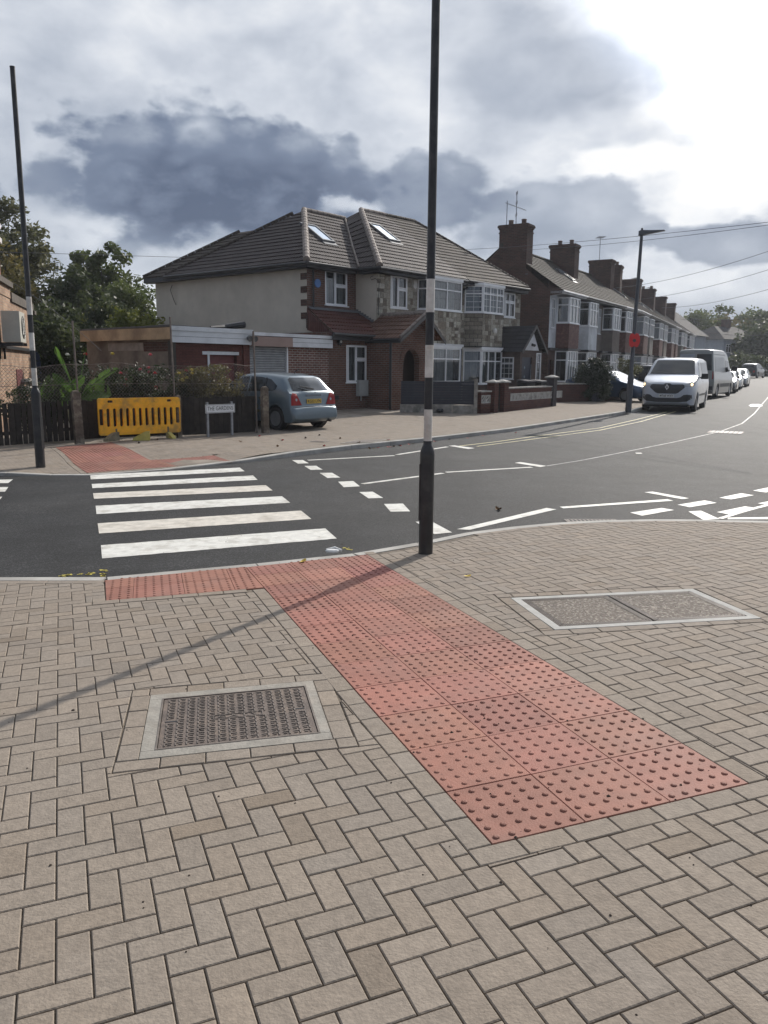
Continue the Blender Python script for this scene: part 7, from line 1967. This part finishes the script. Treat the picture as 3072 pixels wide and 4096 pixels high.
# ---- dark blue car in the drive, nose toward the street
BLU = paint('dark_blue_paint', (.035, .07, .13), .22, .3)
bn_ = wpt(1388, 862); brz = radians(-48); bf = Vector((cos(brz), sin(brz), 0))
bc_pos = Vector((12.35, 37.3, 0)); bc_pos.z = Fz(bc_pos.x, bc_pos.y)
saloon_top = [(0, .62), (.06, .70), (.3, .78), (1.05, .95), (1.2, 1.0), (2.0, 1.40), (2.4, 1.45), (3.0, 1.43), (3.6, 1.30), (4.1, 1.02), (4.25, .95), (4.3, .6)]
def std_car(name, label, pos, rz_, m, top=saloon_top, L=4.3, W=1.76, wr=.31, belt=.93, group=None, roof=1.4, scale=1.0, lit=False, plate_txt=None):
    c = Car(name, label, 'car', pos, rz_, L, W, top, [(0, .6), (1.1, belt-.03), (L, belt+.04)], [.85, L-.85], wr, m, sill=.22, tumble=.28, fr=.7, fend=.72, rr_=.5, rend=.80, group=group, scale=scale)
    c.patch('windscreen', [(-.66, belt+.08), (-.54, roof-.05), (.54, roof-.05), (.66, belt+.08)], 'f', CGLASS)
    c.patch('rear_window', [(-.60, belt+.10), (-.50, roof-.08), (.50, roof-.08), (.60, belt+.10)], 'r', CGLASS)
    xa, xb = L*.31, L*.85
    c.patch('side_window', [(xa, belt+.03), (xa+.55, roof-.09), (L*.55, roof-.06), (L*.55, belt+.03)], 'l', CGLASS, both=True)
    c.patch('rear_side_window', [(L*.565, belt+.04), (L*.565, roof-.06), (L*.72, roof-.10), (xb-.05, belt+.16), (xb-.1, belt+.06)], 'l', CGLASS, both=True)
    c.patch('headlight', [(.48, .60), (.50, .74), (.70, .76), (.74, .64)], 'f', LAMPC, both=True, off=.01); c.patch('grille', [(-.40, .58), (-.42, .68), (.42, .68), (.40, .58)], 'f', TRIM)
    c.patch('lower_grille', [(-.55, .33), (-.55, .46), (.55, .46), (.55, .33)], 'f', TRIM)
    c.patch('tail_light', [(.52, .66), (.52, .86), (.72, .88), (.74, .66)], 'r', LAMPR, both=True, off=.01)
    mb = MB(); mb.box(-L-.005, -L+.02, -.26, .26, .62, .73); mb.build('number_plate', PLY, c.t)
    mb = MB(); mb.box(-.03, .012, -.26, .26, .48, .59); mb.build('front_plate', PLW, c.t)
    mirrors(c, L*.33, belt+.08, m, .85); c.wheel_set(); return c
std_car('parked_car', 'dark blue car parked in a drive behind the pierced block wall', bc_pos, brz, BLU)
suv_top = [(0, .75), (.06, .88), (.3, .98), (1.05, 1.08), (1.2, 1.12), (1.95, 1.60), (2.3, 1.70), (3.2, 1.72), (4.1, 1.66), (4.35, 1.45), (4.45, 1.0), (4.5, .6)]
DKG = paint('charcoal_paint', (.022, .024, .028), .28, .2)
dk = Vector((16.6, 43.0, 0)); dk.z = Fz(dk.x, dk.y)
std_car('parked_car', 'dark estate car in a drive, only its roof visible left of the white van', dk, radians(-55), DKG, suv_top, 4.5, 1.82, .34, 1.08, roof=1.68)
# row parked beyond the big van
def road_car(label, px_, py_, m, top, L, W, wr, belt, roof, faces, az_d=63.5, off=.85, name='parked_car'):
    p = gp(px_, py_); a = radians(az_d); f_ = Vector((cos(a), sin(a), 0)); l2 = Vector((-sin(a), cos(a), 0))
    # p is the ground contact of the nearest road side wheel; cars facing the camera have their front there
    q = p + l2*off
    if faces: pos = q - f_*.85; rz_ = a+pi
    else: pos = q + f_*(L-.85); rz_ = a
    pos.z = G(q.x, q.y)
    return std_car(name, label, pos, rz_, m, top, L, W, wr, belt, 'cars parked along the kerb', roof)
WHT = paint('white_car_paint', (.55, .56, .57), .3); SIL = paint('silver_car_paint', (.28, .285, .29), .3, .4)
road_car('dark car parked directly behind the tall grey van', 1589, 849, DKG, saloon_top, 4.3, 1.76, .31, .93, 1.4, True)
road_car('white hatchback, second car parked beyond the tall grey van', 1600, 842, WHT, saloon_top, 4.1, 1.74, .31, .93, 1.4, True)
road_car('silver hatchback, third car parked beyond the tall grey van', 1613, 836, SIL, saloon_top, 4.2, 1.76, .31, .93, 1.4, True, 62)
road_car('large black car parked fourth beyond the tall grey van', 1637, 817, DKG, suv_top, 4.6, 1.9, .35, 1.08, 1.68, False, 52, .95)
road_car('dark car in the distance just right of the large black car', 1647, 811, DKG, saloon_top, 4.3, 1.76, .31, .93, 1.4, False, 50)
road_car('dark people carrier near the right edge of the view', 1659, 805, DKG, suv_top, 4.6, 1.9, .35, 1.08, 1.68, False, 48)
road_car('silver car farthest along the kerb at the right edge', 1672, 802, SIL, saloon_top, 4.3, 1.76, .31, .93, 1.4, False, 46)

# ================================================================== VEGETATION
def leafmat(name, a, b, trans=.25):
    if name in MATS: return MATS[name]
    m = bpy.data.materials.new(name); m.use_nodes = True; MATS[name] = m
    t = NT(m.node_tree); bs = m.node_tree.nodes['Principled BSDF']
    gi = t.n('ShaderNodeTexCoord').outputs['Object']
    nz = t.n('ShaderNodeTexNoise', i_Vector=gi, i_Scale=.9, i_Detail=4.0).outputs[0]
    wn = t.n('ShaderNodeTexVoronoi', i_Vector=gi, i_Scale=9.0).outputs['Color']
    sc_ = t.n('ShaderNodeSeparateColor', i_0=wn).outputs[0]
    f = t.m('ADD', t.smooth(nz, .35, .65, 0, .6), t.m('MULTIPLY', sc_, .4))
    t.l(t.mix(f, a, b), bs.inputs['Base Color']); bs.inputs['Roughness'].default_value = .55; bs.inputs['Specular IOR Level'].default_value = .35
    out = m.node_tree.nodes['Material Output']; tr = t.n('ShaderNodeBsdfTranslucent'); t.l(t.mix(f, a, b), tr.inputs[0])
    mxs = t.n('ShaderNodeMixShader', i_0=trans, i_1=bs.outputs[0], i_2=tr.outputs[0]); t.l(mxs.outputs[0], out.inputs[0]); return m
BARK = mat('grey_bark', (.075, .062, .05), .9, .3, 6, .5, 30)
def leaves(mb, centres, size, n, r, seed, up=.3):
    for c, rad in centres:
        for _ in range(n):
            d = Vector((r.gauss(0, 1), r.gauss(0, 1), r.gauss(0, 1))).normalized()*rad*(r.random()**.45)
            p = Vector(c)+Vector((d.x, d.y, d.z*.8)); s_ = size*r.uniform(.6, 1.35)
            a = Vector((r.gauss(0, 1), r.gauss(0, 1), r.gauss(0, .7))).normalized(); b = a.cross(Vector((r.gauss(0, 1), r.gauss(0, 1), r.gauss(0, 1)))).normalized()
            mb.v += [tuple(p-a*s_), tuple(p+b*s_*.5), tuple(p+a*s_), tuple(p-b*s_*.5)]
            i = len(mb.v); mb.f.append((i-4, i-3, i-2, i-1)); mb.c.append((1, 1, 1))
def tree(label, base, h, crown_r, m, seed, trunk_h=.3, n_cl=60, n_lf=90, lsize=.12, shape='round', group='trees', crown_sq=1.0, cl_r=.7, trunk_r=.18, name='tree', bare=0):
    r = random.Random(seed); t_ = thing(name, label, 'tree' if name == 'tree' else 'shrub', base, 0, group)
    zc = h*(trunk_h+1)/2; rz_ = h*(1-trunk_h)/2
    mbt = MB(); top = Vector((r.uniform(-.3, .3), r.uniform(-.3, .3), h*.8))
    trunk = [Vector((0, 0, -.2)), Vector((r.uniform(-.15, .15), 0, h*.25)), Vector((r.uniform(-.3, .3), r.uniform(-.2, .2), h*.5)), top]
    mbt.tube(trunk, [trunk_r*1.2, trunk_r, trunk_r*.7, trunk_r*.25], 8)
    cl = []
    for k in range(n_cl):
        d = Vector((r.gauss(0, 1), r.gauss(0, 1), r.gauss(0, 1))).normalized()*(r.random()**.4)
        if shape == 'cone': f = 1-max(0, (d.z+1)/2)*.75
        elif shape == 'flat': f = 1
        else: f = 1
        irr = 1+.28*sin(3*atan2(d.y, d.x)+seed)+.12*sin(7*atan2(d.y, d.x))
        c = Vector((d.x*crown_r*f*irr, d.y*crown_r*f*irr, zc+d.z*rz_*(1+.1*irr)))
        rad = cl_r*r.uniform(.55, 1.25)
        cl.append((tuple(c), rad))
        if k % 2 == 0 or bare:
            s_ = trunk[1+int(r.random()*2)].lerp(top, r.random()*.7); mid = s_.lerp(c, .55)+Vector((0, 0, .3*r.random()))
            mbt.tube([s_, mid, c], [trunk_r*.35, trunk_r*.18, trunk_r*.05], 5)
    mbt.build('trunk', BARK, t_)
    mb = MB(); leaves(mb, cl, lsize, n_lf, r, seed); mb.build('crown', m, t_, fix=False, uv=False)
    return t_
LG_D = leafmat('dark_green_leaf', (.036, .052, .022), (.078, .094, .034), .4); LG_M = leafmat('mid_green_leaf', (.062, .086, .026), (.12, .145, .042), .4)
LG_Y = leafmat('yellow_green_leaf', (.10, .13, .022), (.20, .20, .035), .35); LG_O = leafmat('autumn_olive_leaf', (.10, .098, .034), (.18, .14, .05), .4)
LG_G = leafmat('grey_olive_leaf', (.085, .095, .045), (.15, .145, .065), .4)
def tb(px_, dep, z=.3): d = ray(px_, 793); x = d.x/d.y*dep; return (x, dep, z)
def T(label, px_, dep, py_top, wpx, m, seed, **k):
    z = k.pop('z', .4); b_ = tb(px_, dep, z); h = CH+(793-py_top)/1719*dep*1.0-z
    return tree(label, b_, h*.92, wpx/1719*dep/2, m, seed, **k)
gL = 'trees behind the garage and gardens'
T('tall airy olive leaved tree at the far left behind the pole', 50, 44, 450, 175, LG_G, 1, trunk_h=.1, n_cl=190, n_lf=110, lsize=.13, cl_r=.7, group=gL)
T('autumn tinted tree with brown leaves at the left edge', 10, 38, 545, 150, LG_O, 2, trunk_h=.1, n_cl=60, n_lf=110, lsize=.13, cl_r=.75, group=gL)
T('round open green tree rising left of the cream house', 235, 48, 528, 120, LG_M, 3, trunk_h=.25, n_cl=70, n_lf=110, lsize=.17, cl_r=.65, group=gL)
T('broad green tree touching the left corner of the cream house', 285, 44, 610, 130, LG_M, 4, trunk_h=.1, n_cl=70, n_lf=120, lsize=.13, cl_r=.8, group=gL)
T('feathery dark evergreen in the middle of the left tree group', 160, 40, 576, 150, LG_D, 5, trunk_h=.05, n_cl=90, n_lf=150, lsize=.12, cl_r=.8, group=gL)
T('low dark evergreen behind the garage roof, left of the yellow bush', 110, 36, 640, 120, LG_D, 6, trunk_h=.05, n_cl=60, n_lf=140, lsize=.11, cl_r=.7, group=gL)
T('dark evergreen directly behind the garage roof', 225, 35, 655, 130, LG_D, 7, trunk_h=.05, n_cl=70, n_lf=130, lsize=.11, cl_r=.6, group=gL)
T('yellow green sunlit bush against the cream house wall', 285, 33, 662, 130, LG_Y, 8, trunk_h=.2, n_cl=60, n_lf=90, lsize=.10, cl_r=.5, group=gL)
T('yellow green bush behind the dark evergreen', 232, 37, 648, 90, LG_Y, 18, trunk_h=.5, n_cl=24, n_lf=90, lsize=.10, cl_r=.45, group=gL)
mbh = None
T('dark hedge mass behind the chain link fence on the left', 130, 27, 700, 190, LG_D, 9, trunk_h=.02, n_cl=90, n_lf=140, lsize=.09, cl_r=.5, group=gL, z=.2)
gR = 'trees beyond the far end of the street'
T('tall thin tree with sparse leaf tufts beyond the terrace', 1541, 135, 655, 70, LG_M, 11, trunk_h=.35, n_cl=30, n_lf=60, lsize=.28, cl_r=.9, group=gR, bare=1, z=1)
for k, (px_, dep, top_, w_, m_, lab) in enumerate(((1490, 150, 655, 70, LG_M, 'pale bushy tree behind the far chimneys'), (1525, 150, 672, 90, LG_M, 'arching grey green tree beyond the pale house'), (1575, 145, 668, 90, LG_O, 'bushy olive tree beyond the distant white house'), (1620, 150, 660, 90, LG_M, 'broad grey green tree near the right edge'), (1655, 140, 650, 80, LG_D, 'tall green tree at the right edge of the view'), (1600, 128, 700, 90, LG_D, 'dark tree close behind the distant white house'), (1650, 120, 705, 110, LG_D, 'dark tree overhanging the end of the street'), (1700, 125, 660, 120, LG_D, 'dark tree just past the right edge'), (1560, 132, 700, 80, LG_M, 'mid green tree right of the pale grey house'))):
    T(lab, px_, dep, top_, w_, m_, 30+k, trunk_h=.12, n_cl=60, n_lf=80, lsize=.34, cl_r=1.7, trunk_r=.35, group=gR, z=1.0)
T('hedge and shrubs below the distant white house', 1610, 112, 757, 150, LG_D, 50, trunk_h=.02, n_cl=50, n_lf=80, lsize=.25, cl_r=1.0, group=gR, z=1.0)
# clipped bush by the slate pillar
p = V1; tree('dark clipped rounded bush behind the dwarf wall by the slate pillar', (p.x+.55, p.y+.75, p.z), 1.80, .72, leafmat('laurel_leaf', (.018, .028, .014), (.036, .05, .022), .15), 60, trunk_h=.02, n_cl=190, n_lf=150, lsize=.045, cl_r=.28, trunk_r=.05, group='garden bushes', name='bush')
p = wpt(1335, 860); tree('silvery flowering shrub in front of the terrace porch', (p.x+1.2, p.y+3.0, .35), 2.2, .7, LG_G, 61, trunk_h=.05, n_cl=40, n_lf=90, lsize=.05, cl_r=.3, trunk_r=.04, group='garden bushes', name='bush')
# garden behind the fence: roses, banana
FLW = {'red': mat('red_rose', (.50, .03, .04), .6, .1), 'pink': mat('pink_rose', (.55, .13, .16), .6, .1), 'white': mat('white_rose', (.62, .62, .58), .6, .1), 'yellow': mat('yellow_rose', (.60, .50, .14), .6, .1)}
LROSE = leafmat('rose_leaf', (.018, .032, .012), (.055, .075, .02), .3)
def garden_pt(px_, dep):
    d = ray(px_, 793); return Vector((d.x/d.y*dep, dep, 0))
def rose(px_, dep, h, w, flowers, label, seed, leafm=None, nl=46):
    r = random.Random(seed); b_ = garden_pt(px_, dep); b_.z = .12
    t_ = thing('rose_bush', label, 'rose bush', b_, 0, 'rose bushes behind the garden fence')
    mb = MB(); cl = []
    for k in range(15):
        tip = Vector((r.gauss(0, w*.42), r.gauss(0, w*.35), h*r.uniform(.55, 1.0))); mid = tip*.5+Vector((r.gauss(0, .08), r.gauss(0, .08), 0))
        mb.tube([(r.gauss(0, .05), r.gauss(0, .05), 0), mid, tip], [.014, .010, .005], 5)
        cl += [(tuple(mid.lerp(tip, q)), .16) for q in (0, .35, .7, 1.0)]
    mb.build('stems', BARK, t_)
    mb = MB(); leaves(mb, cl, .038, nl, r, seed); mb.build('leaves', leafm or LROSE, t_, fix=False, uv=False)
    for fx, fy, col in flowers:
        # flower given in view pixels, set at the bush's own depth
        d = ray(fx, fy); q = d*((dep-.25)/d.y)+Vector((0, 0, CH)); lp = q-b_
        mb = MB()
        for rr_2, zz, n_ in ((.05, 0, 6), (.036, .018, 5), (.02, .034, 4)):
            for k in range(n_):
                a = 2*pi*k/n_+zz*40; c_ = Vector((cos(a), sin(a), 0)); s2 = Vector((-sin(a), cos(a), 0))
                mb.poly([lp+Vector((0, 0, zz-.01)), lp+c_*rr_2*.8+s2*rr_2*.6+Vector((0, 0, zz+.012)), lp+c_*rr_2*1.15+Vector((0, 0, zz+.03)), lp+c_*rr_2*.8-s2*rr_2*.6+Vector((0, 0, zz+.012))])
        mb.build('flower', FLW[col], t_, fix=False)
D_ = lambda px_: 19.6+(px_-200)/250*1.9
rose(198, 19.4, 1.55, .7, [(185, 767, 'red')], 'rose bush with one red bloom right of the banana plant', 1)
rose(218, 19.3, 1.45, .8, [(219, 811, 'white'), (224, 813, 'white'), (200, 848, 'white'), (223, 845, 'white')], 'rose bush with white blooms above the left end of the barrier', 2)
rose(246, 19.5, 1.55, .8, [(243, 766, 'yellow')], 'rose bush with a single pale yellow bloom against the garage wall', 3)
rose(268, 19.6, 1.4, .8, [(261, 808, 'pink'), (272, 822, 'pink'), (271, 832, 'pink'), (273, 835, 'pink')], 'rose bush with a cluster of pink blooms in front of the garage side', 4)
rose(296, 19.9, 1.35, .7, [(303, 800, 'pink')], 'sparse rose bush with small pink bloom behind the barrier middle', 5)
rose(322, 20.0, 1.6, .8, [(325, 768, 'pink'), (321, 796, 'pink'), (322, 806, 'pink'), (335, 808, 'red'), (336, 841, 'pink'), (337, 838, 'red')], 'rose bush with many pink and red blooms beside the garage corner', 6)
rose(345, 20.2, 1.1, .6, [], 'bare leafy rose bush behind the right end of the barrier', 7)
rose(385, 20.4, 1.45, .8, [(414, 801, 'yellow'), (403, 802, 'pink'), (387, 808, 'yellow'), (393, 822, 'yellow'), (415, 808, 'yellow'), (404, 818, 'yellow'), (395, 824, 'yellow')], 'rose bush with yellow blooms in front of the red garage door', 8)
rose(412, 20.5, 1.7, .8, [], 'tall leafy rose bush right of the yellow roses', 9, LG_O)
rose(445, 20.7, 1.6, .9, [], 'dense leafy rose bush behind the THE GARDENS sign', 10, LG_O)
rose(475, 20.8, 1.55, .9, [], 'olive leaved bush between sign and hatchback', 11, LG_O)
rose(505, 20.9, 1.35, .8, [], 'low twiggy bush beside the hatchback windows', 12, LG_O)
rose(158, 19.3, 1.2, .7, [], 'low green bush at the foot of the banana plant', 13, LG_M)
rose(70, 17.4, 1.25, .8, [], 'green bush behind the fence left of the far striped pole', 14, LROSE)
rose(112, 18.9, 1.2, .8, [(146, 768, 'white')], 'bush below the banana leaves with one white bloom', 15, LROSE)
# banana plant
BAN = leafmat('banana_leaf', (.05, .115, .022), (.13, .22, .04), .45)
bb = garden_pt(163, 18.15); bb.z = .10
bt_ = thing('banana_plant', 'banana plant with big torn bright green leaves behind the fence', 'banana plant', bb)
mb = MB(); mb.tube([(0, 0, 0), (.02, 0, .5), (-.02, 0, 1.0)], [.09, .075, .05], 10); mb.build('stem', mat('banana_stem', (.16, .18, .07), .7, .2), bt_)
def bleaf(d0, lift, L_, w, droop, twist=0.0):
    a = d0; dx, dy = cos(a), sin(a); pts = []
    for k in range(15):
        q = k/14; x = L_*q; z = .85+lift*q-droop*q*q; pts.append(Vector((dx*x, dy*x, z)))
    mb = MB()
    for k in range(14):
        q0, q1 = k/14, (k+1)/14
        w0, w1 = [w*max(.0, sin(pi*min(1, max(0, (q-.12)/.88)))**.6) if q > .12 else .0 for q in (q0, q1)]
        sv = Vector((-dy, dx, 0)).normalized(); sv = (sv*cos(twist)+Vector((0, 0, 1))*sin(twist))
        for sg_ in (1, -1):
            if (k*7+int(d0*10)) % 5 == 3 and sg_ > 0: continue
            A, B = pts[k], pts[k+1]; mb.poly([A, B, B+sv*sg_*w1+Vector((0, 0, .25*w1)), A+sv*sg_*w0*1.0+Vector((0, 0, .25*w0))])
    mb.tube(pts, .012, 5)
    return mb.build('leaf', BAN, bt_, fix=False)
bleaf(pi*.93, 1.5, .5, .30, .45, 1.15); bleaf(pi*1.05, .75, .8, .38, .75, 1.0); bleaf(pi*.98, .35, 1.0, .36, .6, .9); bleaf(.15, .65, .75, .30, .55, .9); bleaf(pi*1.5, .9, .4, .30, .5, .4)
bleaf(.3, 1.35, .25, .08, .2, .8); bleaf(-.1, .45, .7, .16, .6, 1.0); bleaf(-1.2, .6, .5, .14, .5, .9); bleaf(.1, 1.05, .95, .12, .35, 1.0)
mb = MB()
r = random.Random(5)
for k in range(7): mb.tube([(r.uniform(-.1, .1), -.05, 1.0), (r.uniform(-.2, .2), -.12, .7), (r.uniform(-.2, .2), -.14, .2)], [.02, .03, .012], 4)
mb.build('dried_leaf', mat('dry_banana_leaf', (.36, .32, .20), .8, .2), bt_)

# ================================================================== AIR
mb = MB(); mb.box(-460, 460, -110, 760, -3, 17)
hz = mb.build('haze', bpy.data.materials.new('haze_air')); tag(hz, 'thin pale haze filling the air of the street', kind='stuff')
hm = hz.data.materials[0]; hm.use_nodes = True; ht = hm.node_tree; ht.nodes.clear()
HN = NT(ht); vo = HN.n('ShaderNodeVolumePrincipled'); vo.inputs['Color'].default_value = (.86, .91, 1.0, 1); vo.inputs['Density'].default_value = .00045; vo.inputs['Anisotropy'].default_value = .35
HN.l(vo.outputs[0], HN.n('ShaderNodeOutputMaterial').inputs['Volume'])
